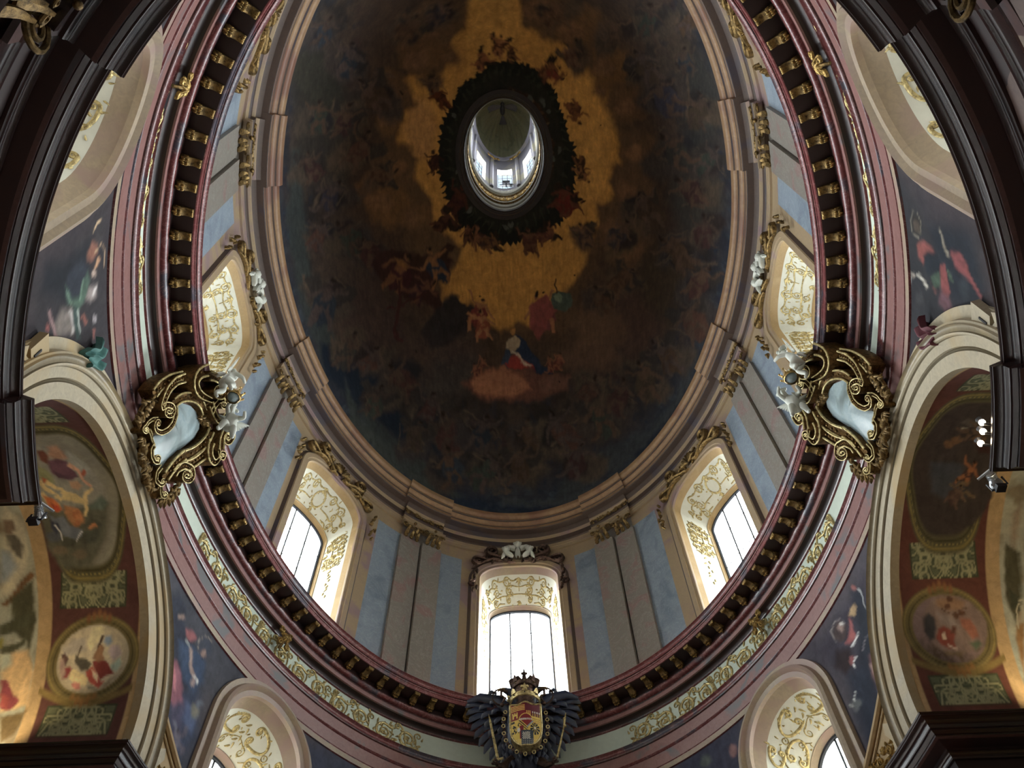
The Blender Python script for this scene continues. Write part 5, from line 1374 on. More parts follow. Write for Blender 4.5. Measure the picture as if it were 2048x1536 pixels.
4f2c1c 2 243 -275 226 -287 203 -278 206 -273 224 -280 232 -268
4f2c1c 2 236 -268 212 -265 193 -252 197 -248 216 -258 236 -258
4f2c1c 2 274 -273 271 -258 256 -259 247 -272 244 -261 258 -273
4f2c1c 2 275 -272 279 -284 283 -292 278 -294 272 -285 266 -273
4f2c1c 2 265 -261 249 -252 237 -243 241 -240 253 -247 270 -256
4f2c1c 2 289 -264 287 -261 282 -260 277 -262 276 -265 279 -268 284 -269 288 -267
2a170d 2 293 -266 291 -263 286 -263 282 -265 284 -268 288 -270 292 -269
46281a 2 346 -133 369 -147 372 -173 347 -190 315 -179 311 -167 322 -148
5c3820 2 351 -167 355 -190 334 -201 327 -196 342 -186 333 -168
5c3820 2 336 -166 317 -179 301 -187 294 -182 307 -171 323 -156
5c3820 2 371 -144 348 -132 339 -143 350 -162 332 -153 359 -155
5c3820 2 370 -142 386 -151 410 -144 414 -149 387 -158 365 -149
5c3820 2 348 -139 323 -141 308 -135 311 -130 323 -135 345 -131
5c3820 2 371 -125 364 -124 359 -127 358 -131 361 -135 367 -136 372 -134 374 -129
2a170d 2 376 -124 370 -124 365 -126 367 -131 371 -133 376 -132 379 -128
291512 2 -327 -24 -353 -23 -354 -4 -361 19 -326 36 -318 16 -312 -3
2d1812 2 -349 0 -364 16 -352 34 -344 32 -352 18 -336 8
2d1812 2 -337 5 -328 24 -306 37 -301 33 -317 20 -321 3
2d1812 2 -352 -26 -328 -26 -328 -13 -346 -4 -327 -3 -349 -12
2d1812 2 -351 -27 -368 -27 -384 -48 -389 -47 -373 -23 -351 -19
2d1812 2 -332 -20 -315 -9 -299 2 -295 -1 -309 -13 -325 -25
2d1812 2 -342 -40 -337 -39 -335 -34 -336 -30 -341 -29 -346 -30 -348 -35 -347 -38
2a170d 2 -346 -43 -341 -41 -339 -37 -342 -35 -347 -34 -351 -37 -351 -42
25130f 2 -338 30 -358 28 -368 13 -370 -5 -359 -15 -340 -1 -331 14
3a2016 2 -352 4 -367 -5 -371 -15 -378 -15 -376 -2 -361 10
3a2016 2 -340 9 -340 -5 -333 -15 -339 -18 -349 -8 -353 7
3a2016 2 -338 31 -357 31 -358 21 -357 13 -343 13 -341 20
3a2016 2 -358 25 -374 27 -383 37 -379 40 -370 31 -356 31
3a2016 2 -336 31 -326 21 -318 12 -322 10 -332 18 -343 27
3a2016 2 -346 42 -350 41 -352 37 -351 34 -348 33 -343 34 -341 38 -343 41
2a170d 2 -348 44 -352 42 -354 40 -352 37 -348 38 -344 40 -345 43
2e1a11 2 366 52 392 41 400 16 393 -8 341 -9 341 15 351 34
5a3a22 2 379 20 388 -2 369 -15 362 -10 375 1 363 16
5a3a22 2 365 19 349 4 327 -3 321 2 339 11 350 27
5a3a22 2 392 44 368 53 362 41 377 25 358 30 384 32
5a3a22 2 391 46 411 39 425 35 424 30 409 33 388 38
5a3a22 2 370 46 347 41 331 45 332 49 345 48 365 54
5a3a22 2 388 62 382 62 377 59 377 55 382 52 387 51 392 54 392 59
2a170d 2 392 63 387 64 384 60 385 56 390 54 395 56 397 60
2b1a12 2 388 71 403 58 396 42 381 27 354 40 354 50 363 65
6a472b 2 385 46 384 29 364 23 360 28 374 33 371 47
6a472b 2 374 48 354 40 327 44 327 50 351 48 365 56
6a472b 2 405 60 390 71 381 64 385 49 373 57 394 53
6a472b 2 405 62 418 53 427 47 424 44 414 49 399 57
6a472b 2 388 66 369 67 355 70 355 74 369 72 387 72
6a472b 2 409 74 404 75 400 74 398 71 399 67 404 66 409 67 411 71
2a170d 2 413 74 409 75 404 74 404 70 408 68 413 68 415 71
4a1a15 2 359 141 368 164 337 182 299 205 265 190 284 162 317 147
4a2a1c 2 306 172 294 193 269 202 273 210 306 201 326 177
4a2a1c 2 308 156 274 165 248 171 250 179 276 176 312 171
4a2a1c 2 362 141 373 161 350 168 331 172 321 157 337 150
4a2a1c 2 360 165 374 180 385 189 393 185 385 175 374 159
4a2a1c 2 360 139 331 134 304 131 301 137 326 142 354 149
4a2a1c 2 393 142 393 147 386 151 378 152 373 149 374 144 380 140 388 139
2a170d 2 401 142 398 148 393 151 386 150 382 146 387 142 395 139
20160f 2 302 129 361 115 388 137 329 155 292 155
20160f 2 289 125 273 84 245 98 245 128
4b1c17 2 285 115 314 127 323 159 307 189 257 183 242 162 258 138
45261a 2 269 160 280 180 273 200 285 201 297 179 291 155
45261a 2 256 148 238 167 203 175 206 183 246 177 273 156
45261a 2 288 114 316 123 303 137 290 149 268 142 275 131
45261a 2 309 131 338 135 374 114 369 109 335 128 315 121
45261a 2 284 113 255 122 229 131 232 136 258 130 288 123
45261a 2 316 101 320 105 318 110 312 115 305 115 300 111 301 105 308 101
2a170d 2 322 99 326 102 323 108 317 110 311 108 309 103 315 99
2c1614 2 -201 129 -238 113 -275 130 -310 154 -271 182 -247 180 -214 161
3a2016 2 -266 141 -308 147 -332 166 -322 173 -298 160 -260 159
3a2016 2 -258 155 -272 183 -253 217 -240 215 -252 184 -234 163
3a2016 2 -233 110 -201 126 -218 141 -256 139 -233 153 -249 128
3a2016 2 -230 110 -253 98 -251 71 -261 70 -266 100 -241 119
3a2016 2 -215 130 -207 154 -196 172 -186 170 -193 153 -198 129
3a2016 2 -199 100 -194 106 -197 112 -205 116 -213 115 -219 110 -216 103 -208 99
2a170d 2 -201 96 -196 100 -199 107 -208 108 -215 104 -214 98 -209 94
20160f 2 -285 200 -225 224 -232 241 -285 235 -314 216
20160f 2 -292 191 -268 157 -305 149 -329 172
2c1814 2 -287 182 -274 205 -298 228 -335 245 -381 224 -360 196 -328 184
3f261b 2 -336 208 -342 228 -373 223 -375 231 -333 238 -315 215
3f261b 2 -336 193 -369 198 -395 198 -395 206 -366 210 -330 208
3f261b 2 -284 182 -269 203 -291 208 -310 210 -323 194 -307 189
3f261b 2 -281 206 -263 223 -227 227 -226 221 -257 217 -269 201
3f261b 2 -286 180 -314 173 -320 163 -328 165 -322 179 -291 189
3f261b 2 -251 186 -251 191 -257 194 -266 195 -272 191 -272 186 -266 182 -257 182
2a170d 2 -244 187 -245 192 -251 195 -258 193 -262 189 -258 185 -250 184
38211a 2 -176 282 -153 263 -115 272 -76 288 -70 309 -111 315 -146 303
5c3c26 2 -111 296 -82 290 -68 309 -57 305 -74 280 -116 281
5c3c26 2 -131 304 -104 319 -92 338 -80 335 -90 312 -116 293
5c3c26 2 -178 280 -159 262 -140 272 -125 281 -137 296 -154 290
5c3c26 2 -148 267 -137 249 -144 231 -153 232 -149 248 -162 262
5c3c26 2 -179 282 -170 302 -169 316 -160 316 -158 301 -164 280
5c3c26 2 -192 259 -186 257 -177 258 -172 263 -173 269 -180 271 -188 269 -193 264
2a170d 2 -195 254 -188 252 -181 255 -177 260 -182 264 -189 264 -194 259
20160f 2 -57 300 -20 324 -32 335 -69 324 -84 307
20160f 2 -58 292 -28 271 -54 254 -79 274
33201a 2 -51 286 -50 304 -78 309 -111 320 -137 305 -111 288 -83 281
50351f 2 -97 299 -110 312 -131 306 -134 312 -106 320 -84 306
50351f 2 -92 288 -117 288 -138 278 -144 283 -122 296 -93 299
50351f 2 -49 287 -46 303 -64 304 -79 303 -83 291 -69 289
50351f 2 -56 304 -49 318 -33 326 -28 323 -41 315 -45 302
50351f 2 -50 285 -70 276 -81 268 -86 271 -76 281 -57 291
50351f 2 -26 293 -28 297 -34 299 -40 298 -43 295 -42 291 -36 289 -30 290
2a170d 2 -21 295 -23 299 -29 300 -34 298 -35 294 -31 292 -25 292
20160f 2 121 276 180 240 196 249 170 284 138 299
20160f 2 106 278 35 255 50 274 72 297
3f241c 2 130 267 94 274 77 302 89 331 138 346 147 318 151 292
4d3222 2 102 304 82 327 101 349 112 344 100 328 121 312
4d3222 2 119 308 133 330 156 345 165 340 149 324 141 303
4d3222 2 95 270 128 265 130 282 106 298 132 296 101 288
4d3222 2 97 268 73 271 50 249 42 252 66 278 98 279
4d3222 2 123 274 148 285 171 296 177 291 156 278 132 266
4d3222 2 107 249 115 250 119 255 117 261 111 264 104 263 99 258 101 252
2a170d 2 102 246 109 248 112 253 108 257 101 259 96 255 97 250
20160f 2 226 266 289 278 284 290 235 294 207 285
20160f 2 218 260 218 220 185 222 183 254
40241c 2 238 267 217 253 185 262 142 269 159 306 189 299 221 289
4f3020 2 188 271 155 273 139 291 147 294 161 281 186 284
4f3020 2 190 281 170 299 172 324 183 323 184 302 204 288
4f3020 2 222 251 239 265 223 274 195 270 208 281 205 263
4f3020 2 224 252 211 242 219 224 212 223 201 243 213 257
4f3020 2 228 266 226 284 224 299 231 299 236 284 241 267
4f3020 2 248 247 250 251 247 256 240 257 234 256 232 252 236 247 243 246
2a170d 2 249 243 251 247 247 251 240 251 237 248 237 244 244 242
2b1812 2 -211 247 -187 251 -166 269 -173 289 -198 295 -217 282 -217 265
4d3020 2 -201 277 -185 288 -182 300 -174 300 -174 285 -189 271
4d3020 2 -214 271 -218 286 -229 296 -222 300 -207 290 -199 274
4d3020 2 -210 246 -187 248 -189 259 -192 267 -209 267 -210 258
4d3020 2 -188 254 -168 253 -154 235 -159 233 -173 249 -189 247
4d3020 2 -212 246 -226 255 -237 256 -236 261 -222 260 -205 252
4d3020 2 -198 235 -193 236 -191 240 -194 244 -198 245 -203 243 -205 239 -202 236
2a170d 2 -194 233 -190 234 -190 238 -193 240 -197 240 -200 237 -199 233'''
WALL_ART='''40424f 30 2500 1286 2340 1363 2125 1382 2310 986 2270 1166 2237 1042 2285 944
2f3d5c 14 2362 1106 2306 1170 2265 1080 2286 982 2325 1010
2c3347 7 2456 1243 2442 1266 2409 1263 2395 1232 2352 1225 2324 1202 2315 1162 2333 1133 2380 1147
2b4a70 6 2393 1195 2360 1217 2338 1226 2315 1224 2299 1182 2310 1148 2344 1146 2371 1168
a8484a 3 2388 1231 2370 1243 2355 1242 2365 1222 2378 1218
9aa3a0 2 2380 1210 2361 1207 2360 1210 2376 1217
a58274 2 2363 1207 2346 1180 2326 1169 2327 1152 2316 1158 2317 1178 2339 1189 2357 1214
c9cabf 1 2327 1173 2313 1173 2308 1165 2306 1167 2311 1176 2325 1177
3a4256 3 2315 1268 2306 1260 2310 1245 2319 1233 2333 1224 2343 1229 2352 1237 2349 1252 2339 1264 2326 1271
8d7f70 1 2339 1225 2348 1245 2336 1270 2317 1271 2316 1274 2336 1272 2350 1244 2342 1223
a57a68 2 2320 1240 2320 1235 2322 1231 2325 1227 2329 1226 2333 1228 2333 1233 2331 1238 2328 1242 2323 1243
9c7863 2 2403 1247 2403 1241 2404 1235 2409 1231 2414 1229 2417 1231 2418 1236 2416 1242 2412 1247 2407 1249
27303f 3 2407 1256 2407 1251 2410 1245 2415 1237 2421 1234 2424 1237 2424 1242 2422 1248 2416 1255 2410 1258
9c4a60 4 2387 1146 2377 1160 2357 1151 2335 1126 2321 1109 2336 1085 2356 1089
d0606a 2 2381 1140 2354 1113 2350 1117 2374 1148
4a4668 6 2348 1085 2320 1121 2305 1068 2310 1022
6f6f86 2 2331 1067 2295 1034 2293 1036 2325 1073
3f5684 5 2320 1121 2284 1130 2280 1078 2314 1082
77735f 4 2282 1132 2282 1123 2284 1115 2290 1110 2297 1108 2302 1115 2304 1123 2303 1132 2296 1135 2289 1136
5c6478 3 2278 1149 2279 1144 2282 1138 2286 1133 2292 1132 2295 1135 2296 1140 2293 1146 2288 1150 2282 1151
3d4d74 4 2316 1049 2303 1059 2288 1059 2284 1047 2291 1036 2304 1031 2315 1035
6d6070 4 2299 1041 2288 1044 2288 1035 2283 1037 2282 1050 2296 1050
6d6070 4 2308 1037 2303 1029 2304 1020 2299 1021 2297 1033 2300 1043
6d6070 4 2316 1050 2305 1060 2301 1055 2299 1050 2307 1041 2311 1045
6d6070 4 2303 1057 2293 1068 2294 1083 2298 1081 2298 1067 2306 1060
6d6070 4 2317 1048 2320 1038 2323 1029 2320 1030 2316 1038 2312 1050
6d6070 4 2315 1061 2312 1062 2310 1062 2310 1059 2311 1056 2314 1055 2316 1055 2317 1058
1c130e 4 2314 1063 2312 1065 2310 1064 2310 1061 2313 1058 2315 1058 2316 1061
39405a 25 2007 1276 1873 1300 1722 1297 1981 1136
332e33 30 3202 1254 3036 1296 2891 1293 2996 1025 3099 1036 3097 1137 3134 1228
1e222c 10 3107 1069 3090 1139 3091 1222 3047 1220 3025 1178 3009 1161 3042 1113 3074 1066
28303f 6 3067 1142 3071 1182 3058 1210 3028 1209 3014 1186 3027 1153 3051 1137
3c5f4c 4 3052 1135 3024 1161 3021 1186 3046 1211 3031 1221 3007 1204 2999 1178 3015 1161 3031 1141
5d8a6e 2 3043 1138 3019 1156 3019 1159 3042 1144
5a8468 2 3041 1194 3015 1185 3013 1188 3038 1201
8a4a2a 4 3075 1204 3089 1219 3077 1242 3065 1245 3059 1227 3064 1209
b58a50 1 3067 1236 3073 1258 3060 1270 3034 1269 3032 1273 3059 1273 3075 1257 3069 1233
c4843c 2 3058 1246 3046 1235 3043 1241 3052 1257
b08f78 2 3035 1243 3032 1242 3031 1238 3033 1233 3036 1229 3040 1227 3044 1229 3044 1232 3043 1237 3039 1240
8f7d78 4 3021 1218 3016 1246 2996 1242 2996 1222 3007 1204
cfc2bc 2 3015 1236 3004 1228 3002 1234 3011 1245
6b2f28 2 2982 1191 2972 1196 2970 1202 2977 1205
9a4a2c 2 2986 1187 2971 1202 2970 1207 2985 1196
77695f 6 3025 1121 3016 1153 2991 1169 2972 1159 2989 1112 3010 1105
a59a95 2 3014 1147 2987 1159 2974 1153 2971 1159 2984 1168 3010 1158
9d6f6c 2 3038 1083 3012 1097 2991 1107 2989 1111 3011 1104 3036 1091
a04030 3 3013 1088 3011 1088 3010 1085 3012 1081 3015 1077 3018 1077 3020 1078 3020 1081 3019 1085 3016 1087
93898c 2 2961 1243 2958 1241 2957 1237 2960 1232 2963 1227 2968 1226 2971 1228 2971 1233 2968 1238 2965 1244
8c4030 2 2952 1226 2936 1227 2934 1232 2947 1237
2d4a44 3 3012 1163 2986 1162 2961 1168 2955 1182 2981 1176 3007 1176
9fb0a2 2 3003 1175 2980 1177 2964 1183 2963 1186 2979 1181 3001 1180
c9a060 1 3100 1222 3109 1237 3113 1248 3114 1246 3111 1233 3102 1217
26272e 30 -462 1316 -230 1382 -137 1313 -307 1053 -405 1049 -385 1201
1a2230 12 -377 1203 -403 1076 -339 1043 -307 1053 -287 1141
2a2723 2 -370 1228 -361 1226 -353 1229 -347 1236 -345 1246 -348 1256 -355 1262 -363 1264 -372 1261 -378 1253 -379 1244 -376 1235
4a3a2c 2 -365 1234 -357 1233 -351 1234 -350 1241 -350 1248 -356 1254 -364 1256 -370 1253 -372 1247 -370 1240
6a6250 1 -344 1237 -347 1262 -366 1264 -381 1252 -385 1239 -372 1230 -353 1232 -354 1229 -373 1227 -386 1236 -382 1254 -365 1267 -346 1265 -342 1239
8a3228 3 -333 1246 -346 1220 -347 1199 -341 1187 -326 1217 -306 1234 -312 1250
161f2c 4 -323 1229 -344 1183 -335 1172 -316 1172 -301 1194 -293 1222
8c2d2a 2 -327 1174 -334 1157 -312 1154 -293 1145 -277 1167 -292 1177
3d5a40 2 -330 1154 -325 1137 -314 1131 -314 1146
35523c 2 -296 1208 -315 1176 -292 1177 -280 1200
8a2c2e 3 -357 1138 -368 1106 -357 1087 -331 1081 -332 1099 -343 1126
95302f 2 -343 1102 -329 1075 -320 1055 -323 1050 -334 1067 -350 1091
8d8064 2 -379 1167 -355 1155 -348 1148 -352 1140 -358 1149 -381 1162
b8b09c 2 -279 1262 -278 1240 -273 1226 -276 1222 -282 1235 -284 1255
9a8a78 2 -277 1266 -274 1268 -271 1272 -270 1277 -269 1281 -272 1281 -275 1281 -277 1276 -279 1272 -279 1268
8a8a86 1 -265 1284 -255 1284 -255 1283 -267 1278
6a3a45 4 -291 1180 -288 1157 -271 1142 -258 1167 -263 1183
6a2f2a 2 -284 1209 -278 1187 -273 1194
35353a 4 -250 1237 -242 1242 -236 1249 -230 1258 -233 1265 -238 1267 -246 1265 -253 1257 -258 1247 -255 1241
28323c 6 -322 1087 -313 1091 -304 1098 -301 1107 -305 1113 -311 1116 -321 1112 -331 1104 -332 1095 -330 1088
3b3446 30 213 1262 488 1282 409 1119 405 985 342 981 287 1151
222a3c 10 300 1259 279 1241 286 1188 320 1125 352 1087 378 1124 333 1189
232d42 16 399 1157 341 1111 367 1035 395 977 440 993 423 1074
9aa0a4 1 285 1246 286 1214 291 1200 290 1199 283 1212 281 1244
a04c48 2 284 1248 287 1248 291 1251 295 1256 297 1260 298 1265 294 1265 290 1262 286 1257 284 1252
b58a3a 2 309 1232 307 1220 321 1213 338 1231 323 1236
a83f3e 3 337 1227 335 1211 347 1185 363 1186 373 1199 350 1205
4f3a38 3 359 1212 370 1208 382 1213 388 1223 393 1236 385 1246 372 1250 359 1245 354 1233 349 1220
8a7f78 1 394 1222 389 1247 371 1254 355 1244 350 1225 348 1225 354 1245 372 1257 391 1250 396 1223
9c7868 2 358 1225 362 1223 367 1223 371 1228 373 1233 371 1239 367 1241 362 1240 357 1236 356 1229
cfc8bb 1 353 1229 356 1229 358 1231 361 1233 363 1237 362 1239 361 1240 358 1238 355 1235 353 1231
301f24 6 403 1211 365 1178 373 1155 405 1150 421 1185
9a3f42 2 377 1170 365 1158 377 1147 383 1159
c9ccd0 1 361 1176 344 1181 334 1180 335 1182 346 1185 364 1181
d8dcdc 1 366 1158 376 1152 378 1143 376 1141 373 1149 363 1155
6f6570 1 343 1149 323 1159 299 1154 300 1156 325 1161 345 1152
7a4448 4 335 1131 317 1122 331 1089 342 1066 354 1072 350 1096
b08070 2 341 1116 349 1084 354 1061 350 1058 344 1080 334 1111
c0b8b0 1 354 1061 361 1056 360 1055 351 1057
5d6468 3 401 1083 408 1081 416 1081 422 1088 425 1096 424 1103 418 1105 410 1105 405 1098 400 1090
c4c9c4 1 402 1112 412 1103 410 1100 399 1109
a8aaa2 2 418 1095 420 1095 423 1096 426 1098 427 1101 428 1103 425 1103 423 1102 420 1100 419 1097
4a2e34 4 375 1011 380 1008 385 1008 389 1011 390 1016 388 1022 383 1026 378 1025 374 1021 374 1016
373a55 25 902 1307 744 1297 692 1302 736 1111 928 1205
8a5a5a 3 734 1227 738 1220 745 1218 751 1221 754 1229 754 1239 749 1247 741 1249 734 1244 730 1236
4c5a55 4 808 1245 815 1241 822 1239 831 1242 837 1251 836 1260 831 1266 823 1269 815 1262 808 1255'''
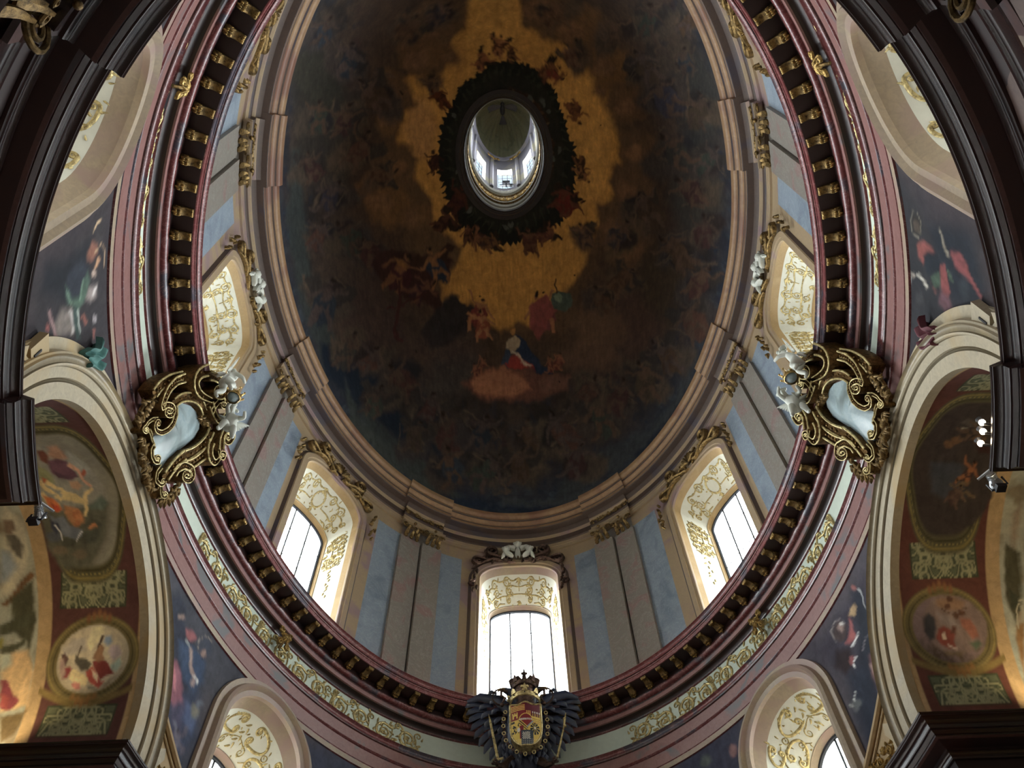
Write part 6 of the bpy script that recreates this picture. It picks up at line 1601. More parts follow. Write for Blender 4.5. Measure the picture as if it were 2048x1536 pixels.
VAULT_ART='''b9b29c 3 -741 225 -721 223 -703 213 -689 197 -681 175 -681 156 -686 145 -702 130 -719 121 -738 119 -754 122 -774 136 -786 156 -791 175 -788 194 -775 211 -760 221
cfcba8 4 -741 225 -727 225 -720 219 -727 200 -736 185 -748 193 -742 208
a8a49c 5 -787 190 -770 205 -750 205 -746 185 -765 178 -780 175
7d96b4 4 -716 207 -706 207 -702 197 -710 193 -719 198
9db8b0 4 -698 160 -684 172 -680 160 -687 148 -696 153
a59aa2 4 -706 192 -690 191 -683 175 -695 168 -706 180
7c3a38 2 -730 165 -718 171 -706 165 -696 153 -689 146 -705 140 -711 134 -717 142 -726 154
a85048 2 -739 150 -729 158 -720 146 -710 132 -703 132 -710 122 -726 130 -736 139
d8cdb8 2 -729 152 -717 142 -716 132 -725 142
4a3c36 1 -724 209 -726 199 -727 181 -724 180 -722 197 -719 208
8a6a52 2 -725 190 -720 193 -714 188 -715 176 -709 169 -720 165 -731 169 -729 179
54524a 2 -754 172 -744 172 -731 162 -735 152 -747 151 -762 166 -761 178
5a5148 1 -755 192 -758 176 -760 167 -758 166 -756 175 -752 191
d8cb9c 2 -768 151 -759 153 -741 145 -731 136 -731 127 -742 125 -754 133 -763 139
c08078 2 -754 133 -743 129 -739 121 -748 121 -756 128
93454a 3 -776 157 -768 159 -763 153 -767 140 -775 140
5f4a48 2 -787 179 -780 182 -773 171 -776 159 -783 163
a8908a 3 -789 171 -783 171 -771 147 -775 140 -785 156
7a7a70 2 -732 125 -721 126 -713 120 -726 119
8f9088 5 -782 577 -765 576 -746 568 -731 550 -719 526 -713 504 -706 482 -702 458 -707 435 -712 416 -725 389 -743 363 -769 357 -794 365 -811 383 -824 421 -825 449
5c5e52 9 -827 430 -702 444 -716 380 -746 328 -797 322 -823 366
59606a 4 -795 383 -797 378 -804 374 -813 374 -820 378 -822 384 -819 390 -811 393 -802 391 -797 388
4c5046 4 -772 371 -774 366 -782 363 -790 363 -797 367 -797 372 -795 377 -788 380 -779 381 -772 377
4c5046 4 -742 377 -748 373 -754 369 -762 369 -768 373 -773 378 -766 383 -761 387 -751 387 -746 382
4c5046 4 -723 402 -725 396 -734 393 -743 393 -748 398 -752 403 -747 409 -740 413 -730 412 -725 407
6e6656 4 -787 358 -788 352 -797 350 -805 350 -813 353 -814 359 -811 364 -804 367 -796 366 -789 363
6e6656 4 -753 349 -756 345 -763 341 -772 341 -777 346 -782 350 -776 355 -770 359 -761 359 -756 354
b08a72 6 -767 571 -751 573 -746 560 -744 541 -761 537 -774 547
9aa09a 6 -740 560 -728 540 -719 517 -721 496 -736 505 -747 532
6c4c5c 3 -782 538 -766 542 -749 534 -747 523 -741 499 -753 494 -771 498 -782 507 -784 520
5a4150 2 -779 515 -764 502 -741 500 -756 493 -775 497
6f4438 4 -789 562 -778 562 -774 547 -784 529 -793 539
8b9068 5 -802 525 -790 520 -783 503 -785 486 -798 486 -807 499
b05a38 3 -802 501 -795 497 -796 488 -803 489
caa088 2 -752 524 -741 511 -736 488 -726 476 -722 480 -732 492 -735 516 -745 531
a85a44 2 -725 506 -728 502 -731 499 -733 500 -734 503 -734 507 -732 512 -729 514 -726 514 -725 511
b59478 3 -760 491 -744 490 -739 480 -749 472 -758 476
cdbb88 2 -814 490 -806 473 -793 463 -789 468 -800 479 -805 497
cdbb88 2 -802 486 -790 474 -777 470 -774 476 -785 481 -795 495
cdbb88 2 -782 464 -761 457 -743 445 -740 451 -757 464 -777 474
cdbb88 2 -739 449 -735 461 -723 470 -724 476 -740 466 -747 451
cdbb88 2 -795 458 -784 450 -773 463 -776 467 -784 457 -788 466
cdbb88 2 -748 447 -747 432 -750 420 -745 419 -740 433 -739 449
cdbb88 2 -818 466 -808 445 -788 439 -785 445 -803 452 -809 472
c8b884 3 -777 469 -762 463 -744 452 -746 442 -765 447 -781 453
c4703f 3 -812 463 -800 458 -789 446 -785 434 -796 429 -808 439
b8482c 2 -803 445 -792 442 -789 432 -798 430
a87850 4 -780 442 -764 437 -750 422 -753 407 -771 400 -779 411 -783 427
a56a44 2 -758 420 -759 416 -763 415 -767 414 -770 417 -770 420 -767 423 -765 426 -761 425 -758 423
b87c50 2 -756 427 -757 424 -761 423 -764 422 -767 425 -768 428 -766 431 -762 434 -758 433 -756 431
b87c50 2 -777 397 -778 394 -782 392 -785 392 -788 394 -789 398 -787 401 -784 402 -780 403 -778 400
a56a44 2 -756 425 -759 422 -762 420 -766 420 -769 422 -769 426 -767 429 -764 430 -760 431 -758 428
b87c50 2 -736 396 -737 393 -741 391 -744 391 -747 393 -748 396 -746 399 -743 401 -739 402 -736 400
b87c50 2 -731 400 -732 396 -736 395 -740 395 -742 397 -742 400 -742 404 -738 405 -734 405 -732 403
a56a44 2 -759 407 -761 404 -764 401 -768 401 -770 404 -772 407 -769 411 -766 413 -763 412 -759 410
a56a44 2 -758 423 -760 419 -763 417 -767 418 -769 420 -770 423 -769 427 -765 428 -761 429 -759 426
b87c50 2 -753 419 -755 416 -757 413 -761 414 -764 416 -765 420 -762 423 -759 424 -755 425 -753 423
5f7068 5 -740 440 -712 459 -705 445 -715 431 -735 432
6c7684 3 -812 426 -802 418 -786 419 -781 404 -757 394 -760 382 -773 376 -791 383 -804 405
3f4658 2 -810 413 -797 408 -793 394 -804 387 -810 401
c8ccd0 1 -806 404 -797 391 -796 375 -794 376 -795 392 -803 406
c0c4cc 1 -758 393 -768 382 -772 372 -771 371 -766 381 -756 391
4a5048 5 -755 390 -734 399 -725 391 -737 370 -754 371
b8b6a4 6 -887 456 -875 435 -858 414 -858 356 -863 319 -890 284 -908 279
8a9aa8 8 -906 361 -888 357 -878 332 -896 308 -909 303
7a6a5c 3 -891 416 -873 418 -873 398 -885 386 -895 396
5c5a54 3 -890 389 -875 389 -864 369 -869 344 -879 351 -890 370
6f5238 3 -856 322 -876 299 -893 278 -904 267 -897 261 -886 272 -868 292 -848 316
4a4c3c 5 -889 278 -851 307 -843 235 -844 177 -833 160 -852 201 -883 225
c8ac80 6 -893 185 -846 189 -827 148 -819 95 -846 90 -861 84
a5b0a4 6 -893 185 -876 187 -868 166 -886 155
8a4450 3 -880 138 -869 140 -854 119 -836 104 -846 90 -863 90
a05050 3 -873 117 -853 111 -851 90 -865 96
5c5038 5 -858 78 -818 86 -822 47 -836 29
4c5040 3 -903 231 -868 248 -845 253 -841 235 -865 224 -900 214
4c5040 3 -896 196 -873 199 -854 209 -854 198 -875 184 -893 182
8a8a4a 2 -889 202 -889 197 -892 194 -896 193 -900 198 -903 202 -903 208 -899 210 -895 211 -892 207
7a6a66 3 742 228 764 225 781 214 794 197 798 180 793 160 782 145 766 134 740 127 716 130 699 144 689 164 689 183 697 203 715 220 728 226
8a6e58 5 723 221 752 224 770 216 763 204 737 203 720 210
857a78 6 718 198 744 189 751 173 735 174 721 178
5a4034 2 751 220 749 217 746 216 742 216 740 218 739 221 740 224 744 226 747 225 751 224
5a4034 2 744 209 743 206 739 204 735 204 733 206 733 209 734 212 738 213 741 214 744 212
5a4034 2 766 196 764 194 761 191 757 192 754 194 754 197 756 200 760 202 763 201 766 199
5a4034 2 755 192 753 189 750 187 746 188 744 189 744 192 745 195 749 197 752 197 755 195
5a4438 1 725 205 733 199 745 194 746 196 735 200 726 207
5a4438 1 746 196 759 202 776 206 776 208 759 204 745 198
3a3b40 4 692 191 704 199 712 190 709 173 702 156 692 152 688 168
7a4038 3 713 171 724 176 732 170 740 162 734 150 734 137 721 139 710 147 705 157
c8b8a8 2 716 163 723 165 722 155 716 155
b8a8a0 2 720 144 728 138 733 136 735 138 730 140 722 146
5a3c34 3 738 176 745 174 740 162 733 164
8a5a4c 4 755 189 771 187 778 171 778 157 765 153 755 173
4a5a4a 5 758 146 775 149 781 143 764 134
6a5c48 5 712 135 746 132 736 125 715 127
3c3634 5 772 596 749 589 730 567 718 540 711 514 711 488 711 466 714 442 719 411 729 382 756 359 792 342 814 360 830 398 827 441 803 524
3f444c 8 713 466 751 467 770 460 777 419 754 393 723 409
54504a 4 742 553 752 563 762 555 774 549 759 543
8a887c 2 749 532 762 534 778 537 776 542 759 541 745 541
6a5038 3 744 504 744 499 740 496 734 497 729 500 726 505 725 510 729 513 736 512 742 509
6a5038 3 758 512 757 507 752 505 746 504 740 508 737 513 736 519 741 521 748 521 754 518
6a5038 3 769 519 770 513 764 511 758 511 752 514 749 520 750 525 754 527 760 529 766 524
6a5038 3 788 520 785 516 781 513 776 512 769 515 767 521 768 526 771 529 777 529 783 526
6a5038 3 797 511 795 506 792 503 785 504 779 506 775 512 776 517 781 519 787 519 794 517
3a2420 5 781 505 807 501 812 479 793 484
3a2c2c 2 794 450 781 457 774 446 766 432 779 421 786 423 791 436
8a5a3a 2 776 442 765 437 760 427 763 424 769 431 780 433
8a5a3a 2 780 435 779 422 780 411 784 410 785 420 788 432
8a5a3a 2 782 459 794 452 790 444 779 443 787 437 780 449
8a5a3a 2 783 459 775 464 772 478 769 479 772 462 781 454
8a5a3a 2 790 449 795 437 801 431 803 433 799 439 795 450
8a5a3a 2 791 465 793 462 793 459 791 456 788 457 787 459 786 463 788 465
1c130e 2 790 467 791 465 792 462 789 461 787 462 786 465 787 468
3c3c40 2 775 427 768 421 773 410 777 395 790 399 790 406 787 418
6a5a44 2 776 409 775 397 783 389 785 391 780 398 782 407
6a5a44 2 781 408 789 399 800 396 801 400 792 404 785 412
6a5a44 2 767 423 774 428 778 421 776 411 782 415 772 415
6a5a44 2 767 424 761 420 752 426 751 424 761 416 769 419
6a5a44 2 775 424 784 421 789 425 787 427 784 425 775 428
6a5a44 2 765 433 768 433 770 431 770 429 770 427 767 427 765 428 764 431
1c130e 2 763 434 766 434 767 432 768 430 766 428 764 430 763 432
4a3a38 2 776 410 766 415 753 410 751 396 759 381 768 388 773 398
5c4a40 2 761 403 751 399 746 391 749 389 754 394 764 396
5c4a40 2 764 398 762 386 768 374 771 375 767 386 770 395
5c4a40 2 767 416 776 411 773 405 763 404 770 399 764 409
5c4a40 2 768 416 761 421 758 428 756 427 759 419 766 412
5c4a40 2 773 409 776 399 780 393 782 394 780 400 777 410
5c4a40 2 775 421 776 419 776 416 774 415 772 415 771 417 771 420 773 421
1c130e 2 774 423 776 421 775 419 773 418 771 419 771 421 772 423
3a3230 2 776 541 783 524 773 517 762 506 749 522 751 538 762 542
5a4a3c 2 761 528 759 516 749 519 750 514 763 509 769 522
5a4a3c 2 759 538 748 537 738 542 738 537 750 530 763 528
5a4a3c 2 778 540 784 525 777 524 770 524 764 536 770 538
5a4a3c 2 780 525 787 513 793 505 795 507 790 515 784 526
5a4a3c 2 776 542 765 550 757 557 756 554 764 545 776 536
5a4a3c 2 790 534 790 531 788 529 785 530 783 533 782 536 784 538 787 538
1c130e 2 792 533 792 530 790 528 788 530 786 533 787 536 790 535
8f8270 6 884 389 868 364 865 327 868 267 865 207 841 119 887 389
4c4c3c 4 855 312 881 296 871 219 848 179 841 220
3c4034 3 850 232 868 219 861 196 846 202
8a6c48 4 846 173 863 178 829 90 833 120
a8a490 1 867 219 852 196 848 167 850 167 854 196 869 219'''
CARTOUCHE=[('field',0,0,[-61,118,-45,153,-21,183,1,197,24,200,36,192,43,169,38,134,33,105,34,85,30,61,35,41,23,37,3,33,-12,30,-28,37,-33,52,-28,86,-39,109,-50,115]),
('scroll',17,16,[-92,162,-100,135,-99,109,-91,91,-83,80,-77,73,-79,80,-76,89,-71,97,-65,104,-59,107,-54,106,-51,103,-50,97,-53,90,-56,84,-61,81,-65,79,-68,80,-69,83,-69,87,-67,91,-65,94,-63,95,-61,95,-60,94,-60,93,-60,91]),
('scroll',14,12,[-58,117,-42,113,-31,98,-30,79,-35,60,-47,47,-58,47,-62,54,-62,56,-60,59,-59,60,-57,62,-56,62,-55,62,-54,62,-53,60,-53,59,-54,58,-54,56,-55,55,-56,55,-57,54,-58,54,-58,55,-59,55,-58,56,-58,57,-58,57,-57,58,-57,58,-57,58]),
('scroll',7,8,[-61,64,-69,50,-71,36,-68,29,-69,25,-69,21,-68,19,-66,18,-63,19,-61,21,-58,23,-57,26,-57,29,-57,31,-59,31,-61,31,-62,30,-64,28,-65,27,-65,25,-64,24,-64,24,-63,24,-62,24,-61,25,-61,26]),
('scroll',7,8,[-57,33,-47,36,-38,34,-23,37]),
('scroll',9,10,[-25,35,-22,25,-10,21,3,24,11,35,7,35,7,37,6,39,4,40,2,39,0,38,-2,36,-3,34,-4,32,-4,30,-4,29,-3,29,-2,29,0,29,1,30,2,31,2,32,2,33,2,34,2,34,1,34,0,34,0,33]),
('scroll',9,10,[22,39,24,22,36,14,51,23,54,29,55,32,55,35,55,37,54,38,52,38,50,37,48,35,46,33,45,31,45,30,45,28,46,28,47,27,48,28,49,29,50,30,50,31,51,31,51,32,50,32,50,32,49,32]),
('scroll',8,9,[56,24,67,20,70,20,73,20,75,22,78,25,80,28,81,30,80,33,79,34,78,34,76,33,74,32,72,30,71,28,71,27,71,25,72,25,73,25,74,26,75,26,76,27,76,28,76,29,75,29]),
('moulding',17,12,[-63,119,-63,138,-52,164,-34,189,-11,204,6,205]),
('moulding',22,16,[48,209,57,192,58,162,53,132,42,105]),
('moulding',20,16,[40,106,38,87,37,69,40,49,42,36]),
('scroll',16,18,[51,59,48,72,56,95,76,114,90,114,92,113,94,109,94,103,91,96,87,89,81,84,76,81,72,82,69,84,69,88,70,93,73,97,77,101,80,103,83,103,85,102,85,100,84,97,83,94,81,93,79,92,78,92,78,93]),
('moulding',22,14,[82,182,76,154,71,128,66,110]),
('scroll',24,24,[-73,230,-82,205,-80,186,-69,177,-48,182,-30,199,-11,221]),
('scroll',18,26,[-61,231,-45,252,-24,270,-4,276,-3,274,1,269,1,260,-3,250,-8,242,-15,236,-20,233,-25,235,-27,239,-26,245,-24,252,-20,257,-16,261,-12,262,-9,261,-9,257,-9,253,-11,250,-14,247,-16,246,-17,246,-18,247,-18,249]),
('scroll',12,22,[12,215,6,231,5,249,17,271,14,267,18,272,22,275,25,275,28,274,29,271,29,267,28,263,26,259,23,256,20,254,18,253,16,253,15,255,15,257,15,259,17,262,18,263,19,264,21,265,21,264,22,264,21,263]),
('scroll',16,22,[-5,218,18,222,41,229,52,247,51,275]),
('scroll',12,20,[58,245,63,266,58,279,58,275,55,275,52,273,49,270,47,266,45,263,45,259,45,257,46,256,48,256,50,257,52,258,54,260,55,263,55,265,55,266,55,267,54,267,53,267,52,266,51,265,51,264,50,263]),
('scroll',22,22,[65,193,73,179,92,175,113,186,113,208]),
('scroll',20,24,[98,215,79,227,70,249,85,270,103,270,101,264,104,261,104,255,102,249,98,243,94,239,90,236,86,235,84,236,82,238,83,242,84,246,87,250,89,252,92,254,94,254,95,253,95,251,95,249,94,247,92,246,91,245,91,245]),
('scroll',10,18,[99,216,113,215,126,225,125,229,124,232,123,233,120,234,117,232,114,230,112,227,110,224,109,221,109,218,110,217,111,217,113,217,115,218,117,220,118,222,118,224,118,225,118,226,117,226,116,225,116,225,115,224]),
('moulding',18,8,[-107,74,-112,96,-108,127,-94,166]),
('garland',0,0,[-97,79,-98,59,-95,44,-89,32,-82,19]),
('garland',0,0,[-50,18,-33,18,-23,7,-10,3,7,11,19,2,38,4,52,12]),
('garland',0,0,[78,22,91,42,95,63,93,83]),
('garland',0,0,[-4,205,13,202,35,214,52,211]),
('garland',0,0,[59,109,73,119,73,135]),
]
# ================================================================== THE SETTING
def lin(a, b, n): return np.linspace(a, b, n)
def arc2(p0, p1, bul, n=5):
    """moulding curve from p0 to p1 bulging sideways by bul"""
    p0 = np.array(p0, float); p1 = np.array(p1, float); d = p1-p0; nn = np.array([-d[1], d[0]])/(np.linalg.norm(d)+1e-9)
    return [tuple(p0+d*t+nn*bul*math.sin(pi*t)) for t in np.linspace(0, 1, n+1)]
def ring(mb, prof, mats, t0=0, t1=2*pi, n=360, d=2.88, off=None, ts=None):
    """sweeps a profile of (a, h) around the oval; mats gives a material per profile edge; off(t) moves the whole profile outward"""
    ts = np.linspace(t0, t1, n) if ts is None else np.array(ts)
    P = np.array([[E(t, a+(off(t) if off else 0), h, d) for a, h in prof] for t in ts])
    if isinstance(mats, int): mats = [mats]*(len(prof)-1)
    mb.grid(P, colmi=mats)
def chainprof(*segs):
    """segs: (points, material index); joined end to end"""
    P = []; Mi = []
    for pts, mi in segs:
        for k, p in enumerate(pts):
            if P and k == 0 and max(abs(P[-1][0]-p[0]), abs(P[-1][1]-p[1])) < 1e-6: continue
            if P: Mi.append(mi)
            P.append(p)
    return P, Mi
# ---- floor
mb = MB(); mb.poly([(40*math.cos(t), CY+40*math.sin(t), FLOOR) for t in lin(0, 2*pi, 49)[:-1]]); tag(mb.build('floor', M['paving'], smooth=False), 'pale stone church floor far below', kind='structure')
# ---- dome (painted ceiling)
DA, DB, DH, D0 = 7.0, 9.95, 12.2, 23.5
def dome_pt(t, ph): return (DA*math.cos(ph)*math.cos(t), CY+DB*math.cos(ph)*math.sin(t), D0+DH*math.sin(ph))
PH1 = math.acos(1.60/7.0)
ts = np.concatenate([lin(-.75, pi+.75, 900), lin(pi+.75, 2*pi-.75, 60)[1:]]); phs = lin(0, PH1, 330)
T, PH = np.meshgrid(ts, phs, indexing='ij'); ct = np.cos(T)*np.cos(PH); st = np.sin(T)*np.cos(PH)
P = np.stack([DA*ct, CY+DB*st, D0+DH*np.sin(PH)], -1)
R_ = 1-PH/(pi/2); U = R_*np.cos(T)*1300; V = R_*np.sin(T)*1300
G = 1.75
n1 = fbm(U/90, V/90, 3, 5); n2 = fbm(U/35, V/35, 8, 4); n3 = fbm(U/160, V/160, 12, 4)
col = np.zeros(U.shape+(3,)); k = np.clip((n1-.38)*4.5, 0, 1)[..., None]
col = np.array(srgb('211d1b'))*(1-k)+np.array(srgb('372d26'))*k
col = blend(col, srgb('39302a'), np.clip((n3-.55)*5, 0, 1)*.8)
col = blend(col, srgb('1b2029'), np.clip((n2-.55)*4, 0, 1)*np.clip((R_-.45)*3, 0, 1))
col = blend(col, srgb('2a1c1e'), np.clip((fbm(U/60, V/60, 77, 3)-.62)*6, 0, 1)*.7)
edge = np.clip((R_-.8)/.13, 0, 1); col = blend(col, srgb('1d2632'), edge*.85)
col = blend(col, srgb('343a40'), np.clip((R_-.86)/.05, 0, 1)*np.clip((fbm(U/70, V/20, 21, 4)-.5)*5, 0, 1)*.8)
col = paint(U, V, col*G, DOME_ART, warp=16, wl=40, gain=G, seed=1, soft=2.0)
mb = MB(); mb.grid(P, col=col); tag(mb.build('ceiling_dome', M['dome_fresco'], sharp=180), 'oval dome painted with a dark heaven of clouds and figures around a golden glow', kind='structure')
# ---- drum wall with its eight windows
WA, WD = 7.2, 2.95
DRUM = [90, 139.5, 177.5, 221, 270, 319, 2.5, 40.5]      # window positions in degrees round the oval
HW, SILL, SPR, CROWN = 1.23, 15.55, 21.15, 21.86
def htop(s, hw, spr, crown, shape):
    x = min(1, abs(s)/hw)
    if shape == 'round': return spr+(crown-spr)*math.sqrt(max(0, 1-x*x))
    return spr+(crown-spr)*(1-x**2.6)**.6 if x < 1 else spr
DMB = MB()      # materials: 0 buff 1 blue 2 rose
def drum_patch(t0, t1, h0, h1, mi, n=10):
    ts = lin(t0, t1, n); DMB.grid([[E(t, WA, h, WD) for h in (h0, h1)] for t in ts], mi)
HT = 22.55
edges = []
for w0 in DRUM:
    t0 = rad(w0); k = dsdt(t0, WA, WD); edges.append((t0-HW/k, t0+HW/k, t0, k))
    ss = HW*np.sin(lin(-pi/2, pi/2, 41))
    DMB.grid([[E(t0+s/k, WA, h, WD) for h in (htop(s, HW, SPR, CROWN, 'seg'), HT)] for s in ss], 0)
    drum_patch(t0-HW/k, t0+HW/k, 15.0, SILL, 0)
edges.sort(key=lambda e: e[2]); GAPS = []
for i, e in enumerate(edges):
    f_ = edges[(i+1) % 8]; a0 = e[1]; a1 = f_[0]+(2*pi if i == 7 else 0); L_ = a1-a0; GAPS.append((a0, a1))
    cuts = [(0, .15, 0), (.15, .345, 1), (.345, .655, 2), (.655, .85, 1), (.85, 1, 0)]
    for c0, c1, mi in cuts:
        if mi == 1:
            drum_patch(a0+L_*c0, a0+L_*c1, 15.0, 21.95, 1); drum_patch(a0+L_*c0, a0+L_*c1, 21.95, HT, 0)
        else: drum_patch(a0+L_*c0, a0+L_*c1, 15.0, HT, mi)
tag(DMB.build('wall_drum', [M['buff'], M['blue'], M['rose']], sharp=60), 'drum wall of blue grey and buff marble panels', kind='structure')
# ---- windows (shared builder for drum and lower windows)
def window_unit(num, t0, a, d, hw, sill, spr, crown, shape, depth, kx, sill2, spr2, crown2, label, mats, seed, arab, bars, hband=.16, surround=None, blocked=False):
    k = dsdt(t0, a, d); N = nrm(t0, a, d); Tn = tang(t0, a, d)
    def wall(s, h, p=0.0): q = E(t0+s/k, a, h, d); return q-nrm(t0+s/k, a, d)*p
    base = E(t0, a, 0, d)
    root = empty('window_%d' % num, E(t0, a, sill, d), label, kind='structure')
    th = lin(0, pi, 25)
    def contour(hw_, spr_, crown_, sill_):
        c = [(hw_, sill_), (hw_, (sill_+spr_)/2)]
        for q in th:
            s = hw_*math.cos(q); c.append((s, htop(s, hw_, spr_, crown_, shape)))
        return c+[(-hw_, (sill_+spr_)/2), (-hw_, sill_)]
    A_ = contour(hw, spr, crown, sill); B_ = contour(hw*kx, spr2, crown2, sill2)
    PA = np.array([wall(s, h, .0) for s, h in A_]); PB = np.array([base+N*depth+Tn*s+np.array([0, 0, h]) for s, h in B_])
    mb = MB(); vs = [0, hband, hband+.001, .86, .861, 1.0]
    mb.grid(np.array([[PA[i]*(1-v)+PB[i]*v for v in vs] for i in range(len(PA))]), colmi=[0, 0, 1, 1, 0])
    mb.grid([[PA[-1]*(1-v)+PB[-1]*v for v in vs], [PA[0]*(1-v)+PB[0]*v for v in vs]], colmi=[0, 0, 1, 1, 0])   # sill
    # corner beads and the line before the glass
    for v, r in ((.86, .018), (1.0, .05)):
        mb.tube([PA[i]*(1-v)+PB[i]*v for i in range(len(PA))], r, 6, 2 if v == 1.0 else 0)
    mb.build('reveal', [mats[0], mats[1], mats[2]], root, sharp=50)
    # gilt tendrils on the soffit and the jambs
    n = len(PA); L = np.concatenate([[0], np.cumsum(np.linalg.norm(np.diff(PA, axis=0), axis=1))]); i0, i1 = 2, n-3; mid = (L[i0]+L[i1])/2
    cen = PA.mean(0)+N*depth/2
    def surf(u, v, p):
        x = np.clip(mid+u, 0, L[-1]); i = min(int(np.searchsorted(L, x)), n-1); i = max(i, 1); f = (x-L[i-1])/(L[i]-L[i-1]+1e-9)
        qa = PA[i-1]*(1-f)+PA[i]*f; qb = PB[i-1]*(1-f)+PB[i]*f; q = qa*(1-v/depth)+qb*(v/depth)
        tt = PA[i]-PA[i-1]; nn = np.cross(tt, N); nn /= np.linalg.norm(nn)+1e-9
        c2 = E(t0, a, (sill+spr)/2+1.0, d)+N*depth/2
        if nn.dot(c2-q) < 0: nn = -nn
        return q+nn*p
    Wd = (L[i1]-L[i0])/2*.92
    mb = MB(); st_ = arabesque(Wd, depth*.66, seed, arab); st_ = [([(x, y+depth*.2) for x, y in p], w_) for p, w_ in st_]
    relief(mb, st_, surf, .022)
    jl = (L[i0]-L[0])
    for sgn in (-1, 1):
        o = (L[i1]-L[i0])/2+jl*.17
        js = arabesque(jl*.14, depth*.6, seed+3, 0)
        js = [([(sgn*(o+x), y+depth*.22) for x, y in p], w_) for p, w_ in js]
        for q in range(9): js.append(leafs(sgn*(o+jl*.16+q*.14), depth*.5+.05*math.sin(q*2), (0 if sgn > 0 else pi)+random.Random(q).uniform(-.5, .5), .13, .06))
        relief(mb, js, surf, .02)
    mb.build('gilt_relief', M['gold3'], root)
    # sash and pane
    def gp(s, h, o=0.0): return base+N*(depth+o)+Tn*s+np.array([0, 0, h])
    mb = MB(); mb.tube([gp(s, h) for s, h in B_]+[gp(*B_[0])], .045, 6)
    for x in bars[0]:
        mb.tube([gp(x*hw*kx, sill2), gp(x*hw*kx, htop(x*hw*kx, hw*kx, spr2, crown2, shape))], .026, 6)
    for h in bars[1]:
        w_ = hw*kx*(math.sqrt(max(0, 1-((h-spr2)/(crown2-spr2))**2)) if (h > spr2 and shape == 'round') else 1); mb.tube([gp(-w_, h), gp(w_, h)], .013, 5)
    mb.build('iron_sash', M['iron'], root)
    mb = MB(); mb.poly([gp(s, h, .02) for s, h in B_]); mb.build('light_block' if blocked else 'pane', M['iron'] if blocked else M['glass'], root, smooth=False)  # opaque sheet added in the unseen rear window to darken the choir wall
    lp = gp(0, (sill2+crown2)/2, .12)
    if not blocked: portal('daylight_%d' % num, lp, N, 2*hw*kx, crown2-sill2)
    # surround on the wall
    if surround:
        cN = []
        for i in range(len(A_)):
            p0 = np.array(A_[max(i-1, 0)]); p1 = np.array(A_[min(i+1, len(A_)-1)]); dd = p1-p0; dd /= np.hypot(*dd)+1e-9; cN.append((dd[1], -dd[0]))
        # corners of the jambs keep their width
        prof, mi, mm = surround; mb = MB()
        mb.grid([[wall(A_[i][0]+cN[i][0]*o, A_[i][1]+cN[i][1]*o, p) for o, p in prof] for i in range(len(A_))], colmi=mi)
        mb.build('surround', mm, root, sharp=40)
    return root, wall
ORD = ['window at the foot of the drum behind the eagle crest', 'drum window left of the eagle, its right reveal glowing', 'drum window beside the left cartouche', 'drum window high on the left edge of the drum, mostly hidden by the red cornice', 'drum window behind the viewer, blocked to keep the choir wall dim', 'drum window high on the right edge of the drum, mostly hidden by the red cornice', 'drum window beside the right cartouche', 'drum window right of the eagle, its left reveal glowing']
sur = chainprof(([(0, -.12), (0, .03), (.02, .06), (.1, .06), (.12, .1), (.26, .1), (.28, .07)], 0), ([(.28, .07), (.33, .03), (.36, .0)], 1))
WALLF = {}
for i, w0 in enumerate(DRUM):
    ar = 1 if i in (1, 3, 5, 7) else 0
    root, wf = window_unit(i+1, rad(w0), WA, WD, HW, SILL, SPR, CROWN, 'seg', .98, .77, 15.75, 20.45, 20.85, ORD[i],
                (M['ochre'] if i != 0 else M['wframe'], M['cream'], M['lead']), 11+i, ar, ([-.34, .34], [16.6, 17.7, 18.8, 19.9]), surround=(sur[0], sur[1], [M['buff'], M['umber']]), blocked=(i == 4))
    WALLF[i] = wf
# ---- lower wall: pendentive zone with side arches and four windows
LA, LD = 6.75, 2.88; LTOP = 12.9; LBOT = 8.6
ARC_Y, ARC_H, ARC_R = 8.2, 9.3, 3.03
LW = [140.8, 39.2, 219.2, 320.8]; LHW, LSP, LCR, LSI = 1.12, 11.6, 12.74, 9.4
def t_of_y(y, left): s = math.asin((y-CY)/(LA+LD)); return pi-s if left else s
def side_zone(left):
    sg = 1 if left else -1
    ya, yb = ARC_Y-ARC_R, ARC_Y+ARC_R; te = [t_of_y(yb, left), t_of_y(ya, left)]
    if not left: te = te[::-1]; te = [te[1], te[0]]; te = sorted(te)
    te = sorted(te)
    return te
def wall_columns(t0, t1, hole, n):
    """columns of the wall between t0 and t1; hole(t) gives the top of the opening or None"""
    return [(t, hole(t) if hole else LBOT) for t in lin(t0, t1, n)]
WMB = MB()
def put_cols(cols, nh=115):
    U = []; V = []; P = []
    for t, hb in cols:
        hs = lin(hb, LTOP, nh); P.append([E(t, LA, h, LD) for h in hs]); U.append([math.degrees(t)*15]*nh); V.append(hs*100)
    P = np.array(P); U = np.array(U); V = np.array(V)
    td = U/15
    c0 = np.zeros(U.shape+(3,)); nn = fbm(U/60, V/60, 4, 4)[..., None]
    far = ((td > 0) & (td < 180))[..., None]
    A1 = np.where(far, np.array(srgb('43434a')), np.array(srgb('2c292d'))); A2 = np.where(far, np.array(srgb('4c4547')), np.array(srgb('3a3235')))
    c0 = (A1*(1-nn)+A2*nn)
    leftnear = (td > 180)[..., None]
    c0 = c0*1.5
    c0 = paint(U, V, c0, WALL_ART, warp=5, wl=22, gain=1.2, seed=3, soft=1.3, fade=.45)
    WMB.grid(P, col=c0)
D = 180/pi
arcL = sorted([t_of_y(ARC_Y-ARC_R, True), t_of_y(ARC_Y+ARC_R, True)]); arcR = sorted([t_of_y(ARC_Y-ARC_R, False), t_of_y(ARC_Y+ARC_R, False)])
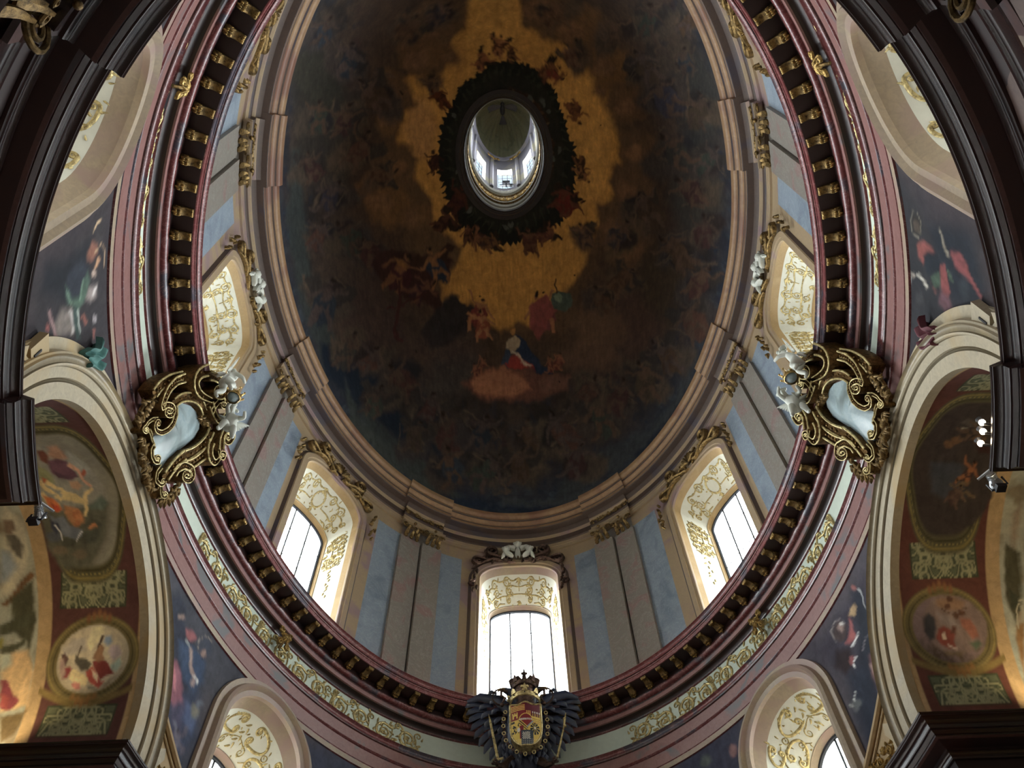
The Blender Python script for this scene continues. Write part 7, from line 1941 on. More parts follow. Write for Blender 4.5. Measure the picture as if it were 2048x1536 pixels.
def hole_arch(t):
    y = CY+(LA+LD)*math.sin(t); return ARC_H+math.sqrt(max(0, ARC_R**2-(y-ARC_Y)**2))
items = [(arcL[0], arcL[1], 'arch'), (arcR[0], arcR[1], 'arch')]
for w0 in LW:
    t0 = rad(w0); t0 = t0 if t0 < 1.5*pi else t0-2*pi; k = dsdt(t0, LA, LD); items.append((t0-LHW/k, t0+LHW/k, ('win', t0, k)))
items.sort(key=lambda x: x[0]); cur = -pi/2; end = 1.5*pi
for a0, a1, kind in items+[(end, end, None)]:
    if a0 > cur: put_cols([(t, LBOT) for t in lin(cur, a0, max(6, int((a0-cur)*180)))])
    if kind is None: break
    q = (1-np.cos(lin(0, pi, 110)))/2
    if kind == 'arch': put_cols([(a0+(a1-a0)*x, hole_arch(a0+(a1-a0)*x)) for x in q], 60)
    else:
        _, t0, k = kind
        put_cols([(a0+(a1-a0)*x, htop((a0+(a1-a0)*x-t0)*k, LHW, LSP, LCR, 'round')) for x in q], 20)
        WMB.grid([[E(a0+(a1-a0)*x, LA, h, LD) for h in (LBOT, LSI)] for x in q], col=np.full((len(q)*2, 3), .12))
    cur = a1
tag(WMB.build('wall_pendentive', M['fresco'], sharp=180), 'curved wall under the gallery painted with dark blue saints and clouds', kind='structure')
LORD = ['arched window low on the left of the choir, right of the painted blue pendentive', 'arched window low on the right of the choir, left of the painted blue pendentive', 'arched window at the upper left behind the dark cornice', 'arched window at the upper right behind the dark cornice']
surL = chainprof(([(-.0, -.12), (0, .02), (.0, .1), (.1, .12), (.16, .2), (.22, .17), (.25, .08), (.36, .08), (.37, .05), (.37, .0)], 0))
for i, w0 in enumerate(LW):
    root, wf = window_unit(9+i, rad(w0), LA, LD, LHW, LSI, LSP, LCR, 'round', 1.25, .74, 9.7, 11.2, 12.05, LORD[i],
        (M['wframe'], M['cream'], M['lead']), 31+i, 2, ([0], [10.2, 11.1]), hband=.2, surround=(surL[0], surL[1], [M['wframe']]))
# ---- lower room walls with unseen glazed arches added front and back as fill light
mb = MB()
NA = 6.62
def low_wall(t0, t1, h0, h1, n=30): mb.grid([[E(t, NA, h, LD) for h in lin(h0, h1, 4)] for t in lin(t0, t1, n)], 0)
GL = [(rad(66), rad(114)), (rad(-114), rad(-66))]
cw = 0.0
arcw = {}
for left in (True, False):
    a_, b_ = (arcL if left else arcR)
    arcw[left] = (a_, b_)
segs = sorted([(GL[0][0], GL[0][1]), (GL[1][0], GL[1][1]), arcL, arcR], key=lambda x: x[0]); cur = segs[0][1]
for s0, s1 in segs[1:]+[(segs[0][0]+2*pi, 0)]:
    low_wall(cur, s0, FLOOR, 8.7); cur = s1
GH = (2.6, 5.2)  # choir opening kept low so the near cornice stays dark
for (s0, s1), gh in zip(GL, GH): low_wall(s0, s1, gh, 8.7); low_wall(s0, s1, FLOOR, .2)
tag(mb.build('wall_nave', M['nave'], sharp=60), 'lower marble wall of the oval nave', kind='structure')
for i, (s0, s1) in enumerate(GL):
    gh = GH[i]
    nm = empty('window_%d' % (13+i), E((s0+s1)/2, NA, .2, LD), ('added glazed opening on the unseen choir side, fill light for the nave' if i == 0 else 'added glazed opening behind the viewer, fill light for the nave'), kind='structure')
    g = MB(); g.grid([[E(t, NA+.1, h, LD) for h in (.2, gh)] for t in lin(s0, s1, 20)]); g.build('pane', M['glass'], nm)
    g = MB()
    for t in lin(s0, s1, 9): g.tube([E(t, NA+.05, .2, LD), E(t, NA+.05, gh, LD)], .06, 6)
    for h in (.2+gh*.33, .2+gh*.66): g.tube([E(t, NA+.05, h, LD) for t in lin(s0, s1, 20)], .04, 6)
    g.build('iron_sash', M['iron'], nm)
    tm = (s0+s1)/2; portal('daylight_%d' % (13+i), E(tm, NA+.25, .1+gh/2, LD), nrm(tm, NA, LD), 5.4, gh-.2)
# ================================================================== SIDE CHAPELS
VR = 3.0
def wallx(y, a=LA): return a*math.sqrt(max(0, 1-((y-CY)/(a+LD))**2))
def chapel(left):
    sg = -1 if left else 1; nm = 'left' if left else 'right'
    # painted barrel vault
    phs = lin(rad(-14), rad(194), 330); nx = 150; X1 = 11.0
    P = []; U = []; V = []
    for ph in phs:
        y = ARC_Y+VR*math.cos(ph); h = ARC_H+VR*math.sin(ph)
        if ph < 0: y = ARC_Y+VR; h = ARC_H+VR*ph
        if ph > pi: y = ARC_Y-VR; h = ARC_H-VR*(ph-pi)
        x0 = wallx(y)-.02; xs = np.concatenate([lin(x0, 8.6, nx), lin(8.65, X1, 40)])
        P.append([(sg*x, y, h) for x in xs]); U.append(xs*100); V.append(np.full(len(xs), math.degrees(ph)*5.236))
    P = np.array(P); U = np.array(U); V = np.array(V); vd = V/5.236
    G = 1.5
    def cc(h): return np.array(srgb(h))*G
    def ins(u0, u1, v0, v1, s=1.5): return np.clip(.5+(U-u0)/s/2, 0, 1)*np.clip(.5+(u1-U)/s/2, 0, 1)*np.clip(.5+(V-v0)/s/2, 0, 1)*np.clip(.5+(v1-V)/s/2, 0, 1)
    och = np.clip(fbm(U/30, V/30, 2, 4), 0, 1)[..., None]
    col = cc('9f8a68')*(1-och)+cc('ab9676')*och
    # reddish ground of the first bay, its near edge follows the oval
    inner = np.array([[wallx(ARC_Y+VR*math.cos(v)) for v in np.radians(vd[:, 0])]]).T*100
    e0 = np.clip(.5+(U-(650+np.clip(vd, 0, 90)*.26))/3, 0, 1)*np.clip(.5+(791+np.clip(vd, 0, 90)*.48-U)/3, 0, 1)*np.clip(.5+(vd-5.0)/1.2, 0, 1)*np.clip(.5+(175-vd)/1.2, 0, 1)
    v_ = np.where(vd > 90, 180-vd, vd)
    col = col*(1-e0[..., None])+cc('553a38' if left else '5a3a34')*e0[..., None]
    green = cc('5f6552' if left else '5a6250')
    rr = random.Random(3)
    def strokes(cx, cy, w_, h_, n, lite, dark, seed):
        nonlocal col
        r = random.Random(seed); uu = U.ravel(); vv = V.ravel(); cf = col.reshape(-1, 3)
        # interlaced strapwork: distance to families of sine curves
        m = (np.abs(uu-cx) < w_) & (np.abs(vv-cy) < h_); k = np.nonzero(m)[0]; x = uu[k]-cx; y = vv[k]-cy
        d = np.full(x.shape, 9e9)
        for q in range(n):
            ang = r.uniform(0, pi); ca, sa = math.cos(ang), math.sin(ang); a_ = abs(x)*ca+y*sa; b_ = -abs(x)*sa+y*ca
            f = np.sin(a_/r.uniform(5, 9)+r.uniform(0, 6))*r.uniform(6, 12)+r.uniform(-30, 30)
            d = np.minimum(d, np.abs(b_-f))
        for q in range(n):
            cx_, cy_, R = r.uniform(0, w_), r.uniform(-h_, h_), r.uniform(5, 9); d = np.minimum(d, np.abs(np.hypot(abs(x)-cx_, y-cy_)-R))
        a1 = np.clip(1.6-d/1.5, 0, 1)[:, None]; a2 = np.clip(1-np.abs(d-4)/1.5, 0, 1)[:, None]
        cf[k] = cf[k]*(1-a2*.8)+cc(dark)*a2*.8; cf[k] = cf[k]*(1-a1)+cc(lite)*a1; col = cf.reshape(col.shape)
    for (p0, p1, s) in ((7.5, 18, 1), (49, 61, 2), (122, 134, 3)):
        xc = 722+.4*min((p0+p1)/2, 90)
        m = ins(xc-58, xc+58, p0*5.236, p1*5.236, 1.0); col = col*(1-m[..., None])+cc('3f4636')*m[..., None]
        m = ins(xc-55, xc+55, (p0+.6)*5.236, (p1-.6)*5.236, .8); col = col*(1-m[..., None])+green*m[..., None]
        strokes(xc, (p0+p1)/2*5.236, 55, (p1-p0)/2*5.236, 9, '8b8d72', '3c4234', 5+s)
    # round medallion frame and its leafy brackets
    def ringd(cx, cy, ru, rv): return np.hypot((U-cx)/ru, (V-cy)/rv)
    xc = 731; dd = ringd(xc, 32.5*5.236, 74, 70)
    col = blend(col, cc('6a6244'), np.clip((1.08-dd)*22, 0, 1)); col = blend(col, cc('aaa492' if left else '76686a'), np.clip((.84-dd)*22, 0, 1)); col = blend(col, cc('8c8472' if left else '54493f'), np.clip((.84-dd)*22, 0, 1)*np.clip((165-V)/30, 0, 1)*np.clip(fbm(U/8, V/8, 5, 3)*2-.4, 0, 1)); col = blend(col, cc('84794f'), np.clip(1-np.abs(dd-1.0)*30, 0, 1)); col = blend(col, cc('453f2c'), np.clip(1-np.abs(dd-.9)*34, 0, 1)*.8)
    for q in range(5):
        u0 = xc+(q-2)*9; m = np.clip(1.5-np.hypot((U-u0)/4.5, (V-18.6*5.236-abs(q-2)*3)/9), 0, 1); col = blend(col, cc('8a6a44'), m)
        m = np.clip(1.4-np.hypot((U-u0)/4, (V-47*5.236+abs(q-2)*4)/8), 0, 1); col = blend(col, cc('7c5a40'), m)
    for sg2 in (-1, 1):
        m = np.clip(1.5-np.abs(V-(15+.05*np.abs(U-xc)**1.45+78))/6, 0, 1)*((U-xc)*sg2 > 12)*(np.abs(U-xc) < 78); col = blend(col, cc('7a6c46'), m)
    # large oval with scrolled frame
    de = ringd(751, 89*5.236, 74, 162); wob = 1+.035*np.cos(np.arctan2((V-90*5.236)/165, (U-751)/82)*6)
    de = de/wob
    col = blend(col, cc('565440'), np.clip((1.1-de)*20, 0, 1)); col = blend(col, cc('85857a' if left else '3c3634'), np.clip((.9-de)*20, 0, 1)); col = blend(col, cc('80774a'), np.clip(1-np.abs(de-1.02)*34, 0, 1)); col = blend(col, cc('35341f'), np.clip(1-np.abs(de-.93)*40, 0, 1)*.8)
    egg = np.clip(1-np.abs(de-.975)*60, 0, 1)*(np.sin(np.arctan2((V-471)/2, U-758)*70) > 0); col = blend(col, cc('8d8350'), egg*.8)
    # second bay beyond the transverse rib
    b2 = np.clip(.5+(U-(812+v_*.55))/3, 0, 1); sky = fbm(U/40, V/60, 7, 4)[..., None]; c2 = cc('a8a896')*(1-sky)+cc('8f9a98')*sky
    col = col*(1-b2[..., None])+c2*b2[..., None]
    b3 = b2*np.clip((fbm(U/25, V/45, 9, 3)-.5)*6, 0, 1); col = blend(col, cc('6a5a42'), b3*.7)
    U2 = U*sg
    col = paint(U2, V, col, VAULT_ART, warp=2.5, wl=12, gain=G, seed=2, soft=.8, fade=.12)
    mb = MB(); mb.grid(P, col=col); tag(mb.build('ceiling_chapel_%s' % nm, M['fresco'], sharp=180), 'barrel vault of the %s side chapel painted with framed scenes' % nm, kind='structure')
    # chapel walls to the floor and end wall
    mb = MB()
    for y in (ARC_Y-ARC_R+.02, ARC_Y+ARC_R-.02):
        mb.grid([[(sg*x, y, h) for h in (FLOOR, ARC_H-.2)] for x in (wallx(y)-.15, X1)], 0)
    hs = lin(FLOOR, ARC_H+VR+.1, 6); mb.grid([[(sg*X1, y, h) for h in hs] for y in lin(ARC_Y-ARC_R, ARC_Y+ARC_R, 4)], 0)
    tag(mb.build('wall_chapel_%s' % nm, M['ochre'], smooth=False), 'ochre walls of the %s side chapel' % nm, kind='structure')
    # stone archivolt on the curved wall
    root = empty('archivolt', (sg*6.75, ARC_Y, ARC_H), 'broad beige stone arch moulding over the %s side chapel' % nm, 'arch', 'arches over the side chapels')
    prof, mi = chainprof(([(2.97, -.04), (2.98, .12), (3.22, .12)], 0), ([(3.22, .12), (3.235, .09), (3.26, .13), (3.275, .1)], 1), ([(3.275, .1), (3.29, .14), (3.44, .14)], 0), ([(3.44, .14), (3.45, .17)], 1), (arc2((3.45, .17), (3.5, .2), .01, 2), 0), ([(3.5, .2), (3.51, .17)], 1), (arc2((3.51, .17), (3.62, .22), -.035, 6), 2), ([(3.62, .22), (3.63, .18), (3.66, .17)], 0), ([(3.66, .17), (3.67, .06), (3.84, .05), (3.84, -.02)], 0))
    mb = MB(); R = []
    for ph in lin(rad(-4), rad(184), 150):
        row = []
        for o, p in prof:
            y = ARC_Y+o*math.cos(ph); h = ARC_H+o*math.sin(ph)
            if ph < 0 or ph > pi: y = ARC_Y+(o if ph < 1 else -o); h = ARC_H-o*(abs(ph) if ph < 0 else ph-pi)
            y = min(max(y, -1.5), 17.5); t = t_of_y(y, left); q = E(t, LA, h, LD)-nrm(t, LA, LD)*p; row.append(q)
        R.append(row)
    mb.grid(R, colmi=mi); mb.build('arch_moulding', [M['stone'], M['stoneline'], M['stoneroll']], root, sharp=30)
    # foot of the arch: scrolled console
    for s_ in (-1, 1):
        mb = MB(); y0 = ARC_Y+s_*3.62; t = t_of_y(y0, left)
        outl = [(-.3, -.9), (-.3, .35), (-.1, .42), (.05, .3), (.16, .38), (.22, .2), (.12, 0), (.2, -.3), (.28, -.55), (.24, -.9)]
        F = []
        for u, v in outl:
            tt = t_of_y(y0+s_*u, left); F.append([E(tt, LA, ARC_H+.35+v, LD)-nrm(tt, LA, LD)*p for p in (-.05, .13)])
        mb.grid(F, 0, cu=True); mb.poly([f[1] for f in F], 0)
        c_ = [E(t_of_y(y0+s_*u, left), LA, ARC_H+.35+v, LD)-nrm(t, LA, LD)*.135 for u, v in bez((0, .25), (-.12, -.1), (.2, -.3), (.12, -.6), 12)+spiral(.04, -.62, .09, 0, .8, -1)]
        mb.tube(c_, .012, 6, 1); mb.build('console', [M['stone'], M['stoneline']], root, sharp=40)
    return root
for left in (True, False): chapel(left)
# ---- upper-left and upper-right returns of hood above each archivolt are part of the wall stucco: small slab with a slot
for left in (True, False):
    mb = MB(); t = t_of_y(4.62, left); N = nrm(t, LA, LD); Tn = tang(t, LA, LD)
    q = E(t, LA, 10.3, LD)-N*.08; R = np.stack([Tn, N, [0, 0, 1]], 1)
    mb.box(q, (.28, .12, .5), 0, R); mb.box(q-N*.06+np.array([0, 0, -.08]), (.03, .03, .2), 1, R)
    tag(mb.build('stone_block', [M['stone'], M['iron']], smooth=False), 'small beige stone block with a dark slot %s of the %s side arch' % (('near the haunch', 'left') if left else ('near the haunch', 'right')), 'stone block')
# ================================================================== UPPER ENTABLATURE (red gallery cornice with gilt corbels)
root = empty('gallery_cornice', (0, CY, 15.0), 'projecting oval cornice of red stucco marble carried on gilt corbels', 'cornice')
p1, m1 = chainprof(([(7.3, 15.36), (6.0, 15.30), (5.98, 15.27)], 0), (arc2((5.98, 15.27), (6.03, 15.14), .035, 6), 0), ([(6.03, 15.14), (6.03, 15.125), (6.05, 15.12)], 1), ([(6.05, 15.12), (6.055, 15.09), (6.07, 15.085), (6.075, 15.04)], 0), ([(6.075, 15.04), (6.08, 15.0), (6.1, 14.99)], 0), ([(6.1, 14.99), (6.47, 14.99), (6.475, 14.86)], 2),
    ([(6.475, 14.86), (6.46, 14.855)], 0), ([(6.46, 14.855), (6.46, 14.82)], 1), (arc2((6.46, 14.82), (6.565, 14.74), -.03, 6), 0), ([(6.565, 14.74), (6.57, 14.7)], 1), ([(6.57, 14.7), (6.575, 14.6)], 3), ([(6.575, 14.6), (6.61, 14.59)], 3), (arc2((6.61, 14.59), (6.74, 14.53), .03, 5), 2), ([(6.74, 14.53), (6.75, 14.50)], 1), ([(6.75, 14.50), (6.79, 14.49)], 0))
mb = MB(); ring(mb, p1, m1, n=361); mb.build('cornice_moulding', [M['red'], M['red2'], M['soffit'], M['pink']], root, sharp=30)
def corbel_mb():
    """local frame: +x outward to the wall, y along the cornice, z up; soffit at z = 0"""
    m = MB(); bot = [(-.0, -.03), (.02, -.06), (.05, -.055), (.09, -.04), (.14, -.05), (.19, -.09), (.22, -.13), (.26, -.145), (.30, -.14), (.34, -.12), (.36, -.10)]
    ys = [-.075, -.062, -.03, 0, .03, .062, .075]; dz = [.012, 0, -.006, -.002, -.006, 0, .012]
    R = [[(x, y, z+d) for y, d in zip(ys, dz)] for x, z in bot]; m.grid(R, 0)
    for s in (-1, 1): m.grid([[(x, s*.075, z+.012), (x, s*.078, .01)] for x, z in bot], 0)
    m.grid([[(0, y, -.03+d), (0, y, .01)] for y, d in zip(ys, dz)], 0)
    for s in (-1, 1):     # side volutes
        m.tube([(.25+.05*math.cos(a)*(1-k), s*.08, -.075+.05*math.sin(a)*(1-k)) for k, a in zip(lin(0, .8, 10), lin(0, 9, 10))], .008, 5, 1)
    for k, (x, z, l) in enumerate([(.02, -.06, .05), (.21, -.135, .06), (.27, -.155, .07)]):      # acanthus tips
        for y in (-.05, -.02, .02, .05): m.ball((x, y, z-.004), .019, 1, 5, (1.3, .8, .8))
    m.ball((.30, 0, -.155), .02, 1, 5, (2.2, .9, .7))
    return m
CORB = []
tt = 0.0; per = []
ts = lin(0, 2*pi, 4001); L_ = np.concatenate([[0], np.cumsum([dsdt(t, 6.28, 2.88)*(ts[1]-ts[0]) for t in ts[:-1]])]); NC = int(round(L_[-1]/.462))
for i in range(NC):
    t = float(np.interp(L_[-1]*(i+.5)/NC, L_, ts)); d_ = (math.degrees(t)+90) % 360-90
    if -58 < d_ < 238 and not (85.4 < d_ < 94.6): CORB.append(d_)
first = None
for d_ in CORB:
    t = rad(d_); N = nrm(t, 6.1); p = E(t, 6.11, 14.99); rz = math.atan2(N[1], N[0])
    if first is None:
        c_ = corbel_mb().build('corbel', [M['gold2'], M['gold']], root, world=False, sharp=50); first = c_
    else: c_ = first.copy(); C.objects.link(c_); c_.parent = root
    c_.location = (p[0], p[1]-CY, p[2]-15.0); c_.rotation_euler = (0, 0, rz)
tag(first, group='gilt corbels under the red cornice')
for o in root.children:
    if o.name.startswith('corbel'): o['group'] = 'gilt corbels under the red cornice'
# pale frieze
mb = MB(); ring(mb, [(6.79, 14.49), (6.79, 13.7)], 0, n=361); tag(mb.build('frieze_band', M['mint'], sharp=180), 'pale mint plaster frieze band under the red cornice', 'frieze')
# architrave
p2, m2 = chainprof(([(6.8, 13.80), (6.6, 13.79)], 0), (arc2((6.6, 13.79), (6.64, 13.66), .045, 6), 1), ([(6.64, 13.66), (6.65, 13.63), (6.68, 13.62)], 0), ([(6.68, 13.62), (6.68, 13.36)], 2), ([(6.68, 13.36), (6.69, 13.345), (6.675, 13.335), (6.69, 13.32), (6.675, 13.305), (6.7, 13.29)], 1), ([(6.7, 13.29), (6.7, 12.98)], 2), ([(6.7, 12.98), (6.712, 12.975), (6.712, 12.96)], 1), ([(6.712, 12.96), (6.715, 12.84)], 3), ([(6.715, 12.84), (6.76, 12.83)], 1))
mb = MB(); ring(mb, p2, m2, n=361); tag(mb.build('architrave', [M['red2'], M['red'], M['pink'], M['wframe']], sharp=30), 'rose marble architrave band ringing the room above the painted pendentives', 'architrave')
# gilded rinceau on the frieze
def frz(s0):
    t0, k = s0
    def f(u, v, p): t = t0+u/k; return E(t, 6.79, 13.78+v, 2.88)-nrm(t, 6.79)*p
    return f
def rinceau(t_a, t_b, mk, seed, lab):
    r = random.Random(seed); mb = MB(); ts_ = lin(t_a, t_b, 400); L = np.concatenate([[0], np.cumsum([dsdt(t, 6.79) for t in ts_[:-1]])*abs(ts_[1]-ts_[0])]); tot = L[-1]
    def surf(u, v, p): t = float(np.interp(u, L, ts_)); return E(t, 6.79, 13.80+v, 2.88)-nrm(t, 6.79)*p
    S = []; n = int(tot/.62); st = tot/n
    for i in range(n):
        x = i*st; up = i % 2 == 0; y0 = .08 if up else .58; yc = .36 if up else .30
        S.append(scroll((x, y0), (x+st*.62, yc), .24, (-2.2 if up else 2.2), 1.8, (1 if up else -1), .06))
        S.append(scroll((x+st*.3, y0), (x+st*.2, .52 if up else .14), .1, (-.6 if up else .6), 1.3, (1 if up else -1), .032))
        S.append(scroll((x+st*.6, y0), (x+st*1.05, .6-y0+.08), .09, (2.2 if up else -2.2), 1.3, (-1 if up else 1), .04))
        for q in range(13): S.append(leafs(x+r.uniform(0, st), r.uniform(.06, .62), r.uniform(0, 6.28), r.uniform(.09, .17), .06))
        for q in range(3): a = q*2.1; S.append(leafs(x+st*.62, yc, a, .09, .05))
        if i % 4 == 3:
            for q in (-.06, -.02, .02, .06): S.append((bez((x+st, .02), (x+st+q, .2), (x+st+q*.3-.05, .45), (x+st-.12+q, .64), 8), [.03]*9))
            S.append(scroll((x+st, .3), (x+st-.1, .58), .07, 0, 1.3, 1, .04))
    relief(mb, S, surf, .035); m_ = surf(tot/2, .3, 0)
    rt = empty('frieze_scrollwork', m_, lab, 'relief', 'gilt scrollwork on the pale frieze'); mb.build('acanthus_scroll', M[mk], rt)
rinceau(rad(111), rad(163.5), 'gold3', 4, 'gilt acanthus scrolls on the frieze between the eagle and the left cartouche')
rinceau(rad(68.5), rad(17), 'gold3', 4, 'gilt acanthus scrolls on the frieze between the eagle and the right cartouche')
rinceau(rad(195), rad(232), 'gold3', 6, 'gilt acanthus scrolls on the frieze above the left cartouche')
rinceau(rad(-13), rad(-52), 'gold3', 6, 'gilt acanthus scrolls on the frieze above the right cartouche')
# four gilt flower brackets over the moulding
for d_, w_, lab in ((143, 14.35, 'gilt flower bracket on the frieze left of the eagle'), (37, 14.35, 'gilt flower bracket on the frieze right of the eagle'), (-140.5, 14.4, 'gilt flower bracket high on the left cornice'), (-39.5, 14.4, 'gilt flower bracket high on the right cornice')):
    t = rad(d_); N = nrm(t, 6.7); Tn = tang(t, 6.7); o = E(t, 6.62, w_)
    rt = empty('flower_bracket', o, lab, 'bracket', 'gilt flower brackets on the frieze'); mb = MB()
    def sf(u, v, p): return o+Tn*u+np.array([0, 0, v])-N*p
    S = []
    for s in (-1, 1):
        S += [scroll((0, 0), (s*.16, .14), .08, (pi/2), 1.3, s, .04), scroll((0, -.05), (s*.14, -.16), .08, -pi/2, 1.3, -s, .04)]
    for q in range(8): S.append(leafs(0, 0, q*pi/4, .15, .07))
    relief(mb, S, lambda u, v, p: sf(u, v, p+.04+.06*max(0, 1-math.hypot(u, v)/.2)), .06)
    mb.ball(sf(0, 0, .1), .045, 0, 6); mb.build('flower', M['gold'], rt)
    mb = MB(); mb.tube([sf(0, -.25, -.05), sf(0, -.12, .05), sf(0, 0, .08)], .03, 6); mb.build('stem', M['gold2'], rt)
# ================================================================== MAIN CORNICE (dark, near the viewer) following the oval and turning into the chapels
MA, MD, MHT = 6.17, 2.63, 8.86
mp, mm = chainprof(([(1.6, .12), (.62, .1), (.6, .03), (.0, .0)], 3), ([(.0, .0), (.0, -.03)], 0), ([(.0, -.03), (.012, -.035), (.012, -.055)], 1), (arc2((.012, -.055), (.13, -.17), .035, 7), 0), ([(.13, -.17), (.135, -.185), (.155, -.185), (.155, -.205)], 1), ([(.155, -.205), (.2, -.235), (.21, -.235), (.21, -.27)], 0), ([(.21, -.27), (.26, -.275)], 3), ([(.26, -.275), (.44, -.29)], 2), ([(.44, -.29), (.44, -.33)], 1), (arc2((.44, -.33), (.5, -.4), .02, 4), 0), ([(.5, -.4), (.51, -.42), (.55, -.42)], 1), ([(.55, -.42), (.56, -.8)], 2), ([(.56, -.8), (.5, -.81), (.5, -.86)], 0), (arc2((.5, -.86), (.55, -.93), .015, 3), 0), ([(.55, -.93), (.55, -1.1)], 0), ([(.55, -1.1), (.57, -1.11), (.57, -1.3)], 3), ([(.57, -1.3), (.62, -1.32)], 1))
STEP = .13
def main_off(t):
    d_ = (math.degrees(t)+90) % 360-90
    for c_ in ((156, 203, 1), (-23, 24, 1)):
        if c_[0] < d_ < c_[1]: return -STEP
    if d_ > 232.5 or d_ < -52.5: return -STEP
    if abs(d_-90) < 51.5: return -STEP
    return 0.0
def chap_t(y, a, left): s = (y-CY)/(a+MD); s = math.asin(max(-.99, min(.99, s))); return pi-s if left else s
CW = 2.12
def main_piece(t0, t1, n, pre=None, post=None):
    """pre/post: ('L'|'R', sign) adds a straight run into that chapel at the start/end"""
    rows = []
    base = np.concatenate([lin(t0, t1, n)]+[np.array([x-1e-4, x+1e-4]) for x in (rad(203), rad(232.5), rad(-52.5), rad(-23), rad(24), rad(38.5), rad(141.5), rad(156)) if t0 < x < t1]); base.sort()
    cols = []
    for o, h in mp:
        a0 = MA+o
        def yline(s): return ARC_Y+s*(CW+o)
        ta, tb = t0, t1
        pts = []
        if pre: ta = chap_t(yline(pre[1]), a0-STEP, pre[0] == 'L')
        if post: tb = chap_t(yline(post[1]), a0-STEP, post[0] == 'L')
        for x in base: 
            xx = min(max(x, min(ta, tb)), max(ta, tb)); pts.append(E(xx, a0+main_off(xx), MHT+h, MD))
        if pre: e = pts[0]; pts = [np.array([(-10.9 if pre[0] == 'L' else 10.9), yline(pre[1]), MHT+h])]+[np.array([e[0]*(1-k)+(-10.9 if pre[0] == 'L' else 10.9)*k, yline(pre[1]), MHT+h]) for k in (.6, .25, .001)]+pts
        if post: e = pts[-1]; X_ = (-10.9 if post[0] == 'L' else 10.9); pts = pts+[np.array([e[0]*(1-k)+X_*k, yline(post[1]), MHT+h]) for k in (.001, .25, .6)]+[np.array([X_, yline(post[1]), MHT+h])]
        cols.append(pts)
    return np.array(cols).transpose(1, 0, 2)
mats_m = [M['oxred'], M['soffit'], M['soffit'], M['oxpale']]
def yt(s, left): return chap_t(ARC_Y+s*CW, MA-STEP, left)
pieces = [(yt(1, False), yt(1, True), ('R', 1), ('L', 1), 'dark red main cornice on the choir side, running into both side chapels'),
          (yt(-1, True), 1.5*pi, ('L', -1), None, 'dark red moulded main cornice sweeping close overhead at the left'),
          (-pi/2, yt(-1, False), None, ('R', -1), 'dark red moulded main cornice sweeping close overhead at the right')]
for a0, a1, pr, po, lab in pieces:
    mb = MB(); mb.grid(main_piece(a0, a1, 150, pr, po), colmi=mm); m_ = E((a0+a1)/2, MA, MHT, MD)
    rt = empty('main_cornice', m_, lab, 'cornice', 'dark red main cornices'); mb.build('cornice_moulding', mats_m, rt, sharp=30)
# ================================================================== DRUM: pilasters, entablature, dome cornice
def gap_mid(i): a, b = GAPS[i]; return (a+b)/2, b-a
# moulded entablature of the drum with breaks over the pilaster pairs
PAIR = []
for a, b in GAPS: PAIR.append((a+(b-a)*.33, a+(b-a)*.67))
def drum_off(t):
    for a, b in PAIR:
        for s in (0, 2*pi, -2*pi):
            if a < t+s < b: return -.12
    return 0.0
brk = []
for a, b in PAIR:
    for x in (a, b):
        for s in (0, -2*pi, 2*pi): brk += [x+s-1e-4, x+s+1e-4]
ts_d = sorted(list(lin(-.1, 2*pi-.1, 361))+[x for x in brk if -.1 < x < 2*pi-.1])
p3, m3 = chainprof(([(7.5, 22.44), (7.14, 22.47), (7.14, 22.6)], 0), ([(7.14, 22.6), (7.12, 22.61), (7.12, 22.74)], 0), ([(7.12, 22.74), (7.08, 22.77), (7.08, 22.82)], 1), ([(7.08, 22.82), (7.1, 22.83), (7.1, 23.02)], 2), ([(7.1, 23.02), (7.03, 23.05), (7.02, 23.09)], 0), ([(7.02, 23.09), (6.99, 23.12), (6.9, 23.16), (7.5, 23.2)], 1))
mb = MB(); ring(mb, p3, m3, ts=ts_d, d=WD, off=drum_off); tag(mb.build('drum_entablature', [M['buff'], M['umber'], M['umber']], sharp=30), 'brown buff entablature band between the drum windows and the dome cornice', 'entablature')
p4, m4 = chainprof(([(7.5, 23.13), (6.72, 23.18), (6.7, 23.2)], 1), ([(6.7, 23.2), (6.7, 23.3)], 0), ([(6.7, 23.3), (6.68, 23.31), (6.68, 23.33)], 1), (arc2((6.68, 23.33), (6.57, 23.44), -.02, 5), 0), ([(6.57, 23.44), (6.565, 23.47), (6.53, 23.48)], 1), ([(6.53, 23.48), (6.53, 23.53)], 0), (arc2((6.53, 23.53), (6.42, 23.66), .03, 5), 0), ([(6.42, 23.66), (6.41, 23.72)], 0), ([(6.41, 23.72), (7.3, 23.86)], 1))
# the breaks of this ring sit a little wider
def dome_off(t):
    for a, b in PAIR:
        for s in (0, 2*pi, -2*pi):
            if a-.02 < t+s < b+.02: return -.09
    return 0.0
ts_e = sorted(list(lin(-.1, 2*pi-.1, 361))+[x+e for x in [q+s for p in PAIR for q in (p[0]-.02, p[1]+.02) for s in (0, 2*pi, -2*pi)] if -.1 < x < 2*pi-.1 for e in (-1e-4, 1e-4)])
mb = MB(); ring(mb, p4, m4, ts=ts_e, d=WD, off=dome_off); tag(mb.build('dome_cornice', [M['brown'], M['umber']], sharp=30), 'brown moulded ring cornice at the foot of the painted dome', 'cornice')
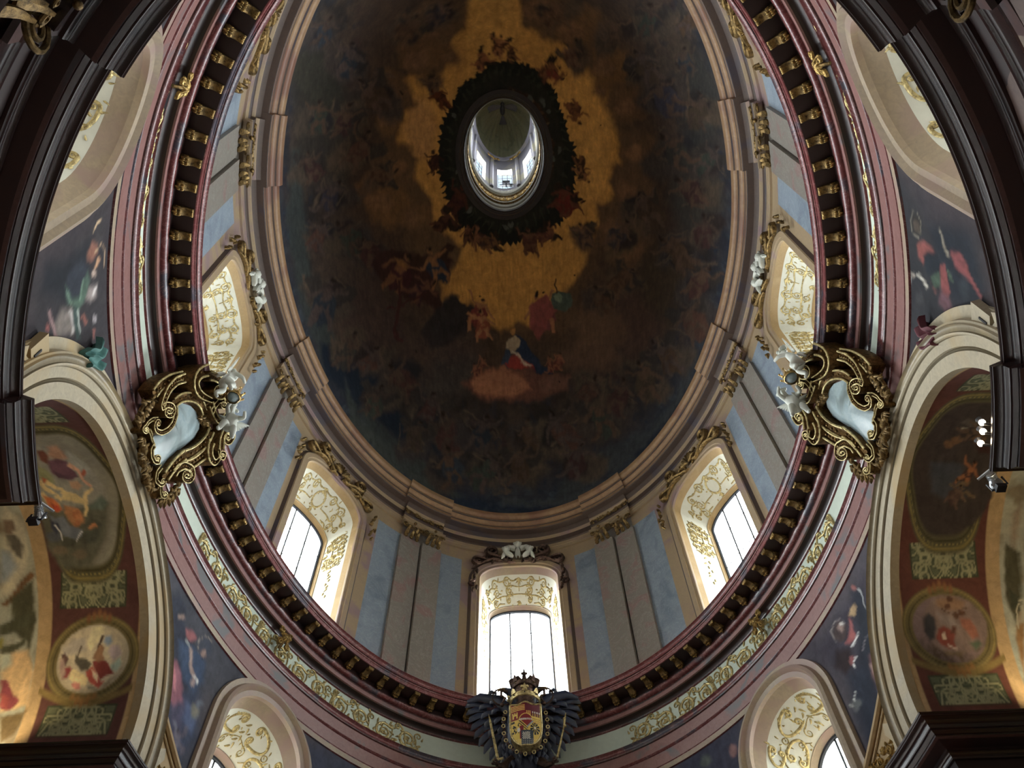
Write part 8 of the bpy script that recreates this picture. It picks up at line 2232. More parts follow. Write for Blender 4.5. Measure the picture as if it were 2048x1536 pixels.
# pilasters
def box_between(mb, t0, t1, h0, h1, p0, p1, mi, n=4, a=WA, d=WD):
    """curved slab standing p1 proud of the wall"""
    ts = lin(t0, t1, n); F = np.array([[E(t, a, h, d)-nrm(t, a, d)*p1 for h in (h0, h1)] for t in ts]); mb.grid(F, mi)
    for t in (t0, t1): mb.grid([[E(t, a, h, d)-nrm(t, a, d)*p for h in (h0, h1)] for p in (p0, p1)], mi)
    for h in (h0, h1): mb.grid([[E(t, a, h, d)-nrm(t, a, d)*p for p in (p0, p1)] for t in ts], mi)
def leafy(mb, o, Tn, N, w, h, seed=0, rows=2):
    """corinthian leaf work with volutes, on a face with centre bottom o"""
    Z = np.array([0, 0, 1.])
    for r_ in range(rows):
        nleaf = 3 if r_ == 0 else 2
        for i in range(nleaf):
            u = (i-(nleaf-1)/2)*w/nleaf*1.0; P = []
            for k in lin(0, 1, 7): P.append(o+Tn*u+Z*(h*(.05+r_*.3)+h*.42*k)-N*(.02+.10*k**2.2+(.05 if k > .95 else 0)))
            mb.tube(P, [w*.07, w*.12, w*.13, w*.12, w*.11, w*.09, w*.04], 6, 0, flat=.45, up=N)
    for s in (-1, 1):
        for big in (1, .6):
            c_ = spiral(0, 0, w*.17*big, pi, 1.5, s)
            ctr = o+Tn*s*w*(.46 if big == 1 else .13)+Z*h*.84-N*.1
            mb.tube([ctr+Tn*x+Z*y-N*.02*i_/len(c_) for i_, (x, y) in enumerate(c_)], w*.045*big, 6)
    mb.box(o+Z*h*1.02-N*.07, (w*1.25, .22, h*.09), 1, np.stack([Tn, N, Z], 1))
    mb.ball(o+Z*h*.98-N*.2, w*.09, 0, 5)
for gi in range(8):
    m_, L_ = gap_mid(gi); deg = (math.degrees(m_)+90) % 360-90
    if not (-60 < deg < 240): continue
    w_ = ('between the eagle and the next window left' if 90 < deg < 139 else 'between the two left drum windows' if 139 < deg < 178 else 'high on the left of the drum' if deg > 178 else
          'between the eagle and the next window right' if 40 < deg < 90 else 'between the two right drum windows' if 2 < deg < 40 else 'high on the right of the drum')
    a, b = PAIR[gi]; mid = (a+b)/2; g = (b-a)*.012
    for half in (0, 1):
        t0, t1 = (a+g, mid-g*1.5) if half == 0 else (mid+g*1.5, b-g)
        # the pilaster nearer a short-axis window stands slightly prouder
        pr = .17 if ((half == 0) == (90 < deg < 270)) else .10
        base = E((t0+t1)/2, WA, 15.4, WD)
        near = 'nearer' if ((half == 0) == (deg > 90)) else 'farther from'
        rt = empty('pilaster', base, 'marble pilaster %s, the one %s the eagle' % (w_, near), 'pilaster', 'paired marble pilasters of the drum')
        mb = MB(); box_between(mb, t0, t1, 15.75, 21.85, 0, pr, 0); mb.build('shaft', M['rose'], rt, sharp=30)
        mb = MB(); e_ = .012
        for h0, h1, x in ((15.3, 15.5, .1), (15.5, 15.56, .07), (15.56, 15.66, .085), (15.66, 15.75, .04)): box_between(mb, t0-e_*x*8, t1+e_*x*8, h0, h1, 0, pr+x, 0)
        mb.build('base', M['red2'], rt, sharp=30)
        tc = (t0+t1)/2; N = nrm(tc, WA, WD); Tn = tang(tc, WA, WD); W_ = (t1-t0)*dsdt(tc, WA, WD)
        mb = MB(); leafy(mb, E(tc, WA, 21.8, WD)-N*pr, Tn, N, W_*.85, .62, rows=2); mb.build('capital', [M['gold2'], M['buff']], rt, sharp=50)
    # gilt grapes above the pair
    rt = empty('frieze_ornament', E(mid, 7.0, 22.9, WD), 'gilt leaf cluster %s' % w_.replace('between', 'over the pilasters between').replace('high on', 'over the pilasters high on'), 'ornament', 'gilt leaf clusters over the pilasters')
    mb = MB(); k = dsdt(mid, 7.0, WD)
    def sfc(u, v, p): t = mid+u/k; return E(t, 6.98, 22.92+v, WD)-nrm(t, 6.98, WD)*p
    S = []; r = random.Random(gi)
    for s in (-1, 1): S += [scroll((0, 0), (s*.3, .0), .1, pi/2, 1.3, s, .05), scroll((s*.1, .0), (s*.62, .0), .08, pi/2, 1.3, -s, .04)]
    for q in range(26): S.append(leafs(r.uniform(-.7, .7), r.uniform(-.08, .08), r.uniform(0, 6.28), .13, .05))
    relief(mb, S, sfc, .05); mb.build('leaf_scroll', M['gold2'], rt)
# ---- gilt crests round the drum windows
def crest(i):
    t0 = rad(DRUM[i]); deg = (DRUM[i]+90) % 360-90
    wf = WALLF[i]; o = wf(0, 22.2, .1); front = i == 0
    names = {0: 'above the window behind the eagle', 1: 'above the drum window left of the eagle', 2: 'above the drum window beside the left cartouche', 3: 'above the drum window high at the left', 7: 'above the drum window right of the eagle', 6: 'above the drum window beside the right cartouche', 5: 'above the drum window high at the right'}
    rt = empty('window_crest', o, 'gilt scroll crest %s' % names[i], 'crest', 'gilt crests over the drum windows')
    def sfc(u, v, p): return wf(u, v, p+.12)
    gm = M['rust'] if front else M['gold2']
    r = random.Random(40+i)
    mb = MB(); S = []
    for s in (-1, 1):
        S += [scroll((s*.25, 22.0), (s*.85, 22.42), .22, (-pi/2), 1.6, s, .12), scroll((s*.95, 22.0), (s*1.35, 21.85), .17, pi/2, 1.5, -s, .1)]
        S += [scroll((s*.1, 21.95), (s*.28, 22.1), .1, 0, 1.2, s, .07)]
        S.append((bez((s*.5, 22.0), (s*.8, 22.1), (s*1.0, 22.02), (s*1.3, 21.7), 8), [.05, .08, .1, .1, .1, .09, .08, .06, .04]))
    relief(mb, S, sfc, .16); mb.build('scroll', gm, rt)
    mb = MB(); S = []
    for s in (-1, 1):
        for q in range(10): S.append(leafs(s*r.uniform(.2, 1.1), r.uniform(21.95, 22.55), r.uniform(0, 6.28), .2, .08))
        if front:
            for q in range(9): S.append(leafs(s*(1.44+r.uniform(-.06, .06)), 21.6-q*.13, -pi/2+r.uniform(-.8, .8), .2, .1))
            S.append(scroll((s*1.4, 20.9), (s*1.5, 20.75), .12, pi/2, 1.2, -s, .07))
        else:
            for q in range(8): S.append(leafs(s*(1.72+.05*math.sin(q*2.)), 21.75-q*.15, -pi/2+r.uniform(-.9, .9), .17, .1))
    relief(mb, S, sfc, .1); mb.build('leafwork', gm if front else M['gold2'], rt)
    # central shell or cherub group
    mb = MB(); c_ = sfc(0, 22.35, .08); N = nrm(t0, WA, WD); Tn = tang(t0, WA, WD); Z = np.array([0, 0, 1.])
    if i in (0, 2, 6):
        for s in (-1, 0, 1):
            hc = c_+Tn*s*(.38)+Z*(.28 if s == 0 else .05)-N*.1; mb.ball(hc, .12, 0, 8, (1, 1, 1.15)); 
            mb.ball(hc-N*.1-Z*.02, .035, 0, 5)
            for q in (-1, 1): mb.ball(hc-N*.09+Tn*q*.05+Z*.04, .018, 0, 4); mb.ball(hc+Tn*q*.1+Z*.08, .05, 0, 5)
        S = []
        for s in (-1, 1):
            for q in range(4): S.append(([(s*(.08+x*.3), 22.45+q*.04+x*(.22-q*.09)) for x in lin(0, 1, 6)], [.1, .13, .13, .11, .08, .02]))
            S.append(([(s*(.45-x*.3), 22.35-x*.25) for x in lin(0, 1, 6)], [.12, .16, .18, .16, .12, .06]))
            for q in range(3): S.append(([(s*(.45+x*.12), 22.3-q*.05-x*.2) for x in lin(0, 1, 5)], [.06, .09, .08, .05, .02]))
        S.append(([(0, 22.5), (0, 22.35), (0, 22.2), (0, 22.05)], [.1, .2, .2, .1]))
        relief(mb, S, lambda u, v, p: sfc(u, v, p+.1), .13); mb.build('cherub_group', M['white'], rt)
    else:
        S = []
        for q in range(9): a_ = pi*(q+.5)/9; S.append(([(math.cos(a_)*x, 22.1+math.sin(a_)*x) for x in (.03, .15, .28, .38)], [.02, .06, .1, .05]))
        relief(mb, S, lambda u, v, p: sfc(u, v, p+.06), .1); mb.build('shell', gm, rt)
for i in (0, 1, 2, 3, 5, 6, 7): crest(i)
# ================================================================== LANTERN
OD = .65
mb = MB()
ring(mb, [(1.98, 35.2), (1.8, 35.2), (1.78, 35.24), (1.7, 35.26), (1.67, 35.22), (1.62, 35.26), (1.6, 35.45)], [1, 2, 1, 2, 1, 1], n=97, d=OD); tag(mb.build('oculus_ring', [M['brown'], M['dusk'], M['gilt_edge']], sharp=30), 'brown moulded ring round the oval eye of the dome', 'ring')
mb = MB(); pr = [(1.6, 35.4), (1.6, 35.62), (1.54, 35.66), (1.54, 35.8), (1.58, 35.84), (1.58, 36.1), (1.5, 36.15), (1.5, 36.3), (1.57, 36.35), (1.57, 37.15), (1.5, 37.2), (1.42, 37.3), (1.42, 37.5), (1.5, 37.6), (1.5, 38.0)]
ring(mb, pr, [0, 0, 0, 0, 0, 1, 0, 0, 2, 1, 0, 0, 1, 0], n=97, d=OD); tag(mb.build('wall_lantern_foot', [M['lcream'], M['gold2'], M['buff']], sharp=30), 'white and gilt mouldings at the foot of the lantern', kind='structure')
r = random.Random(9); S = []; lt = lambda u: u/1.9
for q in range(60):
    u = q/60*2*pi*1.9; S.append(scroll((u, .1), (u+.12, .35), .13, -1.5, 1.4, 1 if q % 2 else -1, .06)); S.append(leafs(u, .3, r.uniform(0, 6), .22, .1)); S.append(leafs(u+.08, .5, r.uniform(0, 6), .2, .1))
mb = MB(); relief(mb, S, lambda u, v, p: E(u/1.9, 1.56, 36.4+v, OD)-nrm(u/1.9, 1.56, OD)*p, .05); tag(mb.build('lantern_frieze', M['gold']), 'gilt garland frieze inside the foot of the lantern', 'frieze')
LWN = [90, 137, 43, 180, 0, 223, 317, 270]; lhw = .36; la = 1.5
mb = MB(); es = sorted([(rad(x)-lhw/dsdt(rad(x), la, OD), rad(x)+lhw/dsdt(rad(x), la, OD)) for x in LWN]); 
for k in range(8):
    a0, a1 = es[k]; b0 = es[(k+1) % 8][0]+(2*pi if k == 7 else 0)
    mb.grid([[E(t, la, h, OD) for h in (38.0, 44.0)] for t in lin(a1, b0, 6)], 0)
    for h0, h1 in ((38.0, 38.4), (41.8, 44.0)): mb.grid([[E(t, la, h, OD) for h in (h0, h1)] for t in lin(a0, a1, 6)], 0)
    for t, s in ((a0, 1), (a1, -1)): mb.grid([[E(t, la, h, OD)+nrm(t, la, OD)*p for h in (38.4, 41.8)] for p in (0, .25)], 1)
    for h in (38.4, 41.8): mb.grid([[E(t, la, h, OD)+nrm(t, la, OD)*p for t in lin(a0, a1, 4)] for p in (0, .25)], 1)
    tm = (a1+b0)/2
    mb.tube([E(tm, la-.03, 38.0, OD), E(tm, la-.03, 43.2, OD)], .1, 6, 0)
tag(mb.build('wall_lantern', [M['lwall'], M['lcream']], sharp=40), 'grey lantern wall pierced by windows', kind='structure')
for k, x in enumerate(LWN):
    t = rad(x); N = nrm(t, la, OD); Tn = tang(t, la, OD); c_ = E(t, la+.25, 40.1, OD); Z = np.array([0, 0, 1.])
    rt = empty('window_%d' % (15+k), c_, ('lantern window facing the viewer' if k == 0 else 'side window of the lantern'), kind='structure')
    mb = MB()
    for u in (-.34, -.12, .12, .34): mb.tube([c_+Tn*u-Z*1.7, c_+Tn*u+Z*1.7], .02, 5)
    for h in lin(-1.7, 1.7, 6): mb.tube([c_-Tn*.34+Z*h, c_+Tn*.34+Z*h], .018, 5)
    mb.build('sash', M['lead'], rt)
    mb = MB(); mb.poly([c_+Tn*u+Z*h+N*.02 for u, h in ((-.36, -1.7), (.36, -1.7), (.36, 1.7), (-.36, 1.7))]); mb.build('pane', M['glass'], rt, smooth=False)
    portal('lantern_daylight_%d' % k, c_+N*.1, N, .72, 3.4)
mb = MB(); ring(mb, [(1.5, 43.8), (1.36, 43.86), (1.36, 44.0), (1.42, 44.05)], [0, 0, 0], n=65, d=OD)
NR = 28; PP = []
for t in lin(0, 2*pi, NR*8+1)[:-1]:
    f = .5+.5*math.cos(t*NR); PP.append([(1.5*math.cos(ph)*math.cos(t)*(1-.05*f), CY+2.15*math.cos(ph)*math.sin(t)*(1-.05*f), 44.0+3.4*math.sin(ph)) for ph in lin(0, pi/2, 24)])
mb.grid(PP, 1, cu=True); tag(mb.build('ceiling_lantern', [M['lwall'], M['rib']], sharp=180), 'ribbed olive shell vault closing the lantern', kind='structure')
# gilt swags under the shell
for s, lab in ((-1, 'left'), (1, 'right')):
    t = rad(90-s*24); mb = MB(); r = random.Random(3)
    S = [leafs(r.uniform(-.35, .35), r.uniform(-.1, .1), r.uniform(0, 6), .2, .1) for q in range(16)]+[([(-.4, .12), (-.2, -.03), (0, -.08), (.2, -.03), (.4, .12)], [.05]*5)]
    relief(mb, S, lambda u, v, p: E(t+u/1.9, 1.4, 43.3+v, OD)-nrm(t, 1.4, OD)*(p+.02), .05); tag(mb.build('gilt_swag', M['gold']), 'small gilt swag inside the lantern, %s of its front window' % lab, 'swag', 'swags in the lantern')
# dove under the shell
o = np.array([0.0, 8.2, 46.9]); rt = empty('dove', o, 'dark dove with spread wings hovering under the lantern shell', 'dove')
mb = MB(); mb.ball(o, .2, 0, 8, (.7, 1.4, .7)); mb.ball(o+[0, -.3, -.02], .11, 0, 7); mb.tube([o+[0, -.38, -.03], o+[0, -.5, -.06]], [.03, .005], 5); mb.build('body', M['lead'], rt)
for s in (-1, 1):
    mb = MB()
    for q in range(8):
        k = q/7; a_ = .25+k*1.1; p0 = o+np.array([s*(.1+.08*q), -.15+.02*q, .02]); mb.tube([p0, p0+np.array([s*.4*math.cos(a_*.6), -.05+.22*k, .0]), p0+np.array([s*(.85-.45*k), .08+.46*k, -.03])], [.09, .11, .02], 6, flat=.3, up=(0, 0, 1))
    mb.build('wing', M['lead'], rt)
mb = MB()
for q in range(-2, 3): mb.tube([o+[0, .3, 0], o+[q*.08, .75, 0]], [.05, .06], 6, flat=.3, up=(0, 0, 1))
mb.build('tail', M['lead'], rt)
# floodlight standing in the lantern window
o = E(rad(88), 1.42, 38.75, OD); rt = empty('lantern_floodlight', o, 'dark floodlight standing in the front window of the lantern', 'floodlight'); mb = MB()
mb.box(o+np.array([0, 0, .25]), (.34, .2, .3)); mb.build('housing', M['iron'], rt, smooth=False)
mb = MB(); mb.tube([o+np.array([-.3, 0, 0]), o+np.array([.32, 0, 0])], .03, 6); mb.tube([o+np.array([0, 0, -.35]), o+np.array([0, 0, .1])], .03, 6); mb.box(o+np.array([.22, 0, -.12]), (.14, .14, .14)); mb.build('stand', M['iron'], rt, smooth=False)
# ================================================================== THE TWO GREAT CARTOUCHES
def cartouche(sg, lab):
    def sf(u, v, p):      # u along the room, v up, p into the room; surface leans inward with height
        h = 12.6+v; x = 6.5-v*.17-p; return np.array([sg*x, CY+u, h])
    rt = empty('cartouche', sf(.1, .9, 0), lab, 'cartouche', 'great gilt cartouches')
    leafpts = []
    for nm, w_, hh, fl in CARTOUCHE:
        pts = np.array(fl, float).reshape(-1, 2)/100
        if nm == 'field':
            mb = MB(); c_ = pts.mean(0); R = []
            for k in lin(0, 1, 9): R.append([sf(*(c_+(q-c_)*k), .04+.1*(1-k*k)) for q in np.vstack([pts, pts[:1]])])
            mb.grid(R); mb.grid([[sf(*q, .04) for q in np.vstack([pts, pts[:1]])], [sf(*q, -.15) for q in np.vstack([pts, pts[:1]])]]); mb.build('shield_field', M['silver'], rt, sharp=180)
            # backing board behind the frame
            mb = MB(); F = [sf(*(c_+(q-c_)*1.1), .0) for q in pts]; B_ = [sf(*(c_+(q-c_)*1.1), -.25) for q in pts]; mb.poly(F); mb.grid([F+F[:1], B_+B_[:1]]); mb.build('backing', M['rust'], rt)
        elif nm == 'garland':
            mb = MB(); r = random.Random(int(pts[0, 0]*100)); d = np.concatenate([[0], np.cumsum(np.hypot(*np.diff(pts, axis=0).T))]); n = int(d[-1]/.055)+2; S = []
            for k in range(n):
                s = d[-1]*k/(n-1); x = np.interp(s, d, pts[:, 0]); y = np.interp(s, d, pts[:, 1])
                for q in range(2): S.append(leafs(x+r.uniform(-.04, .04), y+r.uniform(-.04, .04), r.uniform(0, 6.28), .16, .07))
            relief(mb, S, lambda u, v, p: sf(u, v, p+.07), .05); relief(mb, [(pts, [.05]*len(pts))], lambda u, v, p: sf(u, v, p+.0), .08); mb.build('leafwork', M['gold2'], rt)
        else:
            # smooth the centre line
            d = np.concatenate([[0], np.cumsum(np.hypot(*np.diff(pts, axis=0).T))]); keep = np.concatenate([[True], np.diff(d) > 1e-4]); pts = pts[keep]; d = d[keep]
            n = max(14, len(pts)*2); s = lin(0, d[-1], n); q = np.stack([np.interp(s, d, pts[:, 0]), np.interp(s, d, pts[:, 1])], 1)
            for _ in range(2): q[1:-1] = (q[:-2]+q[1:-1]*2+q[2:])/4
            W_ = w_/100; H_ = hh/100*.85
            is_s = nm == 'scroll'; wd = np.array([W_*(1 if not is_s else max(.32, 1-.68*(k/n))) for k in range(n)]); mb = MB(); R = []; rims = [[], []]
            for k in range(n):
                a_ = q[min(k+1, n-1)]-q[max(k-1, 0)]; a_ /= np.hypot(*a_)+1e-9; nn = np.array([-a_[1], a_[0]]); w2 = wd[k]/2; base = .04
                prof = [(-1, -.2), (-1, H_), (-.8, H_+.02), (-.62, H_*.72), (0, H_*.5), (.62, H_*.72), (.8, H_+.02), (1, H_), (1, -.2)]
                R.append([sf(*(q[k]+nn*w2*x), base+p) for x, p in prof])
                rims[0].append(sf(*(q[k]-nn*w2*.92), base+H_+.01)); rims[1].append(sf(*(q[k]+nn*w2*.92), base+H_+.01))
            mb.grid(R, 0); mb.poly([R[0][j] for j in range(9)][::-1], 0); mb.poly(R[-1], 0)
            for rm in rims: mb.tube(rm, np.clip(wd*.12, .012, .024), 6, 1)
            if W_ > .13:      # beads along the channel
                for k in range(2, n-2, 2): mb.ball(sf(*q[k], .1+H_*.55), W_*.13, 0, 5)
            mb.build(nm, [M['gold4'], M['gold3']], rt, sharp=45)
    return sf
for sg, lab in ((-1, 'huge gilt scrolled cartouche with a silvery blue shield over the left side arch'), (1, 'huge gilt scrolled cartouche with a silvery blue shield over the right side arch')):
    cartouche(sg, lab)
def cherub(o, facing, side, lab, grp, pose):
    """small winged child; facing = horizontal direction it looks to, side = its left"""
    F = np.array(facing, float); F /= np.linalg.norm(F); Z = np.array([0, 0, 1.]); S_ = np.cross(Z, F)
    def p(f, s, z): return tuple(np.array([0, 0, 0])+F*f+S_*s+Z*z)
    lean = pose
    J = {'pel': (p(0, 0, 0), .11), 'bel': (p(.04, 0, .12), .12), 'che': (p(.06, lean*.05, .26), .115), 'nec': (p(.08, lean*.08, .36), .05), 'hea': (p(.12, lean*.1, .46), .1), 'hed': (p(.13, lean*.1, .53), .08),
         'ls': (p(.07, .12, .31), .055), 'le': (p(.2, .2, .28+.08*lean), .042), 'lh': (p(.34, .16, .33+.1*lean), .03), 'rs': (p(.07, -.12, .31), .055), 're': (p(.2, -.2, .32-.08*lean), .042), 'rh': (p(.33, -.12, .38-.1*lean), .03),
         'lk': (p(.12, .1, -.12), .075), 'la': (p(.0, .14, -.3), .045), 'lf': (p(.1, .15, -.36), .03), 'rk': (p(.16, -.1, -.06), .075), 'ra': (p(.05, -.16, -.26), .045), 'rf': (p(.15, -.17, -.32), .03), 'lp': (p(0, .07, -.03), .09), 'rp': (p(0, -.07, -.03), .09), 'no': (p(.22, lean*.1, .455), .02)}
    Eg = [('pel', 'bel'), ('bel', 'che'), ('che', 'nec'), ('nec', 'hea'), ('hea', 'hed'), ('che', 'ls'), ('ls', 'le'), ('le', 'lh'), ('che', 'rs'), ('rs', 're'), ('re', 'rh'), ('pel', 'lp'), ('lp', 'lk'), ('lk', 'la'), ('la', 'lf'), ('pel', 'rp'), ('rp', 'rk'), ('rk', 'ra'), ('ra', 'rf'), ('hea', 'no')]
    rt = empty('cherub_statue', o, lab, 'statue', grp)
    K = list(J); me = bpy.data.meshes.new('body'); me.from_pydata([J[k][0] for k in K], [(K.index(a), K.index(b)) for a, b in Eg], [])
    b = bpy.data.objects.new('body', me); C.objects.link(b); b.parent = rt; me.materials.append(M['white'])
    m_ = b.modifiers.new('skin', 'SKIN'); m_.use_smooth_shade = True
    for i, k in enumerate(K): me.skin_vertices[0].data[i].radius = (J[k][1],)*2; me.skin_vertices[0].data[i].use_root = (k == 'pel')
    s_ = b.modifiers.new('sub', 'SUBSURF'); s_.levels = 2; s_.render_levels = 2
    oo = np.array(o)
    mb = MB(); hc = oo+np.array(J['hed'][0]); r = random.Random(int(abs(o[0]*100)))
    for q in range(14): mb.ball(hc+np.array([r.uniform(-.08, .08), r.uniform(-.08, .08), r.uniform(-.01, .07)])-F*.03, .04, 0, 5)
    mb.build('hair', M['white'], b)
    for s in (-1, 1):
        mb = MB(); c_ = oo+np.array(p(-.05, s*.06, .28))
        for q in range(6):
            a_ = .2+q*.28; e_ = c_-F*.08+S_*s*(.26-.03*q)*math.cos(a_*.4)+Z*(.2-.07*q); mb.tube([c_, (c_+e_)/2+Z*.02, e_], [.035, .05, .02], 7, flat=.45, up=F)
        mb.build('wing', M['white'], b)
    return rt
for sg, nm in ((-1, 'left'), (1, 'right')):
    grp = 'white cherubs beside the cartouches'
    cherub((sg*5.56, 7.50, 14.86), (-sg*.5, .8, 0), 1, 'white stucco cherub on the %s cartouche, the upper one reaching for the crown' % nm, grp, 1)
    cherub((sg*5.60, 8.42, 14.66), (-sg*.4, -.8, 0), 1, 'white stucco cherub on the %s cartouche, the lower one below the crown' % nm, grp, -1)
    o = np.array([sg*5.52, 7.93, 15.02]); rt = empty('crown', o, 'small gilt crown held by the two cherubs of the %s cartouche' % nm, 'crown', 'crowns on the cartouches')
    mb = MB(); mb.lathe([(.14, -.06), (.15, -.04), (.14, 0), (.15, .03), (.13, .04)], o, 0, 20); bd = mb.build('band', M['gold'], rt)
    for q in range(8):
        a_ = q*pi/4; mb = MB(); mb.tube([o+np.array([.14*math.cos(a_), .14*math.sin(a_), .03]), o+np.array([.19*math.cos(a_), .19*math.sin(a_), .1])], [.03, .012], 5); mb.ball(o+np.array([.19*math.cos(a_), .19*math.sin(a_), .12]), .025, 0, 5); mb.build('point', M['gold'], bd)
    mb = MB(); mb.ball(o+np.array([0, 0, .0]), .12, 0, 7, (1, 1, .8)); mb.build('cap', M['silver'], rt)
# ================================================================== THE EAGLE CREST at the choir end
EY = 16.55
def eg(x, z, y=0.0): return np.array([x, EY+y, 14.0+z])
rt = empty('eagle_crest', eg(0, 0), 'double headed black eagle carrying a painted and gilt coat of arms before the red cornice', 'coat of arms')
mb = MB(); mb.tube([eg(0, 1.15, .05), eg(0, .8, .0), eg(0, .3, -.02), eg(0, -.3, 0), eg(0, -.8, .05), eg(0, -1.1, .1)], [.12, .3, .42, .44, .36, .2], 12, flat=.5, up=(0, 1, 0))
r = random.Random(2)
for q in range(90):
    x = r.uniform(-.5, .5); z = r.uniform(-.9, .9); a = eg(x, z, -.2+.25*(x/.5)**2); mb.tube([a, a+np.array([0, -.05, -.1]), a+np.array([0, -.01, -.2])], [.05, .06, .01], 5, flat=.35, up=(0, 1, 0))
mb.build('body', M['black'], rt, sharp=60)
for s in (-1, 1):
    mb = MB()
    for row, (n, l0, wd) in enumerate(((11, .62, .085), (9, .42, .075), (8, .28, .06))):
        for q in range(n):
            k = q/(n-1); bx = .42+.72*(1-k)*(1-.22*row); bz = .98-1.55*k+.1*row*(1-k); a_ = -.15-k*1.15
            ln = l0*(.75+.25*math.sin(pi*k)); dx = math.cos(a_)*ln; dz = math.sin(a_)*ln; y0 = .12-.07*row
            x0 = bx-.18; pts = [eg(s*x0, bz, y0), eg(s*(x0+dx*.5), bz+dz*.35, y0-.06), eg(s*(x0+dx*.85), bz+dz*.8, y0-.05), eg(s*(x0+dx), bz+dz*1.1, y0)]
            mb.tube(pts, [wd*.8, wd, wd*.9, wd*.2], 7, flat=.35, up=(0, 1, 0))
    mb.tube([eg(s*.25, .55, .0), eg(s*.6, .95, -.05), eg(s*1.05, 1.1, .0), eg(s*1.36, 1.02, .06)], [.16, .15, .12, .05], 8, flat=.6, up=(0, 1, 0)); mb.build('wing', M['black'], rt, sharp=60)
    mb = MB(); mb.tube([eg(s*.08, .6, -.05), eg(s*.24, .82, -.08), eg(s*.26, .98, -.12), eg(s*.34, 1.1, -.16), eg(s*.44, 1.1, -.22)], [.16, .12, .1, .095, .07], 9)
    for q in range(12): a = eg(s*(.12+.012*q), .75+.045*q, -.12); mb.tube([a, a+np.array([s*-.03, -.08, .06])], [.035, .008], 5)
    hd = mb.build('neck_and_head', M['black'], rt, sharp=60)
    mb = MB(); mb.tube([eg(s*.44, 1.11, -.22), eg(s*.56, 1.09, -.25), eg(s*.62, 1.0, -.25)], [.05, .035, .006], 7); mb.tube([eg(s*.45, 1.06, -.22), eg(s*.55, 1.02, -.24)], [.03, .006], 6); mb.build('beak', M['gold2'], hd)
    mb = MB(); c_ = eg(s*.48, 1.0, -.1); mb.tube([c_+np.array([.26*math.cos(a_), 0, .26*math.sin(a_)]) for a_ in lin(0, 2*pi, 33)[:-1]], .022, 6, closed=True); mb.build('halo', M['rust'], hd)
    mb = MB(); mb.tube([eg(s*.36, .98, -.3), eg(s*.52, .98, -.32), eg(s*.52, .8, -.34), eg(s*.42, .74, -.34), eg(s*.5, .6, -.32)], [.035, .04, .04, .035, .02], 7); mb.ball(eg(s*.5, .56, -.32), .055, 0, 5); mb.build('ribbon', M['rust'], rt)
def crown(z, R, mat, y=-.15, tall=.3, cap=None, nm='crown', par=None):
    c_ = eg(.04, z, y); k_ = empty(nm, c_); k_.parent = None
    return c_
def crown_mb(c_, R, tall, spikes=8, arches=False):
    mb = MB(); mb.lathe([(R*.92, -.05), (R, -.04), (R*1.02, 0), (R*1.04, .06), (R*1.0, .07), (R*.94, .06)], c_, 0, 26)
    for q in range(spikes):
        a_ = 2*pi*q/spikes+pi/2; d = np.array([math.cos(a_), math.sin(a_), 0]); b0 = c_+d*R*1.02+np.array([0, 0, .05]); big = q % 2 == 0
        mb.tube([b0, b0+d*.03+np.array([0, 0, tall*.5]), b0+d*.04+np.array([0, 0, tall*(1 if big else .7)])], [R*.24, R*.14, .012], 6, flat=.35, up=d)
        if big:
            for e_ in (-1, 1): mb.ball(b0+d*.03+np.cross(d, [0, 0, 1])*e_*R*.17+np.array([0, 0, tall*.5]), R*.11, 0, 5)
        mb.ball(c_+d*R*1.06+np.array([0, 0, .01]), .018, 1, 4)
    return mb
mb = crown_mb(eg(.05, .62, -.28), .36, .2, 8); mb.build('shield_crown', [M['gold3'], M['lead']], rt)
mb = crown_mb(eg(.05, 1.2, -.1), .3, .3, 8); mb.ball(eg(.05, 1.2, -.1), .27, 0, 8, (1, 1, .75)); mb.tube([eg(.03, .7, 0), eg(.05, 1.2, -.1)], [.3, .24], 10)
for s in (-1, 1): mb.tube([eg(.05+s*.27, 1.25, -.1), eg(.05+s*.3, 1.45, -.1), eg(.05+s*.16, 1.56, -.1), eg(.05, 1.38, -.1)], [.07, .1, .08, .05], 8)
mb.tube([eg(.05, 1.25, -.4), eg(.05, 1.48, -.3), eg(.05, 1.56, -.1)], [.03, .04, .03], 6); mb.ball(eg(.05, 1.6, -.1), .045, 0, 5); mb.tube([eg(.05, 1.6, -.1), eg(.05, 1.74, -.1)], [.03, .012], 5)
mb.build('imperial_crown', [M['rust'], M['gold3']], rt)
# painted shield
Wn, Hn = 121, 161; us = lin(-.37, .37, Wn); vs = lin(0, 1, Hn)
def halfw(v):    # v 0 top .. 1 bottom
    return .365 if v < .55 else .365*math.sqrt(max(0, 1-((v-.55)/.47)**2))*.98+.004
X_ = np.array([[u/.37*halfw(v) for v in vs] for u in us]); Zt = .40+.03*np.cos(us/.37*pi*2); Z_ = np.array([[Zt[i]*(1-v)+(-.78)*v for v in vs] for i in range(Wn)])
K = np.zeros((Wn, Hn, 3)); gx = (X_+.365)/.73; gy = (.42-Z_)/1.2
cR, cG, cD, cW, cK = [np.array(srgb(c)) for c in ('7c2a30', 'd8bc62', '5c2430', 'd8d4c8', '20242c')]
K[:] = cG
def fill(x0, x1, y0, y1, c): K[(gx >= x0) & (gx < x1) & (gy >= y0) & (gy < y1)] = c
fill(0, .5, .0, .2, cR)
for q in range(4): fill(0.03, .48, .055+q*.037, .055+q*.037+.017, cG)
fill(.5, 1, 0, .2, cD); fill(.3, .5, .2, .42, cR); fill(.5, .68, .2, .38, cR)
for q in range(3): fill(.53+q*.05, .553+q*.05, .2, .36, cG)
fill(.68, 1, .2, .33, cD)
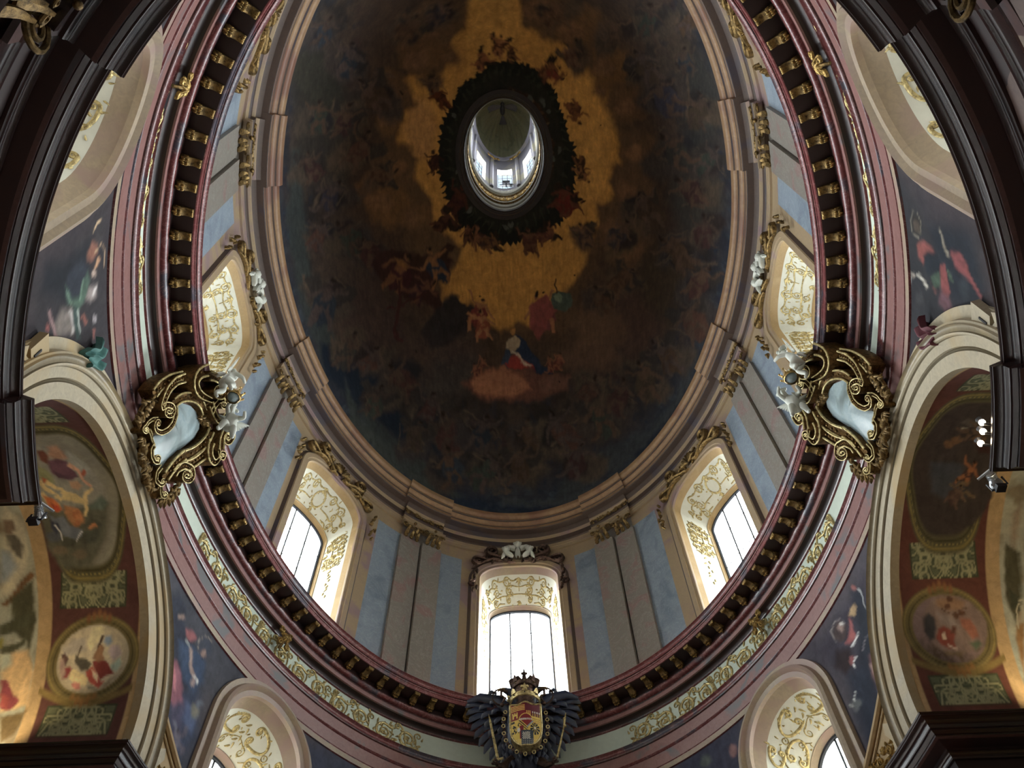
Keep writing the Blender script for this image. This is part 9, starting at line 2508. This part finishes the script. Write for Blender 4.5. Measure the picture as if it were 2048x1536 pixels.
for q in range(4): fill(.71+q*.07, .745+q*.07, .21, .25, cW); fill(.72+q*.07, .74+q*.07, .26, .33, cG)
fill(.02, .3, .2, .4, cR)
for q in range(3): fill(.07+q*.07, .11+q*.07, .22, .26, cG)
fill(.08, .25, .26, .36, cG); fill(.13, .2, .3, .36, cR)
m = np.hypot((gx-.5)/.2, (gy-.42)/.14); K[m < 1] = cR; K[(m < 1) & (np.abs(gy-.4) < .022) & (np.sin(gx*150) > -.4)] = cW; K[(m > 1) & (m < 1.14)] = cG
for q in range(4):
    m = np.abs((gy-.42)-(gx-.3)*.75-q*.03+.02); K[(m < .012) & (gx > .26) & (gx < .56) & (gy > .42)] = (cG if q % 2 == 0 else cK)
m = np.abs((gy-.42)+(gx-.72)*.75-.03); K[(m < .02) & (gx > .52) & (gx < .74) & (gy > .42)] = np.array(srgb('8d9aa8'))
for yy in range(3): 
    for q in range(5): fill(.72+q*.05, .75+q*.05, .38+yy*.045, .395+yy*.045, cR)
fill(.02, .28, .42, .74, cK)
fb = fbm(gx*22, gy*22, 4, 2); K[(gx < .28) & (gy > .42) & (gy < .74) & (fb > .5)] = cG
K[(gx > .3) & (gx < .42) & (gy > .55) & (gy < .85)] = cR; K[(np.hypot(gx-.27, gy-.64) < .05)] = cW
m = np.hypot((gx-.78), (gy-.62)*1.1); K[(m < .15) & (np.abs(np.sin(np.arctan2(gy-.6, gx-.78)*5)) > .45)] = cK; K[(np.hypot(gx-.78, gy-.6) < .03)] = cW
K[(gx > .34) & (gx < .72) & (gy > .66)] = np.array(srgb('3c4650'))
ch = (gx > .38) & (gx < .62) & (gy > .7) & (gy < .86); K[ch & ((np.floor(gx*32)+np.floor(gy*44)) % 2 == 0)] = cW
m = (gy > .86) & (np.hypot((gx*18) % 1-.5, (gy*26) % 1-.5) < .2); K[m] = cW
bord = np.abs(X_) > np.array([[halfw(v)*.93 for v in vs]]*Wn); K[bord] = np.array(srgb('e0c878'))
P = np.stack([X_+.05, EY-.42-.12*np.cos(X_/.37*pi/2)*np.ones_like(Z_), 14.0+Z_], -1)
mb = MB(); mb.grid(P, col=K); shd = mb.build('shield', M['enamel'], rt, sharp=180)
edge = [P[0, j] for j in range(0, Hn, 4)]+[P[i, -1] for i in range(0, Wn, 12)]+[P[-1, j] for j in range(Hn-1, -1, -4)]+[P[i, 0] for i in range(Wn-1, 0, -6)]
mb = MB(); mb.tube(edge, .022, 6, closed=True); E2 = [q+np.array([0, .25, 0]) for q in edge]; mb.grid([edge+edge[:1], E2+E2[:1]]); mb.build('shield_rim', M['gold3'], shd)
# order chain
ch_ = np.array([(-41, 30), (-46, 9), (-47, -15), (-46, -35), (-41, -56), (-30, -76), (-15, -88), (5, -93), (25, -87), (41, -72), (51, -52), (55, -30), (55, -8), (54, 13), (49, 34)], float)/100
d = np.concatenate([[0], np.cumsum(np.hypot(*np.diff(ch_, axis=0).T))]); NL = 30
mb = MB()
for q in range(NL):
    s = d[-1]*(q+.5)/NL; x, z = np.interp(s, d, ch_[:, 0]), np.interp(s, d, ch_[:, 1]); c_ = eg(x, z, -.42)
    if q % 2 == 0: mb.tube([c_+np.array([.036*math.cos(a_), 0, .046*math.sin(a_)]) for a_ in lin(0, 2*pi, 11)[:-1]], .013, 5, 0, closed=True); mb.ball(c_, .014, 1, 4)
    else:
        for a_ in range(5): mb.tube([c_, c_+np.array([.05*math.cos(a_*1.26), 0, .05*math.sin(a_*1.26)])], [.022, .006], 5, 1)
mb.build('order_chain', [M['gold3'], M['rust']], rt)
mb = MB(); mb.tube([eg(-.82, .32, -.3), eg(-.78, .1, -.3), eg(-.6, -.95, -.3)], [.004, .03, .035], 6, flat=.5, up=(0, 1, 0)); mb.tube([eg(-.72, -.98, -.3), eg(-.48, -.92, -.3)], .03, 6); mb.build('sword', M['gold3'], rt)
mb = MB(); mb.tube([eg(1.0, .28, -.3), eg(.96, .1, -.3), eg(.93, -.1, -.3), eg(.72, -.95, -.3)], [.006, .03, .018, .03], 6)
for z in (.1, -.1): mb.ball(eg(.95, z, -.3), .04, 0, 5)
mb.build('sceptre', M['gold3'], rt)
for s in (-1, 1):
    mb = MB(); mb.tube([eg(s*.3, -.75, 0), eg(s*.5, -1.0, -.12), eg(s*.62, -1.05, -.25)], [.13, .08, .05], 7)
    for q in range(3): mb.tube([eg(s*.62, -1.03, -.25), eg(s*(.66+.03*q), -.98-.06*q, -.36), eg(s*(.6+.03*q), -1.05-.05*q, -.4)], [.03, .03, .008], 5)
    mb.build('claw', M['rust'], rt)
mb = MB()
for q in range(-3, 4): mb.tube([eg(0, -1.0, .05), eg(q*.1, -1.3, .0), eg(q*.17, -1.6+.03*abs(q), .02)], [.08, .09, .02], 7, flat=.4, up=(0, 1, 0))
mb.build('tail', M['black'], rt)
mb = MB(); mb.tube([eg(0, -.2, .1), eg(0, -.2, .85)], .12, 8); mb.build('bracket', M['iron'], rt)
# ================================================================== NEAR CAPITALS, PILASTERS under the main cornice (top corners)
for d_, lab in ((237.5, 'gilt corinthian capital and dark pilaster in the top left corner'), (-57.5, 'gilt corinthian capital and dark pilaster in the top right corner')):
    t = rad(d_); a0 = 6.62; o = E(t, a0, 6.7, MD); N = nrm(t, a0, MD); Tn = tang(t, a0, MD)
    rt = empty('corinthian_pilaster', E(t, a0, FLOOR, MD), lab, 'pilaster', 'corinthian pilasters under the main cornice')
    mb = MB(); w_ = .5; leafy(mb, o-N*.06, Tn, N, w_, .9, rows=2)
    for s in (-1, 1):
        for dd in (Tn*s, -N):
            ctr = o-N*.16+Tn*s*.34+np.array([0, 0, .74]); A1 = (Tn*s if dd is not -N else Tn*s)
            mb.tube([ctr+(Tn*s*x*.7-N*x*.7)+np.array([0, 0, y]) for x, y in spiral(0, 0, .2, pi/2, 1.9, -1)], [.03]*27, 7, 0)
    mb.build('capital', [M['gold2'], M['oxred']], rt, sharp=50)
    mb = MB(); mb.box((o+E(t, a0, FLOOR, MD))/2-N*.02, (w_, .24, 6.7-FLOOR), 0, np.stack([Tn, N, [0, 0, 1]], 1)); mb.build('shaft', M['oxred'], rt, smooth=False)
# ================================================================== SMALL FITTINGS
def floodlight(o, aim, lab, energy=0, size=.085):
    o = np.array(o, float); A = np.array(aim, float); A /= np.linalg.norm(A); rt = empty('spotlight', o, lab, 'spotlight', 'spotlights on the chapel cornices')
    s = np.cross(A, [0, 0, 1.]); s /= np.linalg.norm(s); u = np.cross(s, A); R = np.stack([s, u, A], 1)
    mb = MB(); mb.lathe([(.0, -size*1.3), (size*.55, -size*1.3), (size*.6, -size*.4), (size, size*.5), (size*1.02, size*.8), (size*.9, size*.82)], o, 0, 14, R)
    for k in range(4): mb.lathe([(size*.66, -size*(1.1-.2*k)), (size*.74, -size*(1.05-.2*k)), (size*.66, -size*(1.0-.2*k))], o, 0, 12, R)
    hs = mb.build('housing', M['chrome'], rt)
    mb = MB(); mb.lathe([(0, size*.6), (size*.9, size*.6)], o, 0, 14, R); mb.build('lens', M['glass'], hs)
    mb = MB(); mb.tube([o+s*size*1.15, o+s*size*1.15-np.array([0, 0, size*1.6]), o-s*size*1.15-np.array([0, 0, size*1.6]), o-s*size*1.15], .015, 5); mb.box(o-np.array([0, 0, size*1.8]), (.12, .1, .06)); mb.build('yoke', M['iron'], rt)
    if energy:
        l = bpy.data.lights.new('spot_bulb', 'SPOT'); l.energy = energy; l.color = (1, .74, .4); l.spot_size = rad(120); l.spot_blend = .7; l.shadow_soft_size = .06
        ob = bpy.data.objects.new('spot_bulb', l); C.objects.link(ob); ob.parent = rt; ob.matrix_local = Vector(A).to_track_quat('-Z', 'Y').to_matrix().to_4x4(); ob.location = Vector(A*size)
YN, YF = ARC_Y-CW-.08, ARC_Y+CW+.15
floodlight((-6.0, 6.27, 8.9), (.1, .8, -.5), 'chrome spotlight at the end of the left near cornice')
floodlight((6.02, 6.27, 8.9), (.5, .75, -.3), 'dark spotlight at the end of the right near cornice')
floodlight((-6.08, 10.62, 9.02), (.8, .3, .3), 'chrome spotlight on the corner of the left chapel cornice')
floodlight((6.08, 10.74, 9.02), (.8, .2, .3), 'spotlight on the corner of the right chapel cornice', 0)
for sg, nm in ((-1, 'left'), (1, 'right')):
    floodlight((sg*8.3, YF+.42, 9.0), (sg*.15, -.25, .9), 'uplighter farther inside the %s chapel' % nm, 105)
for k, (x, y) in enumerate(((5.74, 5.47), (5.78, 5.6), (5.79, 5.77))):
    o = np.array([x, y, 9.0]); rt = empty('halogen_lamp', o, 'small glowing halogen lamp standing on the right near cornice, %s of three' % ('top', 'middle', 'bottom')[k], 'lamp', 'three halogen lamps on the cornice')
    mb = MB(); mb.ball(o, .04, 0, 6); mb.build('bulb', M['bulb'], rt)
    mb = MB(); mb.tube([o-np.array([-.32, 0, .12]), o-np.array([0, 0, .03])], .018, 6); mb.lathe([(.02, -.0), (.04, .03), (.045, .05)], o+np.array([0, 0, .03]), 0, 10); mb.build('holder', M['iron'], rt)
for sg, nm in ((-1, 'left'), (1, 'right')):
    rt = empty('cornice_wire', (sg*6.3, YN, 8.95), 'thin pale metal rod bent round the edge of the %s near cornice' % nm, 'rod')
    mb = MB(); mb.tube([(sg*5.87, 5.5, 8.95), (sg*5.93, 5.8, 8.95), (sg*6.0, 6.08, 8.95), (sg*5.96, 6.14, 8.95), (sg*5.84, 6.28, 8.95)], .018, 6); mb.build('rod', M['chrome'], rt)
# gilt lattice panels low beside the arches
for left in (True, False):
    nm = 'left' if left else 'right'; t0 = rad(154 if left else 26); k = dsdt(t0, LA); o = E(t0, LA, 9.7)
    sg2 = -1 if left else 1
    rt = empty('gilt_grille', o, 'gilt openwork panel in a yellow frame at the foot of the %s far pendentive' % nm, 'panel')
    def sg_(u, v, p): t = t0+u*sg2/k; return E(t, LA, 9.0+v)-nrm(t, LA)*(p+.03)
    mb = MB(); mb.grid([[sg_(u, v*(1.1-.62*u), .05) for v in lin(0, 1, 4)] for u in lin(-.55, .75, 10)], 0)
    mb.tube([sg_(u, (1.1-.62*u), .09) for u in lin(-.55, .75, 10)], .05, 6, 0); mb.tube([sg_(u, (1.1-.62*u)-.13, .07) for u in lin(-.55, .75, 10)], .02, 6, 0); mb.build('frame', M['ochre'], rt)
    mb = MB(); S = arabesque(.5, .8, 5); relief(mb, S, lambda u, v, p: sg_(u+.05, v, p+.06), .04); mb.build('lattice', M['gold'], rt)
# stucco drapery that spills over the arch crowns
for left in (True, False):
    nm = 'left' if left else 'right'; y0 = 5.55 if left else 5.65; h0 = 12.0 if left else 11.95
    t = t_of_y(y0, left); N = nrm(t, LA); o = E(t, LA, h0)
    rt = empty('stucco_drapery', o, ('teal' if left else 'dull purple')+' painted stucco drapery end hanging over the crown of the %s side arch' % nm, 'drapery')
    mc = M['cloth_l'] = plain('cloth_teal', '4f7a74', rough=.7, var=.3, scale=9) if left else plain('cloth_purple', '5e3038', rough=.7, var=.3, scale=9)
    mb = MB(); R = []
    for u in lin(0, 1, 22):
        row = []
        for v in lin(0, 1, 14):
            yy = y0-.22+.44*u*(1-.35*v)+.08*math.sin(v*5); hh = h0+.28-.62*v-.06*math.sin(u*9); tt = t_of_y(yy, left); row.append(E(tt, LA, hh)-nrm(tt, LA)*(.14+.05*math.sin(u*14+v*3)+.07*v))
        R.append(row)
    mb.grid(R); mb.grid([[q-(-N)*.0+N*.1 for q in row] for row in R]); 
    for idx in (0, -1): mb.grid([[q, q+N*.1] for q in R[idx]])
    mb.grid([[r_[-1], r_[-1]+N*.1] for r_ in R]); mb.build('cloth_folds', mc, rt, sharp=180)
